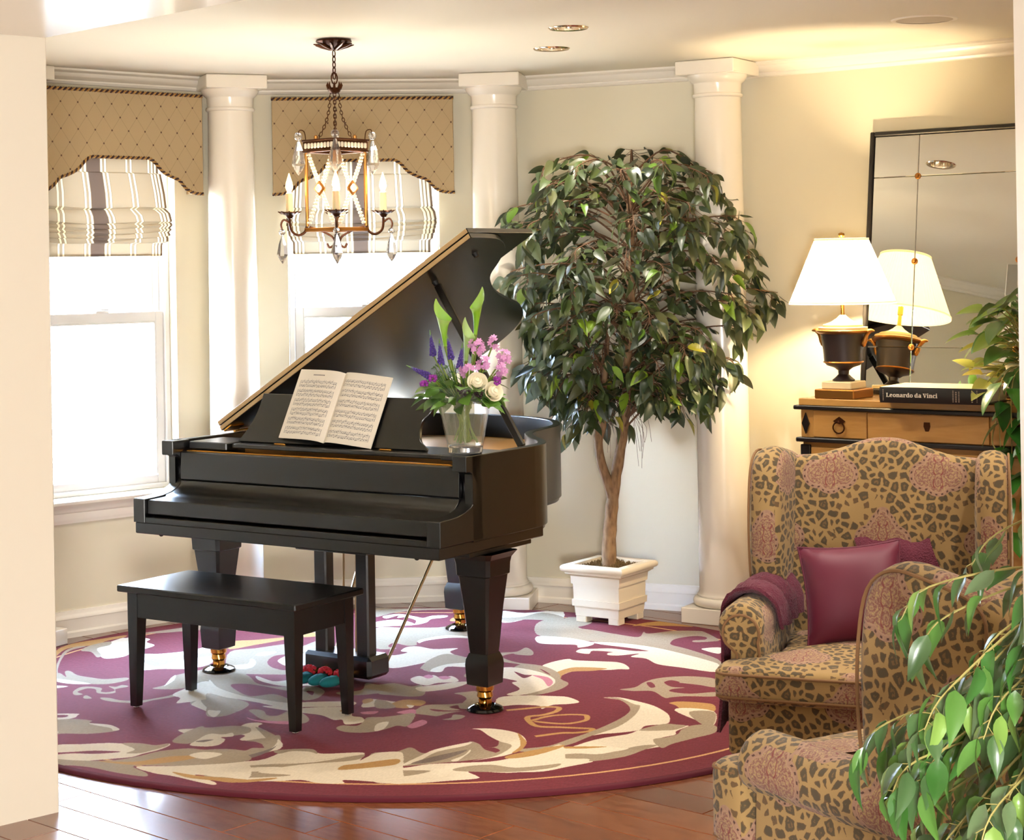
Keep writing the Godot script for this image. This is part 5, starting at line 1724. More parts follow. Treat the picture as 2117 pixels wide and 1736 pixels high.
# ---------------------------------------------------------------- chest, mirror, book
func make_chest() -> void:
	var c := thing("chest", "honey satinwood chest with black bands and a row of three drawers, below the mirror", "chest")
	c.transform = WF["w4"] * Transform3D(Basis(), Vector3(-3.285, 0, 0.03))
	var w := 1.18
	var dp := 0.47
	part("body", MB.new().box(Vector3(0, 0.475, dp / 2 - 0.005), Vector3(w - 0.02, 0.79, dp - 0.02), 0.003), M.satinwood, c)
	part("frieze", MB.new().box(Vector3(0, 0.945, dp / 2 - 0.004), Vector3(w - 0.01, 0.12, dp - 0.012), 0.002), M.satinwood, c)
	part("top", MB.new().box(Vector3(0, 1.036, dp / 2), Vector3(w, 0.030, dp), 0.003), M.satin_top, c)
	part("black_band", MB.new().box(Vector3(0, 1.013, dp / 2 + 0.005), Vector3(w + 0.036, 0.018, dp + 0.026), 0.004), M.black_wood, c)
	part("black_band", MB.new().box(Vector3(0, 0.876, dp / 2 + 0.004), Vector3(w + 0.020, 0.019, dp + 0.020), 0.004), M.black_wood, c)
	var y := 0.945
	var z := dp - 0.004
	for sg in [-1.0, 1.0]:
		var di := MB.new()
		di.extrude(PackedVector2Array([Vector2(sg * 0.560, y - 0.045), Vector2(sg * 0.560 + 0.018, y), Vector2(sg * 0.560, y + 0.045), Vector2(sg * 0.560 - 0.018, y)]), z - 0.008, z + 0.0015)
		part("diamond_inlay", di, M.black_wood, c)
		var dr := part("drawer", MB.new().box(Vector3(sg * 0.397, y, z - 0.004), Vector3(0.250, 0.112, 0.014), 0.002), M.satinwood, c)
		var pl := MB.new()
		pl.extrude(PackedVector2Array([Vector2(sg * 0.397 - 0.030, y + 0.014), Vector2(sg * 0.397, y + 0.034), Vector2(sg * 0.397 + 0.030, y + 0.014), Vector2(sg * 0.397, y + 0.002)]), z + 0.003, z + 0.007, 0.001)
		pl.ball(Vector3(sg * 0.397, y + 0.012, z + 0.011), Vector3.ONE * 0.008, 8, 6)
		part("pull_plate", pl, M.bronze, dr)
		var rg := MB.new()
		var pts := []
		for k in 21:
			var a := TAU * k / 20.0
			pts.append(Vector3(sg * 0.397 + sin(a) * 0.026, y - 0.012 + cos(a) * 0.024, z + 0.012))
		rg.tube(pts, 0.0035, 6, false)
		part("ring_pull", rg, M.bronze, dr, 60.0)
	var mid := part("drawer", MB.new().box(Vector3(0, y, z - 0.004), Vector3(0.534, 0.112, 0.014), 0.002), M.satinwood, c)
	var es := MB.new()
	es.extrude(PackedVector2Array([Vector2(-0.013, y + 0.025), Vector2(0.013, y + 0.025), Vector2(0.015, y + 0.008), Vector2(0.007, y - 0.012), Vector2(-0.007, y - 0.012), Vector2(-0.015, y + 0.008)]), z + 0.002, z + 0.006, 0.001)
	part("keyhole_plate", es, M.bronze, mid)
	for sg in [-1.0, 1.0]:
		part("door", MB.new().box(Vector3(sg * 0.270, 0.475, z - 0.006), Vector3(0.53, 0.74, 0.016), 0.003), M.satinwood, c)
		part("pilaster", MB.new().box(Vector3(sg * 0.562, 0.475, z - 0.004), Vector3(0.046, 0.76, 0.016), 0.003), M.black_wood, c)
		for zz in [0.04, dp - 0.05]:
			part("foot", MB.new().box(Vector3(sg * 0.55, 0.042, zz), Vector3(0.06, 0.084, 0.06), 0.004), M.black_wood, c)

func make_mirror() -> void:
	var m := thing("mirror", "large dark framed mirror of bordered panes with gilt rosettes leaning on the chest", "mirror")
	var tilt := 0.125
	m.transform = WF["w4"] * Transform3D(Basis(Vector3.RIGHT, -tilt), Vector3(-3.285, 1.053, 0.165))
	var hw := 0.468
	var h := 1.155
	var fb := MB.new()
	for sg in [-1.0, 1.0]:
		fb.box(Vector3(sg * (hw - 0.010), h / 2, 0), Vector3(0.020, h, 0.030), 0.004)
	fb.box(Vector3(0, 0.010, 0), Vector3(hw * 2 - 0.04, 0.020, 0.030), 0.004)
	fb.box(Vector3(0, h - 0.010, 0), Vector3(hw * 2 - 0.04, 0.020, 0.030), 0.004)
	part("frame", fb, M.black_wood, m)
	part("backing", MB.new().box(Vector3(0, h / 2, -0.008), Vector3(hw * 2 - 0.04, h - 0.04, 0.008), 0.0), M.black_wood, m)
	var xs := [-hw + 0.021, -0.235, 0.235, hw - 0.021]
	var ys := [0.021, 0.205, h - 0.205, h - 0.021]
	for i in 3:
		for j in 3:
			var x0: float = xs[i] + 0.0006
			var x1: float = xs[i + 1] - 0.0006
			var y0: float = ys[j] + 0.0006
			var y1: float = ys[j + 1] - 0.0006
			part("pane", MB.new().box(Vector3((x0 + x1) / 2, (y0 + y1) / 2, 0.0), Vector3(x1 - x0, y1 - y0, 0.008), 0.0022), M.mirror, m, 0.0)
	for x in [xs[1], xs[2]]:
		for y in [ys[1], h / 2, ys[2]]:
			var r := MB.new()
			r.xf = Transform3D(Basis(Vector3.RIGHT, PI / 2), Vector3(x, y, 0.004))
			r.lathe([Vector2(0, 0), Vector2(0.013, 0), Vector2(0.014, 0.003), Vector2(0.009, 0.006), Vector2(0.007, 0.005), Vector2(0.005, 0.009), Vector2(0, 0.010)], 18)
			part("rosette", r, M.old_gold, m)

func text_part(s: String, size: float, mt: Material, parent: Node, called: String, xf: Transform3D, bold := false) -> void:
	var t := TextMesh.new()
	var f := SystemFont.new()
	f.font_names = PackedStringArray(["Droid Serif"])
	f.font_weight = 700 if bold else 400
	t.font = f
	t.text = s
	t.font_size = 48
	t.pixel_size = size / 48.0
	t.depth = 0.0008
	var o := MeshInstance3D.new()
	o.mesh = t
	o.material_override = mt
	put(o, called, parent)
	o.transform = xf

func make_book() -> void:
	var b := thing("art_book", "thick dark art book lying flat on the chest with pale lettering on its spine", "book", Vector3(1.685, 1.051, -7.40), -0.573)
	var w := 0.445
	part("pages", MB.new().box(Vector3(0, 0.033, -0.135), Vector3(w - 0.012, 0.055, 0.265), 0.003), M.paper, b)
	part("cover", MB.new().box(Vector3(0, 0.003, -0.135), Vector3(w, 0.004, 0.28), 0.001), M.book_cover, b)
	part("cover", MB.new().box(Vector3(0, 0.063, -0.135), Vector3(w, 0.004, 0.28), 0.001), M.book_jacket, b)
	var sp := MB.new()
	var f := func(u: float, v: float) -> Vector3:
		return Vector3((u - 0.5) * w, 0.001 + v * 0.064, 0.005 + 0.006 * sin(v * PI))
	sp.grid(2, 8, f)
	part("spine", sp, M.book_cover, b, 60.0)
	var bk := MB.new().box(Vector3(0, 0.033, 0.0035), Vector3(w, 0.062, 0.003), 0.001)
	part("spine_board", bk, M.book_cover, b)
	text_part("Leonardo da Vinci", 0.0235, M.lettering, b, "title", Transform3D(Basis(), Vector3(-0.085, 0.033, 0.0122)), true)
	# the small print beside the title is too small to read: rows of little strokes
	rng.seed = 77
	for q in [[0.088, 0.009], [0.100, 0.010], [0.112, 0.008], [0.166, 0.011], [0.186, 0.006], [-0.206, 0.007]]:
		var pm := MB.new()
		var y := 0.010
		while y < 0.054:
			var l := rng.randf_range(0.002, 0.006)
			pm.box(Vector3(q[0], y + l / 2, 0.0118), Vector3(q[1] * 0.55, l, 0.0008), 0.0)
			y += l + 0.0022
		part("small_print", pm, M.lettering_dim, b, 0.0)

# ---------------------------------------------------------------- wing chairs
func keyhole() -> PackedVector2Array:
	# cross-section of a rolled arm, x outward
	var o := PackedVector2Array()
	o.append_array(arc2(Vector2(0.018, 0.0), 0.070, -35, 205, 14))
	o.append_array(PackedVector2Array([Vector2(-0.052, -0.07), Vector2(-0.052, -0.16), Vector2(-0.05, -0.26), Vector2(0.020, -0.26), Vector2(0.024, -0.16), Vector2(0.035, -0.075)]))
	return o

func wing_chair(called_label: String, at: Vector3, turn: float, seat_up: float, arm_up: float) -> Node3D:
	var c := thing("wing_chair", called_label, "armchair", at, turn, "leopard and paisley wing chairs")
	# seat frame
	var base := rrect(0.78, 0.64, 0.04, Vector2(0, 0.02))
	var bm := MB.new()
	bm.xf = Transform3D(Basis(Vector3.RIGHT, Vector3.FORWARD, Vector3.UP), Vector3(0, 0, 0))
	var flip := PackedVector2Array()
	for v in base:
		flip.append(Vector2(v.x, -v.y))
	bm.extrude(flip, 0.155, 0.335, 0.010)
	part("seat_frame", bm, M.cloth, c, 40.0)
	# T cushion
	var tq := spline2(PackedVector2Array([Vector2(-0.27, -0.27), Vector2(0.27, -0.27), Vector2(0.275, 0.0), Vector2(0.278, 0.20), Vector2(0.30, 0.275), Vector2(0.36, 0.285), Vector2(0.405, 0.30), Vector2(0.412, 0.36), Vector2(0.395, 0.408), Vector2(0.30, 0.420), Vector2(0.0, 0.425), Vector2(-0.30, 0.420), Vector2(-0.395, 0.408), Vector2(-0.412, 0.36), Vector2(-0.405, 0.30), Vector2(-0.36, 0.285), Vector2(-0.30, 0.275), Vector2(-0.278, 0.20), Vector2(-0.275, 0.0)]), true, 3)
	var cm := MB.new()
	cm.xf = Transform3D(Basis(Vector3.RIGHT, Vector3.BACK, Vector3.DOWN), Vector3(0, 0.385 + seat_up / 2, 0))
	cm.puff(tq, 0.105 + seat_up, 0.030, 0.0, 0.030, Vector2(0, 0.12))
	part("seat_cushion", cm, M.cloth, c, 60.0)
	for e in [-1.0, 1.0]:
		var pp := []
		for v in tq:
			pp.append(Vector3(v.x * 0.985, 0.385 + seat_up / 2 + e * (0.034 + seat_up / 2), v.y + (0.004 if v.y > 0.2 else -0.002)))
		pp.append(pp[0])
		part("piping", MB.new().tube(pp, 0.0045, 6, false), M.piping, c, 60.0)
	# back with camel crest
	var crest := PackedVector2Array([Vector2(-0.335, 0.0), Vector2(0.335, 0.0), Vector2(0.335, 0.52)])
	crest.append_array(spline2(PackedVector2Array([Vector2(0.338, 0.600), Vector2(0.30, 0.622), Vector2(0.22, 0.630), Vector2(0.14, 0.652), Vector2(0.06, 0.680), Vector2(0, 0.686), Vector2(-0.06, 0.680), Vector2(-0.14, 0.652), Vector2(-0.22, 0.630), Vector2(-0.30, 0.622), Vector2(-0.338, 0.600)]), false, 3))
	crest.append(Vector2(-0.335, 0.52))
	var lean := Basis(Vector3.RIGHT, -0.16)
	var bk := MB.new()
	bk.xf = Transform3D(lean, Vector3(0, 0.375, -0.235))
	bk.puff(crest, 0.13, 0.045, 0.022, 0.0, Vector2(0, 0.33))
	part("backrest", bk, M.cloth, c, 60.0)
	var ob := MB.new()
	ob.xf = Transform3D(Basis(Vector3.RIGHT, -0.10), Vector3(0, 0.17, -0.305))
	ob.puff(PackedVector2Array([Vector2(-0.36, 0), Vector2(0.36, 0), Vector2(0.37, 0.45), Vector2(0.365, 0.74), Vector2(0.33, 0.80), Vector2(0.12, 0.825), Vector2(0, 0.838), Vector2(-0.12, 0.825), Vector2(-0.33, 0.80), Vector2(-0.365, 0.74), Vector2(-0.37, 0.45)]), 0.06, 0.018, 0.0, 0.0, Vector2(0, 0.42))
	part("outside_back", ob, M.cloth, c, 60.0)
	for sg in [-1.0, 1.0]:
		# wing: outline in depth and height
		var wq := spline2(PackedVector2Array([Vector2(0.335, 0.50), Vector2(0.145, 0.50), Vector2(0.090, 0.60), Vector2(0.072, 0.74), Vector2(0.078, 0.88), Vector2(0.105, 0.985), Vector2(0.170, 1.030), Vector2(0.265, 1.022), Vector2(0.395, 0.985), Vector2(0.415, 0.90), Vector2(0.365, 0.70)]), true, 4)
		var wm := MB.new()
		wm.xf = Transform3D(Basis(Vector3.UP, sg * 0.10), Vector3(sg * 0.368, 0, 0)) * Transform3D(Basis(Vector3.FORWARD, Vector3.UP, Vector3.RIGHT), Vector3.ZERO)
		wm.puff(wq, 0.105, 0.046, 0.006, 0.006, Vector2(0.24, 0.76))
		var wing := part("wing", wm, M.cloth, c, 60.0)
		var pq := []
		for v in wq:
			pq.append(wm.xf * Vector3(0.24 + (v.x - 0.24) * 0.94, 0.76 + (v.y - 0.76) * 0.955, sg * 0.048))
		pq.append(pq[0])
		part("piping", MB.new().tube(pq, 0.004, 6, false), M.piping, wing, 60.0)
		# rolled arm
		var ax := 0.335
		var ay := 0.535 + arm_up
		var kq := PackedVector2Array()
		for v in keyhole():
			kq.append(Vector2(v.x * sg, v.y))
		var am := MB.new()
		am.xf = Transform3D(Basis(), Vector3(sg * ax, ay, 0.035))
		am.puff(kq, 0.53, 0.026, 0.0, 0.0, Vector2(0, -0.09))
		var arm := part("arm", am, M.cloth, c, 60.0)
		var aq := []
		for v in kq:
			var q := Vector2(0, -0.09) + (v - Vector2(0, -0.09)) * 0.80
			aq.append(am.xf * Vector3(q.x, q.y, 0.266))
		aq.append(aq[0])
		part("piping", MB.new().tube(aq, 0.0045, 6, false), M.piping, arm, 60.0)
		# outside panel below the roll
		var om := MB.new()
		om.xf = Transform3D(Basis(Vector3.FORWARD, Vector3.UP, Vector3.RIGHT), Vector3(sg * 0.372, 0, 0))
		om.puff(PackedVector2Array([Vector2(-0.285, 0.165), Vector2(0.33, 0.165), Vector2(0.35, 0.56), Vector2(0.12, 0.56), Vector2(-0.27, 0.50)]), 0.035, 0.012, 0.0, 0.0)
		part("side_panel", om, M.cloth, c, 60.0)
		for z in [-0.28, 0.28]:
			var lm := MB.new()
			var x = sg * 0.33
			for i in 3:
				var r0: float = [0.015, 0.018, 0.028][i]
				var r1: float = [0.018, 0.028, 0.032][i]
				var y0: float = [0.0, 0.06, 0.15][i]
				var y1: float = [0.06, 0.15, 0.165][i]
				for s in 4:
					var rot := Basis(Vector3.UP, s * PI / 2)
					var b := Vector3(x, 0, z)
					lm.quad(b + rot * Vector3(-r0, y0, r0), b + rot * Vector3(r0, y0, r0), b + rot * Vector3(r1, y1, r1), b + rot * Vector3(-r1, y1, r1))
			part("leg", lm, M.leg_wood, c, 20.0)
	return c

func make_chairs() -> void:
	var a := wing_chair("far wing chair in leopard and paisley cloth, holding a burgundy pillow and throw", Vector3(1.10, 0.0, -5.69), -0.349, 0.0, 0.0)
	wing_chair("nearest leopard and paisley wing chair, seen from its side behind the foreground foliage", Vector3(0.984, 0.0, -3.993), PI + 0.55, 0.085, 0.0)
	# pillow
	var p := thing("throw_pillow", "burgundy satin pillow standing in the far wing chair", "pillow")
	var ph := 0.158
	var edge := func(x: float, y: float) -> Vector2:
		return Vector2(x * (1.0 - 0.09 * (1.0 - y * y) * x * x), y * (1.0 - 0.09 * (1.0 - x * x) * y * y)) * ph
	var pm := MB.new()
	for sg in [-1.0, 1.0]:
		var bulge := func(u: float, v: float) -> Vector3:
			var x := u * 2.0 - 1.0
			var y := v * 2.0 - 1.0
			var e: Vector2 = edge.call(x, y)
			return Vector3(e.x, e.y, sg * 0.075 * pow((1.0 - pow(absf(x), 2.6)) * (1.0 - pow(absf(y), 2.6)), 0.62))
		if sg > 0.0:
			pm.grid(18, 18, bulge)
		else:
			var back := func(u: float, v: float) -> Vector3: return bulge.call(1.0 - u, v)
			pm.grid(18, 18, back)
	p.transform = a.transform * Transform3D(Basis.from_euler(Vector3(-0.30, 0.22, 0.08)), Vector3(-0.055, 0.600, 0.02))
	part("cushion", pm, M.pillow, p, 70.0)
	var pq := []
	for k in 4:
		for i in 10:
			var w := i / 5.0 - 1.0
			pq.append(edge.call([w, 1.0, -w, -1.0][k], [-1.0, w, 1.0, -w][k]))
	var seam := []
	for v in pq:
		seam.append(Vector3(v.x, v.y, 0))
	seam.append(seam[0])
	part("seam", MB.new().tube(seam, 0.0035, 6, false), M.pillow, p, 70.0)
	# knitted throw in two falls
	var t := thing("throw_blanket", "burgundy knitted throw draped over arm, back and seat of the far wing chair", "throw")
	t.transform = a.transform
	var f := FastNoiseLite.new()
	f.frequency = 6.0
	f.seed = 3
	var over := [Vector2(-0.272, 0.50), Vector2(-0.276, 0.56), Vector2(-0.300, 0.602), Vector2(-0.345, 0.618), Vector2(-0.395, 0.604), Vector2(-0.428, 0.565), Vector2(-0.434, 0.50), Vector2(-0.432, 0.40), Vector2(-0.436, 0.30), Vector2(-0.440, 0.215)]
	var prof := spline2(PackedVector2Array(over), false, 4)
	var np := prof.size() - 1
	var drape := func(u: float, v: float) -> Vector3:
		var i := int(round(u * np))
		var q: Vector2 = prof[i]
		var z := lerpf(-0.21, 0.205 - 0.10 * (1.0 - u) + 0.04 * sin(u * 7.0), v)
		var fold := 0.010 * sin(v * 19.0 + u * 2.0) + 0.006 * f.get_noise_2d(u * 2.0, v * 2.0)
		var out := (q - Vector2(-0.345, 0.50)).normalized()
		return Vector3(q.x + out.x * (0.012 + fold), q.y + out.y * (0.012 + fold), z)
	thick(t, "arm_drape", drape, np, 40, M.throw, 0.010)
	var path := spline3([Vector3(0.03, 0.74, -0.205), Vector3(0.05, 0.70, -0.165), Vector3(0.10, 0.60, -0.135), Vector3(0.14, 0.50, -0.10), Vector3(0.17, 0.478, 0.0), Vector3(0.19, 0.482, 0.15), Vector3(0.20, 0.478, 0.30), Vector3(0.205, 0.462, 0.415), Vector3(0.21, 0.41, 0.447), Vector3(0.21, 0.30, 0.440), Vector3(0.212, 0.20, 0.436)], 4)
	var nq := path.size() - 1
	var fall := func(u: float, v: float) -> Vector3:
		var i := int(round(u * nq))
		var q: Vector3 = path[i]
		var w := lerpf(0.12, 0.095, u)
		var fold := 0.007 * sin(v * 14.0 + u * 3.0) + 0.005 * f.get_noise_2d(u * 3.0, v * 2.0)
		return q + Vector3((v - 0.5) * 2.0 * w, fold if u < 0.6 else 0.0, fold if u >= 0.6 else 0.0)
	thick(t, "seat_drape", fall, nq, 24, M.throw, 0.010)

func thick(parent: Node, called: String, f: Callable, nu: int, nv: int, mt: Material, th: float) -> void:
	# a cloth with thickness th: the sheet and its offset back, joined round the border
	var top := []
	for i in nu + 1:
		var row := []
		for j in nv + 1:
			row.append(f.call(float(i) / nu, float(j) / nv))
		top.append(row)
	var low := []
	for i in nu + 1:
		var row := []
		for j in nv + 1:
			var du: Vector3 = top[mini(i + 1, nu)][j] - top[maxi(i - 1, 0)][j]
			var dv: Vector3 = top[i][mini(j + 1, nv)] - top[i][maxi(j - 1, 0)]
			row.append(top[i][j] - du.cross(dv).normalized() * th)
		low.append(row)
	var b := MB.new()
	for i in nu:
		for j in nv:
			b.quad(top[i][j], top[i + 1][j], top[i + 1][j + 1], top[i][j + 1])
			b.quad(low[i][j], low[i][j + 1], low[i + 1][j + 1], low[i + 1][j])
	for i in nu:
		b.quad(top[i][0], low[i][0], low[i + 1][0], top[i + 1][0])
		b.quad(top[i][nv], top[i + 1][nv], low[i + 1][nv], low[i][nv])
	for j in nv:
		b.quad(top[0][j], top[0][j + 1], low[0][j + 1], low[0][j])
		b.quad(top[nu][j], low[nu][j], low[nu][j + 1], top[nu][j + 1])
	part(called, b, mt, parent, 60.0)

# ---------------------------------------------------------------- leaves and plants
func leaf_mesh(l: float, w: float, tip: float, droop: float, fold: float, curl := 0.0) -> ArrayMesh:
	# along +z from the stalk, y up; tip > 0 draws the point out
	var b := MB.new()
	var f := func(u: float, v: float) -> Vector3:
		var s := (v - 0.5) * 2.0
		var half := w * 0.5 * pow(sin(PI * pow(u, 0.80)), 0.85) * (1.0 - tip * u * u * 0.55)
		if u > 0.985:
			half = 0.0
		var z := l * u
		return Vector3(s * half, fold * absf(s) * half - droop * u * u * l + curl * sin(u * PI * 1.5) * l * 0.06, z)
	b.grid(7, 4, f)
	return b.mesh(70.0, false)

func heart_mesh(l: float, w: float) -> ArrayMesh:
	var b := MB.new()
	var f := func(u: float, v: float) -> Vector3:
		var s := (v - 0.5) * 2.0
		var half := w * 0.5 * pow(maxf(0.0, sin(PI * pow(u, 0.55))), 0.7)
		var z := l * u - 0.12 * l * absf(s) * (1.0 - u)
		return Vector3(s * half, 0.30 * absf(s) * half - 0.28 * u * u * l, z)
	b.grid(7, 4, f)
	return b.mesh(70.0, false)

func look_basis(dir: Vector3, roll: float, up := Vector3.UP) -> Basis:
	var z := dir.normalized()
	var x := up.cross(z)
	if x.length() < 0.05:
		x = Vector3.RIGHT.cross(z)
	x = x.normalized()
	return Basis(x, z.cross(x), z) * Basis(Vector3.BACK, roll)

func place_leaves(root: Node3D, spots: Array, meshes: Array, mats: Array, eye: Vector3, most: int) -> void:
	# spots: [Transform3D, mesh index, material index]; the ones nearest the viewer as parts, the rest as one mass per tone
	spots.sort_custom(func(a, b): return (a[0].origin - eye).length_squared() < (b[0].origin - eye).length_squared())
	var rest := {}
	for i in spots.size():
		var s = spots[i]
		if i < most:
			var o := node("leaf", meshes[s[1]], mats[s[2]], root)
			o.transform = s[0]
		else:
			var k := Vector2i(s[1], s[2])
			if rest.has(k):
				rest[k].append(s[0])
			else:
				rest[k] = [s[0]]
	for k in rest:
		var mm := MultiMesh.new()
		mm.transform_format = MultiMesh.TRANSFORM_3D
		mm.mesh = meshes[k.x]
		mm.instance_count = rest[k].size()
		for i in rest[k].size():
			mm.set_instance_transform(i, rest[k][i])
		var mi := MultiMeshInstance3D.new()
		mi.multimesh = mm
		mi.material_override = mats[k.y]
		mi.set_meta("kind", "stuff")
		put(mi, "foliage", root)

func make_tree() -> void:
	var t := thing("potted_tree", "tall silk ficus tree with twin trunks and a broad dark green crown beside the column", "tree", Vector3(0.42, 0.0, -8.38))
	# trunk and second stem, local to the pot
	var trunk := spline3([Vector3(0.0, 0.24, 0.02), Vector3(0.0, 0.36, 0.02), Vector3(0.012, 0.50, 0.02), Vector3(0.030, 0.64, 0.02), Vector3(0.060, 0.80, 0.02), Vector3(0.085, 0.97, 0.01), Vector3(0.100, 1.20, 0.0), Vector3(0.120, 1.45, 0.0), Vector3(0.128, 1.70, 0.0), Vector3(0.120, 1.90, 0.0), Vector3(0.130, 2.06, 0.0)], 4)
	var tr := []
	for i in trunk.size():
		tr.append(lerpf(0.036, 0.010, pow(float(i) / trunk.size(), 0.8)) + 0.002 * sin(i * 2.3))
	part("trunk", MB.new().tube(trunk, tr, 12), M.bark, t, 60.0)
	var stem := spline3([Vector3(0.018, 0.58, 0.022), Vector3(-0.005, 0.66, 0.03), Vector3(-0.030, 0.74, 0.035), Vector3(-0.040, 0.83, 0.03), Vector3(-0.020, 0.90, 0.03), Vector3(-0.018, 1.00, 0.03), Vector3(-0.005, 1.15, 0.03), Vector3(0.01, 1.32, 0.03)], 4)
	var sr := []
	for i in stem.size():
		sr.append(lerpf(0.024, 0.010, float(i) / stem.size()))
	part("stem", MB.new().tube(stem, sr, 10), M.bark, t, 60.0)
	part("stub", MB.new().tube([Vector3(-0.038, 0.82, 0.03), Vector3(-0.048, 0.86, 0.034), Vector3(-0.046, 0.885, 0.036)], [0.017, 0.014, 0.008], 8), M.bark, t, 60.0)
	rng.seed = 11
	var meshes := [leaf_mesh(0.105, 0.052, 0.6, 0.25, 0.25), leaf_mesh(0.092, 0.046, 0.6, 0.45, 0.35, 1.0), leaf_mesh(0.082, 0.044, 0.5, 0.15, 0.15, -1.0)]
	var spots := []
	var twigs := MB.new()
	var n := 128
	# crown outline: height, half-width left, half-width right, centre
	var rows := [[0.98, 0.27, 0.34], [1.08, 0.30, 0.36], [1.20, 0.40, 0.42], [1.32, 0.44, 0.56], [1.45, 0.46, 0.66], [1.62, 0.49, 0.64], [1.80, 0.52, 0.60], [1.95, 0.48, 0.52], [2.08, 0.42, 0.44], [2.16, 0.33, 0.34]]
	var wn := Vector3(sin(deg_to_rad(24)), 0, -cos(deg_to_rad(24)))
	for i in n:
		var u := (i + 0.5) / n
		var hz := lerpf(1.02, 2.14, u)
		if i % 7 == 0:
			hz = rng.randf_range(0.98, 1.25)
		var j := 0
		while j < rows.size() - 2 and rows[j + 1][0] < hz:
			j += 1
		var k := clampf((hz - rows[j][0]) / (rows[j + 1][0] - rows[j][0]), 0.0, 1.0)
		var az := i * 2.39996 + rng.randf_range(-0.3, 0.3)
		var side := lerpf(rows[j][1], rows[j + 1][1], k) if cos(az) < 0.0 else lerpf(rows[j][2], rows[j + 1][2], k)
		var reach := side * rng.randf_range(0.80, 1.04)
		var sx := 0.10
		var tipp := Vector3(sx + cos(az) * reach, hz + rng.randf_range(-0.05, 0.03), sin(az) * minf(reach, 0.46))
		var back := (tipp + Vector3(0.42, 0, -8.38)).dot(wn)
		if back > 8.20:
			tipp -= wn * (back - 8.20)
		var sh := clampf(hz - rng.randf_range(0.02, 0.20), 0.92, 2.05)
		var st := Vector3.ZERO
		for q in trunk:
			if q.y <= sh:
				st = q
		if sh < 1.28 and cos(az) < -0.2:
			for q in stem:
				if q.y <= sh:
					st = q
		var midp := st.lerp(tipp, 0.5) + Vector3.UP * rng.randf_range(0.05, 0.11)
		var pts := spline3([st, midp, tipp, tipp + (tipp - midp).normalized() * 0.03 + Vector3.DOWN * 0.05], 5)
		var rr := []
		for q in pts.size():
			rr.append(lerpf(0.0055, 0.0013, float(q) / pts.size()))
		twigs.tube(pts, rr, 5, false)
		var m := int(lerpf(12, 25, clampf(reach / 0.6, 0.0, 1.0)))
		for q in m:
			var w := lerpf(0.20, 1.0, (q + rng.randf()) / m)
			var fi := w * (pts.size() - 1)
			var a: int = mini(int(fi), pts.size() - 2)
			var p: Vector3 = pts[a].lerp(pts[a + 1], fi - a)
			var d: Vector3 = (pts[a + 1] - pts[a]).normalized()
			var lat := d.cross(Vector3.UP).normalized() * (1.0 if q % 2 == 0 else -1.0)
			var sub := (d * rng.randf_range(0.2, 0.9) + lat * rng.randf_range(0.2, 1.0) + Vector3.UP * rng.randf_range(-0.5, 0.15))
			var off := sub.normalized() * rng.randf_range(0.02, 0.075)
			twigs.tube([p, p + off], [0.0014, 0.0010], 4, false)
			var dir := (d * 0.5 + lat * rng.randf_range(0.1, 1.0) + Vector3.DOWN * rng.randf_range(-0.10, 0.62) + Vector3(0, 0, rng.randf_range(-0.1, 0.45))).normalized()
			var at := p + off
			if (at + dir * 0.09 + Vector3(0.42, 0, -8.38)).dot(wn) > 8.19:
				continue
			var r := rng.randf()
			var tone := 0 if r < 0.34 else 1 if r < 0.60 else 2 if r < 0.76 else 3 if r < 0.91 else 5 if r < 0.955 else 4 if r < 0.985 else 6
			var sc := rng.randf_range(0.72, 1.12)
			spots.append([Transform3D(look_basis(dir, rng.randf_range(-0.9, 0.9)).scaled_local(Vector3.ONE * sc), at), rng.randi_range(0, 2), tone])
	place_leaves(t, spots, meshes, M.leaf, Vector3(-0.42, 1.63, 8.38), 300)
	part("twigs", twigs, M.twig, t, 60.0).set_meta("kind", "stuff")
	# hanging air roots
	var roots := MB.new()
	for k in 16:
		var x := rng.randf_range(0.12, 0.20) if k < 10 else rng.randf_range(-0.01, 0.07)
		var y0 := rng.randf_range(0.93, 1.02)
		var y1 := y0 - rng.randf_range(0.10, 0.27)
		var z := rng.randf_range(-0.03, 0.05)
		roots.tube(spline3([Vector3(x * 0.6 + 0.03, y0, z), Vector3(x, lerpf(y0, y1, 0.4), z + 0.01), Vector3(x + rng.randf_range(-0.01, 0.02), y1, z)], 4), 0.0008, 4, false)
	part("air_roots", roots, M.root, t, 60.0).set_meta("kind", "stuff")
	# square planter
	var p := thing("planter", "square cream stepped planter on feet standing on the rug edge", "planter", Vector3(0.42, 0.014, -8.39), -0.593)
	var tiers := [[0.030, 0.075, 0.113, 0.117], [0.075, 0.105, 0.124, 0.126], [0.105, 0.175, 0.119, 0.121], [0.175, 0.212, 0.127, 0.129], [0.212, 0.222, 0.129, 0.145], [0.222, 0.232, 0.147, 0.149]]
	for q in tiers:
		var b := MB.new()
		square_ring(b, q[0], q[1], q[2], q[3])
		part("tier", b, M.cream_pot, p, 10.0)
	var rim := MB.new()
	var pr := [[0.232, 0.149], [0.234, 0.158], [0.240, 0.163], [0.250, 0.164], [0.258, 0.161], [0.263, 0.154], [0.263, 0.118], [0.240, 0.112]]
	for i in pr.size() - 1:
		square_ring(rim, pr[i][0], pr[i + 1][0], pr[i][1], pr[i + 1][1], false)
	part("rim", rim, M.cream_pot, p, 35.0)
	for sx in [-1.0, 1.0]:
		for sz in [-1.0, 1.0]:
			part("foot", MB.new().box(Vector3(sx * 0.085, 0.016, sz * 0.085), Vector3(0.056, 0.032, 0.056), 0.004), M.cream_pot, p)
	var soil := part("moss_bed", MB.new().box(Vector3(0, 0.232, 0), Vector3(0.226, 0.02, 0.226), 0.004), M.moss, p)
	var ms := MB.new()
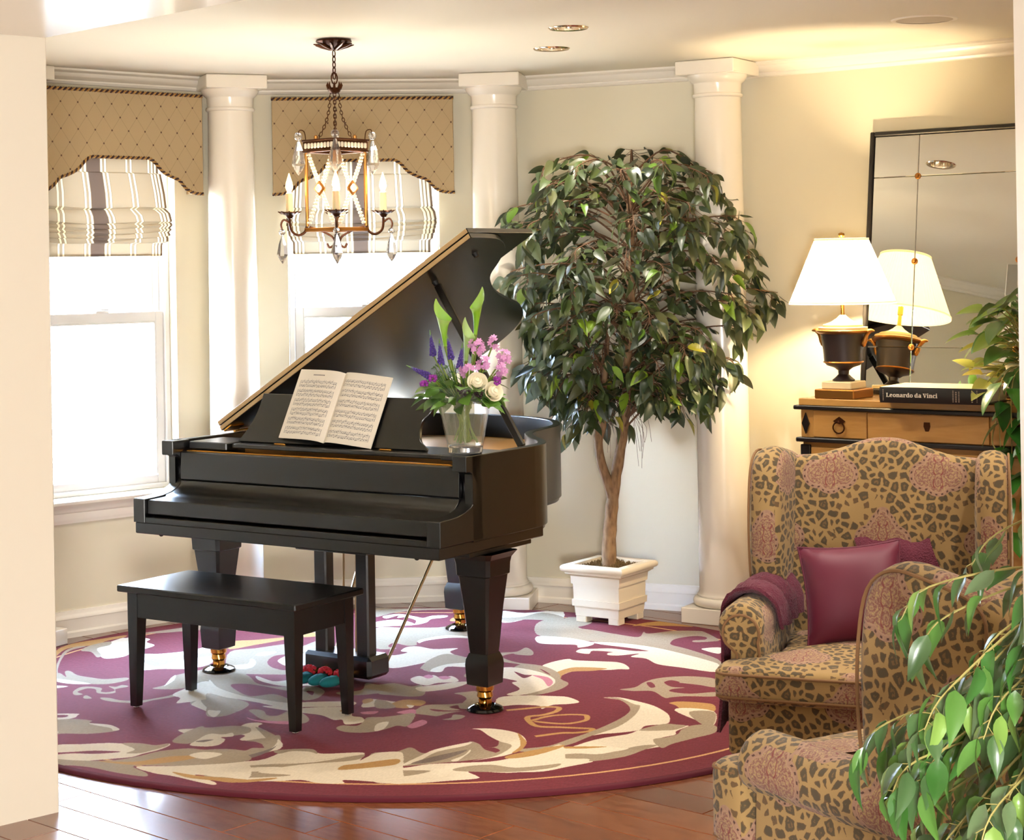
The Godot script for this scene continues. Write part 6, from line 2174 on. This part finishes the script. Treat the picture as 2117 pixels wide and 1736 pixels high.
	for k in 420:
		var x := rng.randf_range(-0.108, 0.108)
		var z := rng.randf_range(-0.108, 0.108)
		var h := 0.244 + 0.030 * exp(-(x * x + z * z) / 0.004)
		var a := rng.randf() * TAU
		var l := rng.randf_range(0.010, 0.022)
		ms.tube([Vector3(x, h - 0.006, z), Vector3(x + cos(a) * l * 0.5, h + rng.randf_range(0.002, 0.014), z + sin(a) * l * 0.5), Vector3(x + cos(a) * l, h - 0.003, z + sin(a) * l)], 0.0018, 4, false)
	part("moss", ms, M.moss, soil, 60.0).set_meta("kind", "stuff")

func square_ring(b: MB, y0: float, y1: float, a: float, c: float, caps := true) -> void:
	for s in 4:
		var rot := Basis(Vector3.UP, s * PI / 2)
		b.quad(rot * Vector3(-a, y0, a), rot * Vector3(a, y0, a), rot * Vector3(c, y1, c), rot * Vector3(-c, y1, c))
	if caps:
		b.face([Vector3(-c, y1, -c), Vector3(c, y1, -c), Vector3(c, y1, c), Vector3(-c, y1, c)], Vector3.UP)
		b.face([Vector3(-a, y0, -a), Vector3(a, y0, -a), Vector3(a, y0, a), Vector3(-a, y0, a)], Vector3.DOWN)

func make_foreground_fig() -> void:
	var at := Vector3(1.02, 0.0, -2.95)
	var t := thing("weeping_fig", "bright green leafy weeping fig in the foreground at lower right", "plant", at)
	rng.seed = 23
	var trunk := spline3([Vector3(0, 0.30, 0), Vector3(0.02, 0.7, 0.02), Vector3(-0.02, 1.0, 0), Vector3(0.0, 1.25, 0)], 5)
	part("trunk", MB.new().tube(trunk, 0.014, 8), M.bark, t, 60.0)
	part("pot", MB.new().lathe([Vector2(0, 0), Vector2(0.13, 0), Vector2(0.15, 0.02), Vector2(0.17, 0.28), Vector2(0.18, 0.30), Vector2(0.165, 0.31), Vector2(0, 0.30)], 28), M.cream_pot, t)
	var meshes := [leaf_mesh(0.082, 0.036, 0.9, 0.35, 0.30), leaf_mesh(0.074, 0.033, 0.9, 0.6, 0.35, 1.2), leaf_mesh(0.068, 0.034, 0.8, 0.2, 0.2, -1.4)]
	var spots := []
	var twigs := MB.new()
	# branches arch toward the left of the view and hang
	var n := 66
	for i in n:
		var u := (i + 0.5) / n
		var h0 := lerpf(0.60, 1.23, u) + rng.randf_range(-0.03, 0.03)
		var reach := rng.randf_range(0.30, 0.43) * (1.0 - 0.75 * pow(absf(u - 0.55) * 1.25, 2.0))
		if i % 3 == 0:
			reach *= 0.66
		var az := rng.randf_range(-0.75, 0.85)
		var st := Vector3(0, h0 - 0.06, 0)
		var d := Vector3(-cos(az), 0, sin(az))
		var mid := st + d * reach * 0.5 + Vector3.UP * rng.randf_range(0.01, 0.05)
		var tip := st + d * reach + Vector3.DOWN * rng.randf_range(0.01, 0.10)
		var pts := spline3([st, mid, tip, tip + d * 0.05 + Vector3.DOWN * 0.06], 5)
		var rr := []
		for q in pts.size():
			rr.append(lerpf(0.0030, 0.0009, float(q) / pts.size()))
		twigs.tube(pts, rr, 5, false)
		var m := int(reach * 40.0)
		for q in m:
			var w := lerpf(0.12, 1.0, (q + rng.randf() * 0.8) / m)
			var fi := w * (pts.size() - 1)
			var a: int = mini(int(fi), pts.size() - 2)
			var p: Vector3 = pts[a].lerp(pts[a + 1], fi - a)
			var dd: Vector3 = (pts[a + 1] - pts[a]).normalized()
			var lat := dd.cross(Vector3.UP).normalized() * (1.0 if q % 2 == 0 else -1.0)
			var off := (dd * 0.5 + lat + Vector3.UP * rng.randf_range(-0.3, 0.4)).normalized() * rng.randf_range(0.010, 0.020)
			twigs.tube([p, p + off], 0.0008, 4, false)
			var dir := (dd * 0.75 + lat * rng.randf_range(0.2, 0.9) + Vector3.DOWN * rng.randf_range(0.25, 1.0)).normalized()
			spots.append([Transform3D(look_basis(dir, rng.randf_range(-0.8, 0.8)).scaled_local(Vector3.ONE * rng.randf_range(0.75, 1.12)), p + off), rng.randi_range(0, 2), [0, 0, 1, 1, 2, 2, 3, 4][rng.randi_range(0, 7)]])
	place_leaves(t, spots, meshes, M.fig, Vector3(-1.3, 1.3, 4.0), 300)
	part("twigs", twigs, M.green_twig, t, 60.0).set_meta("kind", "stuff")

func make_pothos() -> void:
	var t := thing("pothos", "trailing heart-leaved pothos spilling over the right end of the chest", "plant")
	var pot := wp("w4", -2.92, 1.052, 0.29)
	t.position = pot
	part("pot", MB.new().lathe([Vector2(0, 0), Vector2(0.075, 0), Vector2(0.085, 0.01), Vector2(0.105, 0.14), Vector2(0.110, 0.15), Vector2(0.100, 0.155), Vector2(0, 0.145)], 28), M.cream_pot, t)
	rng.seed = 31
	var meshes := [heart_mesh(0.115, 0.085), heart_mesh(0.095, 0.072), heart_mesh(0.13, 0.09)]
	var spots := []
	var vines := MB.new()
	var ex = (WF["w4"].basis * Vector3.RIGHT)
	var ez = (WF["w4"].basis * Vector3.BACK)
	for i in 74:     # the mound above the pot
		var az := rng.randf() * TAU
		var r := rng.randf_range(0.05, 0.25)
		var h := rng.randf_range(0.16, 0.46) - r * 0.35
		var at := Vector3(cos(az) * r, h, sin(az) * r * 0.8)
		var dir := Vector3(cos(az), rng.randf_range(-0.7, 0.15), sin(az))
		vines.tube(spline3([Vector3(0, 0.14, 0), at * 0.5 + Vector3.UP * 0.12, at], 4), 0.0022, 5, false)
		var tone = [0, 0, 0, 1, 1, 2][rng.randi_range(0, 5)]
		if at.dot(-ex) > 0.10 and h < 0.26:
			tone = [2, 3][i % 2]  # lamp-side leaves coloured paler to carry the lamp light
		spots.append([Transform3D(look_basis(dir, rng.randf_range(-0.5, 0.5)).scaled_local(Vector3.ONE * rng.randf_range(0.8, 1.1)), at), rng.randi_range(0, 2), tone])
	for k in 16:     # low leaves toward the lamp, its light painted in as paler tones
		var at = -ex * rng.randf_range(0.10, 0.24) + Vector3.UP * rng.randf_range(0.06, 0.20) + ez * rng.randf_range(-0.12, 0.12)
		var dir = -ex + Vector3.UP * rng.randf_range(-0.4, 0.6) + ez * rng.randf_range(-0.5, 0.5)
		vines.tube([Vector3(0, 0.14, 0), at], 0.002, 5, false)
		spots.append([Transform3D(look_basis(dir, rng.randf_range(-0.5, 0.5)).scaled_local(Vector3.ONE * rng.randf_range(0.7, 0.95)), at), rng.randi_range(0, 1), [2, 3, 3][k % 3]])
	for k in 6:      # vines hanging down before the chest front
		var s := lerpf(-0.03, 0.20, k / 5.0)
		var drop = [0.50, 0.62, 0.30, 0.66, 0.45, 0.60][k]
		var a = ex * s * 0.4 + Vector3.UP * 0.16
		var e = ex * s + ez * 0.235 + Vector3.UP * 0.06
		var pts := spline3([a, e + Vector3.UP * 0.04, ex * s + ez * 0.26 + Vector3.DOWN * drop * 0.35, ex * (s + rng.randf_range(-0.03, 0.03)) + ez * 0.25 + Vector3.DOWN * drop], 6)
		vines.tube(pts, 0.0024, 5, false)
		var m := int(drop * 20.0)
		for q in m:
			var fi := (q + 0.5) / m * (pts.size() - 1)
			var i: int = mini(int(fi), pts.size() - 2)
			var p: Vector3 = pts[i].lerp(pts[i + 1], fi - i)
			var dir = (ez * rng.randf_range(0.2, 0.8) + ex * (0.8 if q % 2 == 0 else -0.8) * rng.randf_range(0.3, 1.0) + Vector3.DOWN * rng.randf_range(0.2, 0.9))
			spots.append([Transform3D(look_basis(dir, rng.randf_range(-0.4, 0.4)).scaled_local(Vector3.ONE * rng.randf_range(0.8, 1.05)), p + dir.normalized() * 0.015), rng.randi_range(0, 2), [0, 0, 1, 1, 1, 2][rng.randi_range(0, 5)]])
	# one bare vine loops toward the chair
	vines.tube(spline3([-ex * 0.05 + ez * 0.25 + Vector3.DOWN * 0.06, -ex * 0.06 + ez * 0.27 + Vector3.DOWN * 0.14, -ex * 0.03 + ez * 0.28 + Vector3.DOWN * 0.20, -ex * 0.09 + ez * 0.29 + Vector3.DOWN * 0.24], 5), 0.003, 6)
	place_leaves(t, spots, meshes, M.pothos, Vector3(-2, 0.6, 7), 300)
	part("vines", vines, M.green_twig, t, 60.0).set_meta("kind", "stuff")

# ---------------------------------------------------------------- the bouquet
func make_bouquet(base: Transform3D) -> void:
	var at := base * Vector3(1.405, 0.9635, -0.272)
	var v := thing("vase", "clear flared glass vase of water standing on the piano's right corner", "vase", at)
	part("glass", MB.new().lathe([Vector2(0.060, 0.0), Vector2(0.062, 0.004), Vector2(0.066, 0.03), Vector2(0.104, 0.236), Vector2(0.105, 0.240), Vector2(0.102, 0.240), Vector2(0.0995, 0.236), Vector2(0.063, 0.032)], 40), M.vase, v, 40.0)
	part("glass_foot", MB.new().lathe([Vector2(0, 0.0), Vector2(0.059, 0.0), Vector2(0.062, 0.004), Vector2(0.064, 0.022), Vector2(0.058, 0.028), Vector2(0, 0.028)], 40), M.crystal, v, 30.0)
	part("water", MB.new().lathe([Vector2(0, 0.034), Vector2(0.062, 0.034), Vector2(0.0895, 0.182), Vector2(0, 0.182)], 40), M.water, v, 30.0)
	rng.seed = 51
	var right := Vector3(1, 0, 0)
	# stems shown in the water
	var heads := []
	var st := MB.new()
	for k in 34:
		var a := rng.randf() * TAU
		var r := sqrt(rng.randf()) * 0.048
		var a2 := a + PI + rng.randf_range(-0.9, 0.9)
		var lo := Vector3(cos(a) * r, 0.036 + rng.randf() * 0.012, sin(a) * r)
		var hi := Vector3(cos(a2) * 0.072, 0.25, sin(a2) * 0.072) * Vector3(rng.randf_range(0.3, 1), 1, rng.randf_range(0.3, 1))
		st.tube([lo, lo.lerp(hi, 0.5), hi], rng.randf_range(0.0018, 0.0038), 6)
	tag(node("flower_stems", st.mesh(60.0), M.stem_green, self), "tangle of green flower stems standing in the vase water", "stems")
	get_node("flower_stems").position = at
	get_node("flower_stems").set_meta("kind", "stuff")
	# callas: three trumpets
	var cs := [[Vector3(-0.075, 0.46, 0.0), Vector3(-0.12, 1, 0.05), 0.150, 0, "leftmost green calla lily, broad and open, above the purple spikes"], [Vector3(0.052, 0.50, -0.01), Vector3(0.12, 1, 0.0), 0.150, 0, "tallest green calla lily, rising above all the other flowers"], [Vector3(0.012, 0.40, 0.02), Vector3(0.05, 1, 0.1), 0.135, 1, "lower pale green calla lily between its two taller neighbours"]]
	for k in 3:
		var q = cs[k]
		var o := thing("calla_lily", q[4], "flower", at, 0.0, "green calla lilies in the vase")
		var dir: Vector3 = q[1].normalized()
		var l: float = q[2]
		var f := func(u: float, w: float) -> Vector3:
			var a := w * TAU
			var lip := 0.5 + 0.5 * cos(a - (0.6 if k != 1 else 2.4))
			var y := u * l * (0.62 + 0.55 * pow(lip, 1.6))
			var r := 0.0075 + (0.024 if k == 0 else 0.018) * pow(u, 1.5)
			var flare := 1.0 + 0.45 * pow(u, 6.0) * (1.0 - lip) - 0.55 * pow(lip, 3.0) * pow(u, 3.0)
			return Vector3(cos(a) * r * flare * 0.85, y, sin(a) * r * flare)
		var b := MB.new()
		b.xf = Transform3D(look_basis(dir, 0.0, Vector3.BACK) * Basis(Vector3.RIGHT, PI / 2), q[0] - dir * l * 0.5)
		b.grid(10, 20, f)
		var tr := node("trumpet", b.mesh(60.0, false), M.calla if q[3] == 0 else M.calla_pale, o)
		part("stem", MB.new().tube(spline3([Vector3(0.01 * k, 0.16, 0), Vector3(q[0].x * 0.5, 0.28, q[0].z), q[0] - dir * l * 0.5], 4), 0.0065, 8), M.stem_green, o, 60.0)
	# purple veronica spikes
	var vs := [[Vector3(-0.112, 0.385, 0.03), Vector3(-0.12, 1, 0.0), "leftmost upright violet flower spike in the bouquet"], [Vector3(-0.082, 0.355, 0.05), Vector3(-0.05, 1, 0.1), "short violet flower spike left of the open calla"], [Vector3(-0.048, 0.372, 0.055), Vector3(-0.15, 1, 0.1), "violet flower spike in front of the open calla's throat"], [Vector3(-0.010, 0.340, 0.065), Vector3(0.14, 1, 0.1), "violet flower spike beside the lilac sprays"], [Vector3(-0.150, 0.295, 0.05), Vector3(-0.9, 0.45, 0.1), "violet flower spike leaning far out to the left"]]
	for q in vs:
		var o := thing("flower_spike", q[2], "flower", at, 0.0, "violet spikes in the vase")
		var dir: Vector3 = q[1].normalized()
		var b := MB.new()
		for i in 46:
			var u := i / 46.0
			var a := i * 2.4
			var r := 0.010 * (1.0 - u * 0.85)
			var fr := look_basis(dir, 0.0)
			b.ball(q[0] + dir * (u - 0.4) * 0.075 + fr * Vector3(cos(a) * r, sin(a) * r, 0), Vector3.ONE * (0.0055 - 0.003 * u), 5, 4)
		part("blossoms", b, M.violet, o, 70.0)
		part("stem", MB.new().tube([Vector3(q[0].x * 0.3, 0.2, q[0].z * 0.5), q[0] - dir * 0.03], 0.0025, 6), M.stem_green, o, 60.0)
		part("tip", MB.new().tube([q[0] + dir * 0.035, q[0] + dir * 0.062], [0.004, 0.001], 6), M.bouquet_leaf, o)
	# lilac stock sprays
	var ls := [[Vector3(0.050, 0.385, 0.05), "upper left lilac spray, beside the tallest calla", 24], [Vector3(0.108, 0.395, 0.03), "topmost lilac spray, right of the callas", 14], [Vector3(0.145, 0.345, 0.03), "rightmost lilac spray at the bouquet's edge", 22], [Vector3(0.070, 0.325, 0.075), "middle lilac spray just above the roses", 28], [Vector3(0.125, 0.300, 0.065), "lower right lilac spray above the right rose", 22], [Vector3(0.018, 0.305, 0.075), "lower left lilac spray touching the left rose", 18]]
	for q in ls:
		var o := thing("lilac_spray", q[1], "flower", at, 0.0, "lilac sprays in the vase")
		var b := MB.new()
		for i in q[2]:
			var d := Vector3(rng.randf_range(-1, 1), rng.randf_range(-1, 1), rng.randf_range(-0.7, 0.9))
			var c: Vector3 = q[0] + d.normalized() * rng.randf_range(0.008, 0.030) * Vector3(1, 1.1, 0.8)
			var out := (d + Vector3(0, 0.2, 0.5)).normalized()
			var fr := look_basis(out, rng.randf() * TAU)
			for pt in 5:
				var a := TAU * pt / 5.0
				var e := fr * Vector3(cos(a), sin(a), 0.25)
				var e2 := fr * Vector3(cos(a + 0.55), sin(a + 0.55), 0.1)
				var e3 := fr * Vector3(cos(a - 0.55), sin(a - 0.55), 0.1)
				b.quad(c, c + e3 * 0.0085, c + e * 0.0125, c + e2 * 0.0085)
		node("blossoms", b.mesh(30.0, false), M.lilac, o)
		part("stem", MB.new().tube([Vector3(q[0].x * 0.3, 0.2, 0.0), q[0]], 0.003, 6), M.stem_green, o, 60.0)
	# roses
	for q in [[Vector3(0.050, 0.262, 0.085), "left cream white rose at the front of the bouquet"], [Vector3(0.108, 0.226, 0.080), "right cream white rose, lower at the front of the bouquet"]]:
		var o := thing("rose", q[1], "flower", at, 0.0, "white roses in the vase")
		var dir = (q[0] - Vector3(0.03, 0.18, -0.05)).normalized()
		var fr := Transform3D(look_basis(dir, 0.0), q[0])
		var core := MB.new()
		core.xf = fr
		core.ball(Vector3(0, 0, -0.004), Vector3(0.021, 0.021, 0.019), 12, 8)
		part("bud", core, M.rose, o, 70.0)
		for ringn in 4:
			var np = [3, 4, 5, 6][ringn]
			for i in np:
				var a0 = TAU * i / np + ringn * 0.6
				var r: float = [0.009, 0.016, 0.023, 0.029][ringn]
				var f := func(u: float, w: float) -> Vector3:
					var a: float = a0 + (w - 0.5) * TAU / np * 1.5
					var open: float = [0.15, 0.35, 0.7, 1.1][ringn]
					var rr: float = r * (0.55 + 0.5 * u + open * 0.22 * u * u * u)
					var h: float = (u - 0.5) * (0.042 - 0.004 * ringn) - 0.004 * ringn - 0.006 * absf(w - 0.5) * 2.0 * u
					return Vector3(cos(a) * rr, sin(a) * rr, h)
				var b := MB.new()
				b.xf = fr
				b.grid(6, 8, f)
				node("petal", b.mesh(60.0, false), M.rose, o)
		part("stem", MB.new().tube([Vector3(q[0].x * 0.4, 0.19, 0.02), q[0] - dir * 0.02], 0.004, 6), M.stem_green, o, 60.0)
	# magenta florets
	for q in [[Vector3(-0.110, 0.275, 0.06), "larger magenta floret left of the greenery"], [Vector3(-0.142, 0.252, 0.05), "smaller magenta floret at the far left of the bouquet"], [Vector3(0.118, 0.262, 0.070), "magenta floret tucked behind the right rose"]]:
		var o := thing("magenta_floret", q[1], "flower", at, 0.0, "magenta florets in the vase")
		var b := MB.new()
		for i in 16:
			var d := Vector3(rng.randf_range(-1, 1), rng.randf_range(-1, 1), rng.randf_range(-1, 1)).normalized()
			b.ball(q[0] + d * 0.012, Vector3.ONE * 0.006, 6, 4)
		part("blossoms", b, M.magenta, o, 70.0)
		part("stem", MB.new().tube([Vector3(q[0].x * 0.3, 0.2, 0.0), q[0]], 0.0025, 6), M.stem_green, o, 60.0)
	# greenery: one spray of leaves and one of dark berries
	var g := thing("greenery", "round green leaves and fine sprigs spilling over the vase rim", "foliage", at)
	var round := leaf_mesh(0.062, 0.050, 0.1, 0.35, 0.15)
	var long := leaf_mesh(0.075, 0.030, 0.7, 0.3, 0.25)
	var sprig := MB.new()
	for i in 72:
		var a := i * 2.4
		var r := rng.randf_range(0.05, 0.135)
		var p := Vector3(cos(a) * r, rng.randf_range(0.205, 0.275) - r * 0.25, sin(a) * r * 0.8 + 0.01)
		var dir := Vector3(cos(a), rng.randf_range(-0.75, 0.5), sin(a) * 0.9)
		sprig.tube([Vector3(p.x * 0.3, 0.19, p.z * 0.3), p], 0.0018, 5, false)
		var o := node("leaf", round if i % 3 else long, M.bouquet_leaf if i % 5 else M.bouquet_dark, g)
		o.transform = Transform3D(look_basis(dir, rng.randf_range(-0.8, 0.8)).scaled_local(Vector3.ONE * rng.randf_range(0.8, 1.2)), p)
	for i in 60:
		var a := rng.randf() * TAU
		var r := rng.randf_range(0.02, 0.11)
		var p := Vector3(cos(a) * r - 0.03, rng.randf_range(0.24, 0.32), sin(a) * r * 0.8)
		sprig.tube([Vector3(p.x * 0.4, 0.2, p.z * 0.3), p], 0.0012, 4, false)
		for k in 3:
			var e := p + Vector3(rng.randf_range(-1, 1), rng.randf_range(-0.5, 1), rng.randf_range(-1, 1)) * 0.016
			sprig.tube([p, e], [0.0022, 0.0006], 4, false)
	part("sprigs", sprig, M.bouquet_dark, g, 60.0).set_meta("kind", "stuff")
	var be := thing("berry_cluster", "dark berry clusters between the leaves below the left rose", "berries", at)
	for q in [Vector3(-0.010, 0.235, 0.085), Vector3(0.018, 0.215, 0.095), Vector3(0.055, 0.220, 0.09)]:
		var b := MB.new()
		for i in 26:
			var d := Vector3(rng.randf_range(-1, 1), rng.randf_range(-1, 1), rng.randf_range(-1, 1)).normalized()
			b.ball(q + d * rng.randf_range(0.008, 0.018), Vector3.ONE * 0.0045, 6, 4)
		b.tube([Vector3(q.x * 0.3, 0.19, 0.03), q], 0.002, 5)
		part("cluster", b, M.berry, be, 70.0)

func make_rug() -> void:
	var o := thing("rug", "large oval burgundy rug with cream and taupe acanthus scrolls under the piano", "rug", Vector3(-0.448, 0.0, -7.201))
	var top := MB.new()
	var side := MB.new()
	var rings := [[0.0, 0.0162], [0.5, 0.0162], [1.0, 0.0162], [1.45, 0.0162]]
	var rim := [[0.018, 0.0160], [0.006, 0.0140], [0.0, 0.0095], [0.0, 0.001]]
	var n := 96
	var full := rug_ellipse(0.0, n)
	var e0 := rug_ellipse(0.018, n)
	for i in n:
		var k := (i + 1) % n
		for r in 4:
			var s0 := r / 4.0
			var s1 := (r + 1) / 4.0
			var q := [e0[i] * s0, e0[i] * s1, e0[k] * s1, e0[k] * s0]
			var uv := []
			for v in q:
				uv.append(v / RUG_M + Vector2(0.5, 0.5))
			top.tri(Vector3(q[0].x, 0.0162, q[0].y), Vector3(q[2].x, 0.0162, q[2].y), Vector3(q[1].x, 0.0162, q[1].y), uv[0], uv[2], uv[1])
			if r > 0:
				top.tri(Vector3(q[0].x, 0.0162, q[0].y), Vector3(q[3].x, 0.0162, q[3].y), Vector3(q[2].x, 0.0162, q[2].y), uv[0], uv[3], uv[2])
		for r in rim.size() - 1:
			var a := rug_ellipse(rim[r][0], n)
			var b := rug_ellipse(rim[r + 1][0], n)
			side.quad(Vector3(a[i].x, rim[r][1], a[i].y), Vector3(a[k].x, rim[r][1], a[k].y), Vector3(b[k].x, rim[r + 1][1], b[k].y), Vector3(b[i].x, rim[r + 1][1], b[i].y))
	var m := top.mesh(40.0, false)
	node("pile", m, M.rug, o)
	node("bound_edge", side.mesh(60.0, false), M.rug_edge, o)

const LAMP_ENERGY := 1.6
const DOWN_ENERGY := 2.3

func _ready() -> void:
	# camera: level, slightly rolled, lens shifted down
	var cam := Camera3D.new()
	cam.projection = Camera3D.PROJECTION_FRUSTUM
	cam.near = 0.05
	cam.far = 60.0
	cam.size = 2.0 * 868.0 / 3800.0 * 0.05
	cam.frustum_offset = Vector2(0, -(868.0 - 552.4) / 3800.0 * 0.05)
	put(cam, "camera", self)
	cam.position = Vector3(0, 1.63, 0)
	cam.rotation.z = -0.017
	cam.current = true
	# daylight and exposure
	var sky := ProceduralSkyMaterial.new()
	sky.sky_top_color = Color(0.66, 0.80, 0.98)
	sky.sky_horizon_color = Color(0.97, 0.98, 1.0)
	sky.ground_horizon_color = Color(0.80, 0.80, 0.78)
	sky.ground_bottom_color = Color(0.60, 0.60, 0.58)
	sky.sky_energy_multiplier = 10.0
	sky.ground_energy_multiplier = 7.0
	var env := Environment.new()
	env.background_mode = Environment.BG_SKY
	env.sky = Sky.new()
	env.sky.sky_material = sky
	env.tonemap_mode = Environment.TONE_MAPPER_LINEAR
	env.tonemap_exposure = 1.0
	env.sdfgi_enabled = true
	env.ssao_enabled = true
	env.ssil_enabled = true
	var we := WorldEnvironment.new()
	we.environment = env
	put(we, "environment", self)
	make_materials()
	M.desk = M.ebony
	M.prop = mat(Color(0.045, 0.030, 0.024), 0.3)
	M.book_jacket = mat(Color(0.86, 0.80, 0.68), 0.35)
	M.softbox = mat(Color.WHITE, 0.6)
	M.softbox.emission_enabled = true
	M.softbox.emission = Color(1.0, 0.985, 0.965)
	M.softbox.emission_energy_multiplier = 1.0
	M.down_bulb = mat(Color.WHITE, 0.5)
	M.down_bulb.emission_enabled = true
	M.down_bulb.emission = Color(1.0, 0.86, 0.66)
	M.down_bulb.emission_energy_multiplier = 6.0
	M.lamp_bulb = mat(Color.WHITE, 0.5)
	M.lamp_bulb.emission_enabled = true
	M.lamp_bulb.emission = Color(1.0, 0.85, 0.6)
	M.lamp_bulb.emission_energy_multiplier = 6.0
	unseen_front_lamp(Vector3(0.12, 1.12, 1.0), Vector3(0.3, 1.35, -7.5), Vector2(0.7, 0.7), 33.0)
	make_room()
	make_rug()
	make_piano()
	var pb: Transform3D = get_node("grand_piano").transform
	make_bench()
	make_chest()
	make_mirror()
	make_chairs()
	valance("w1", 4.268, "over the far left window")
	valance("w2", 0.224, "over the window behind the chandelier")
	roman_shade("w1", 4.215, "far left window")
	roman_shade("w2", 0.212, "window behind the chandelier")
	chandelier(Vector3(-0.700, CEIL, -7.374))
	for k in DOWN.size():
		downlight(k)
	table_lamp(Vector3(1.405, 1.0515, -7.83), -0.66)
	ceiling_speaker(Vector3(1.60, CEIL, -7.06))
	make_tree()
	make_bouquet(pb)
	make_book()
	make_pothos()
	make_foreground_fig()
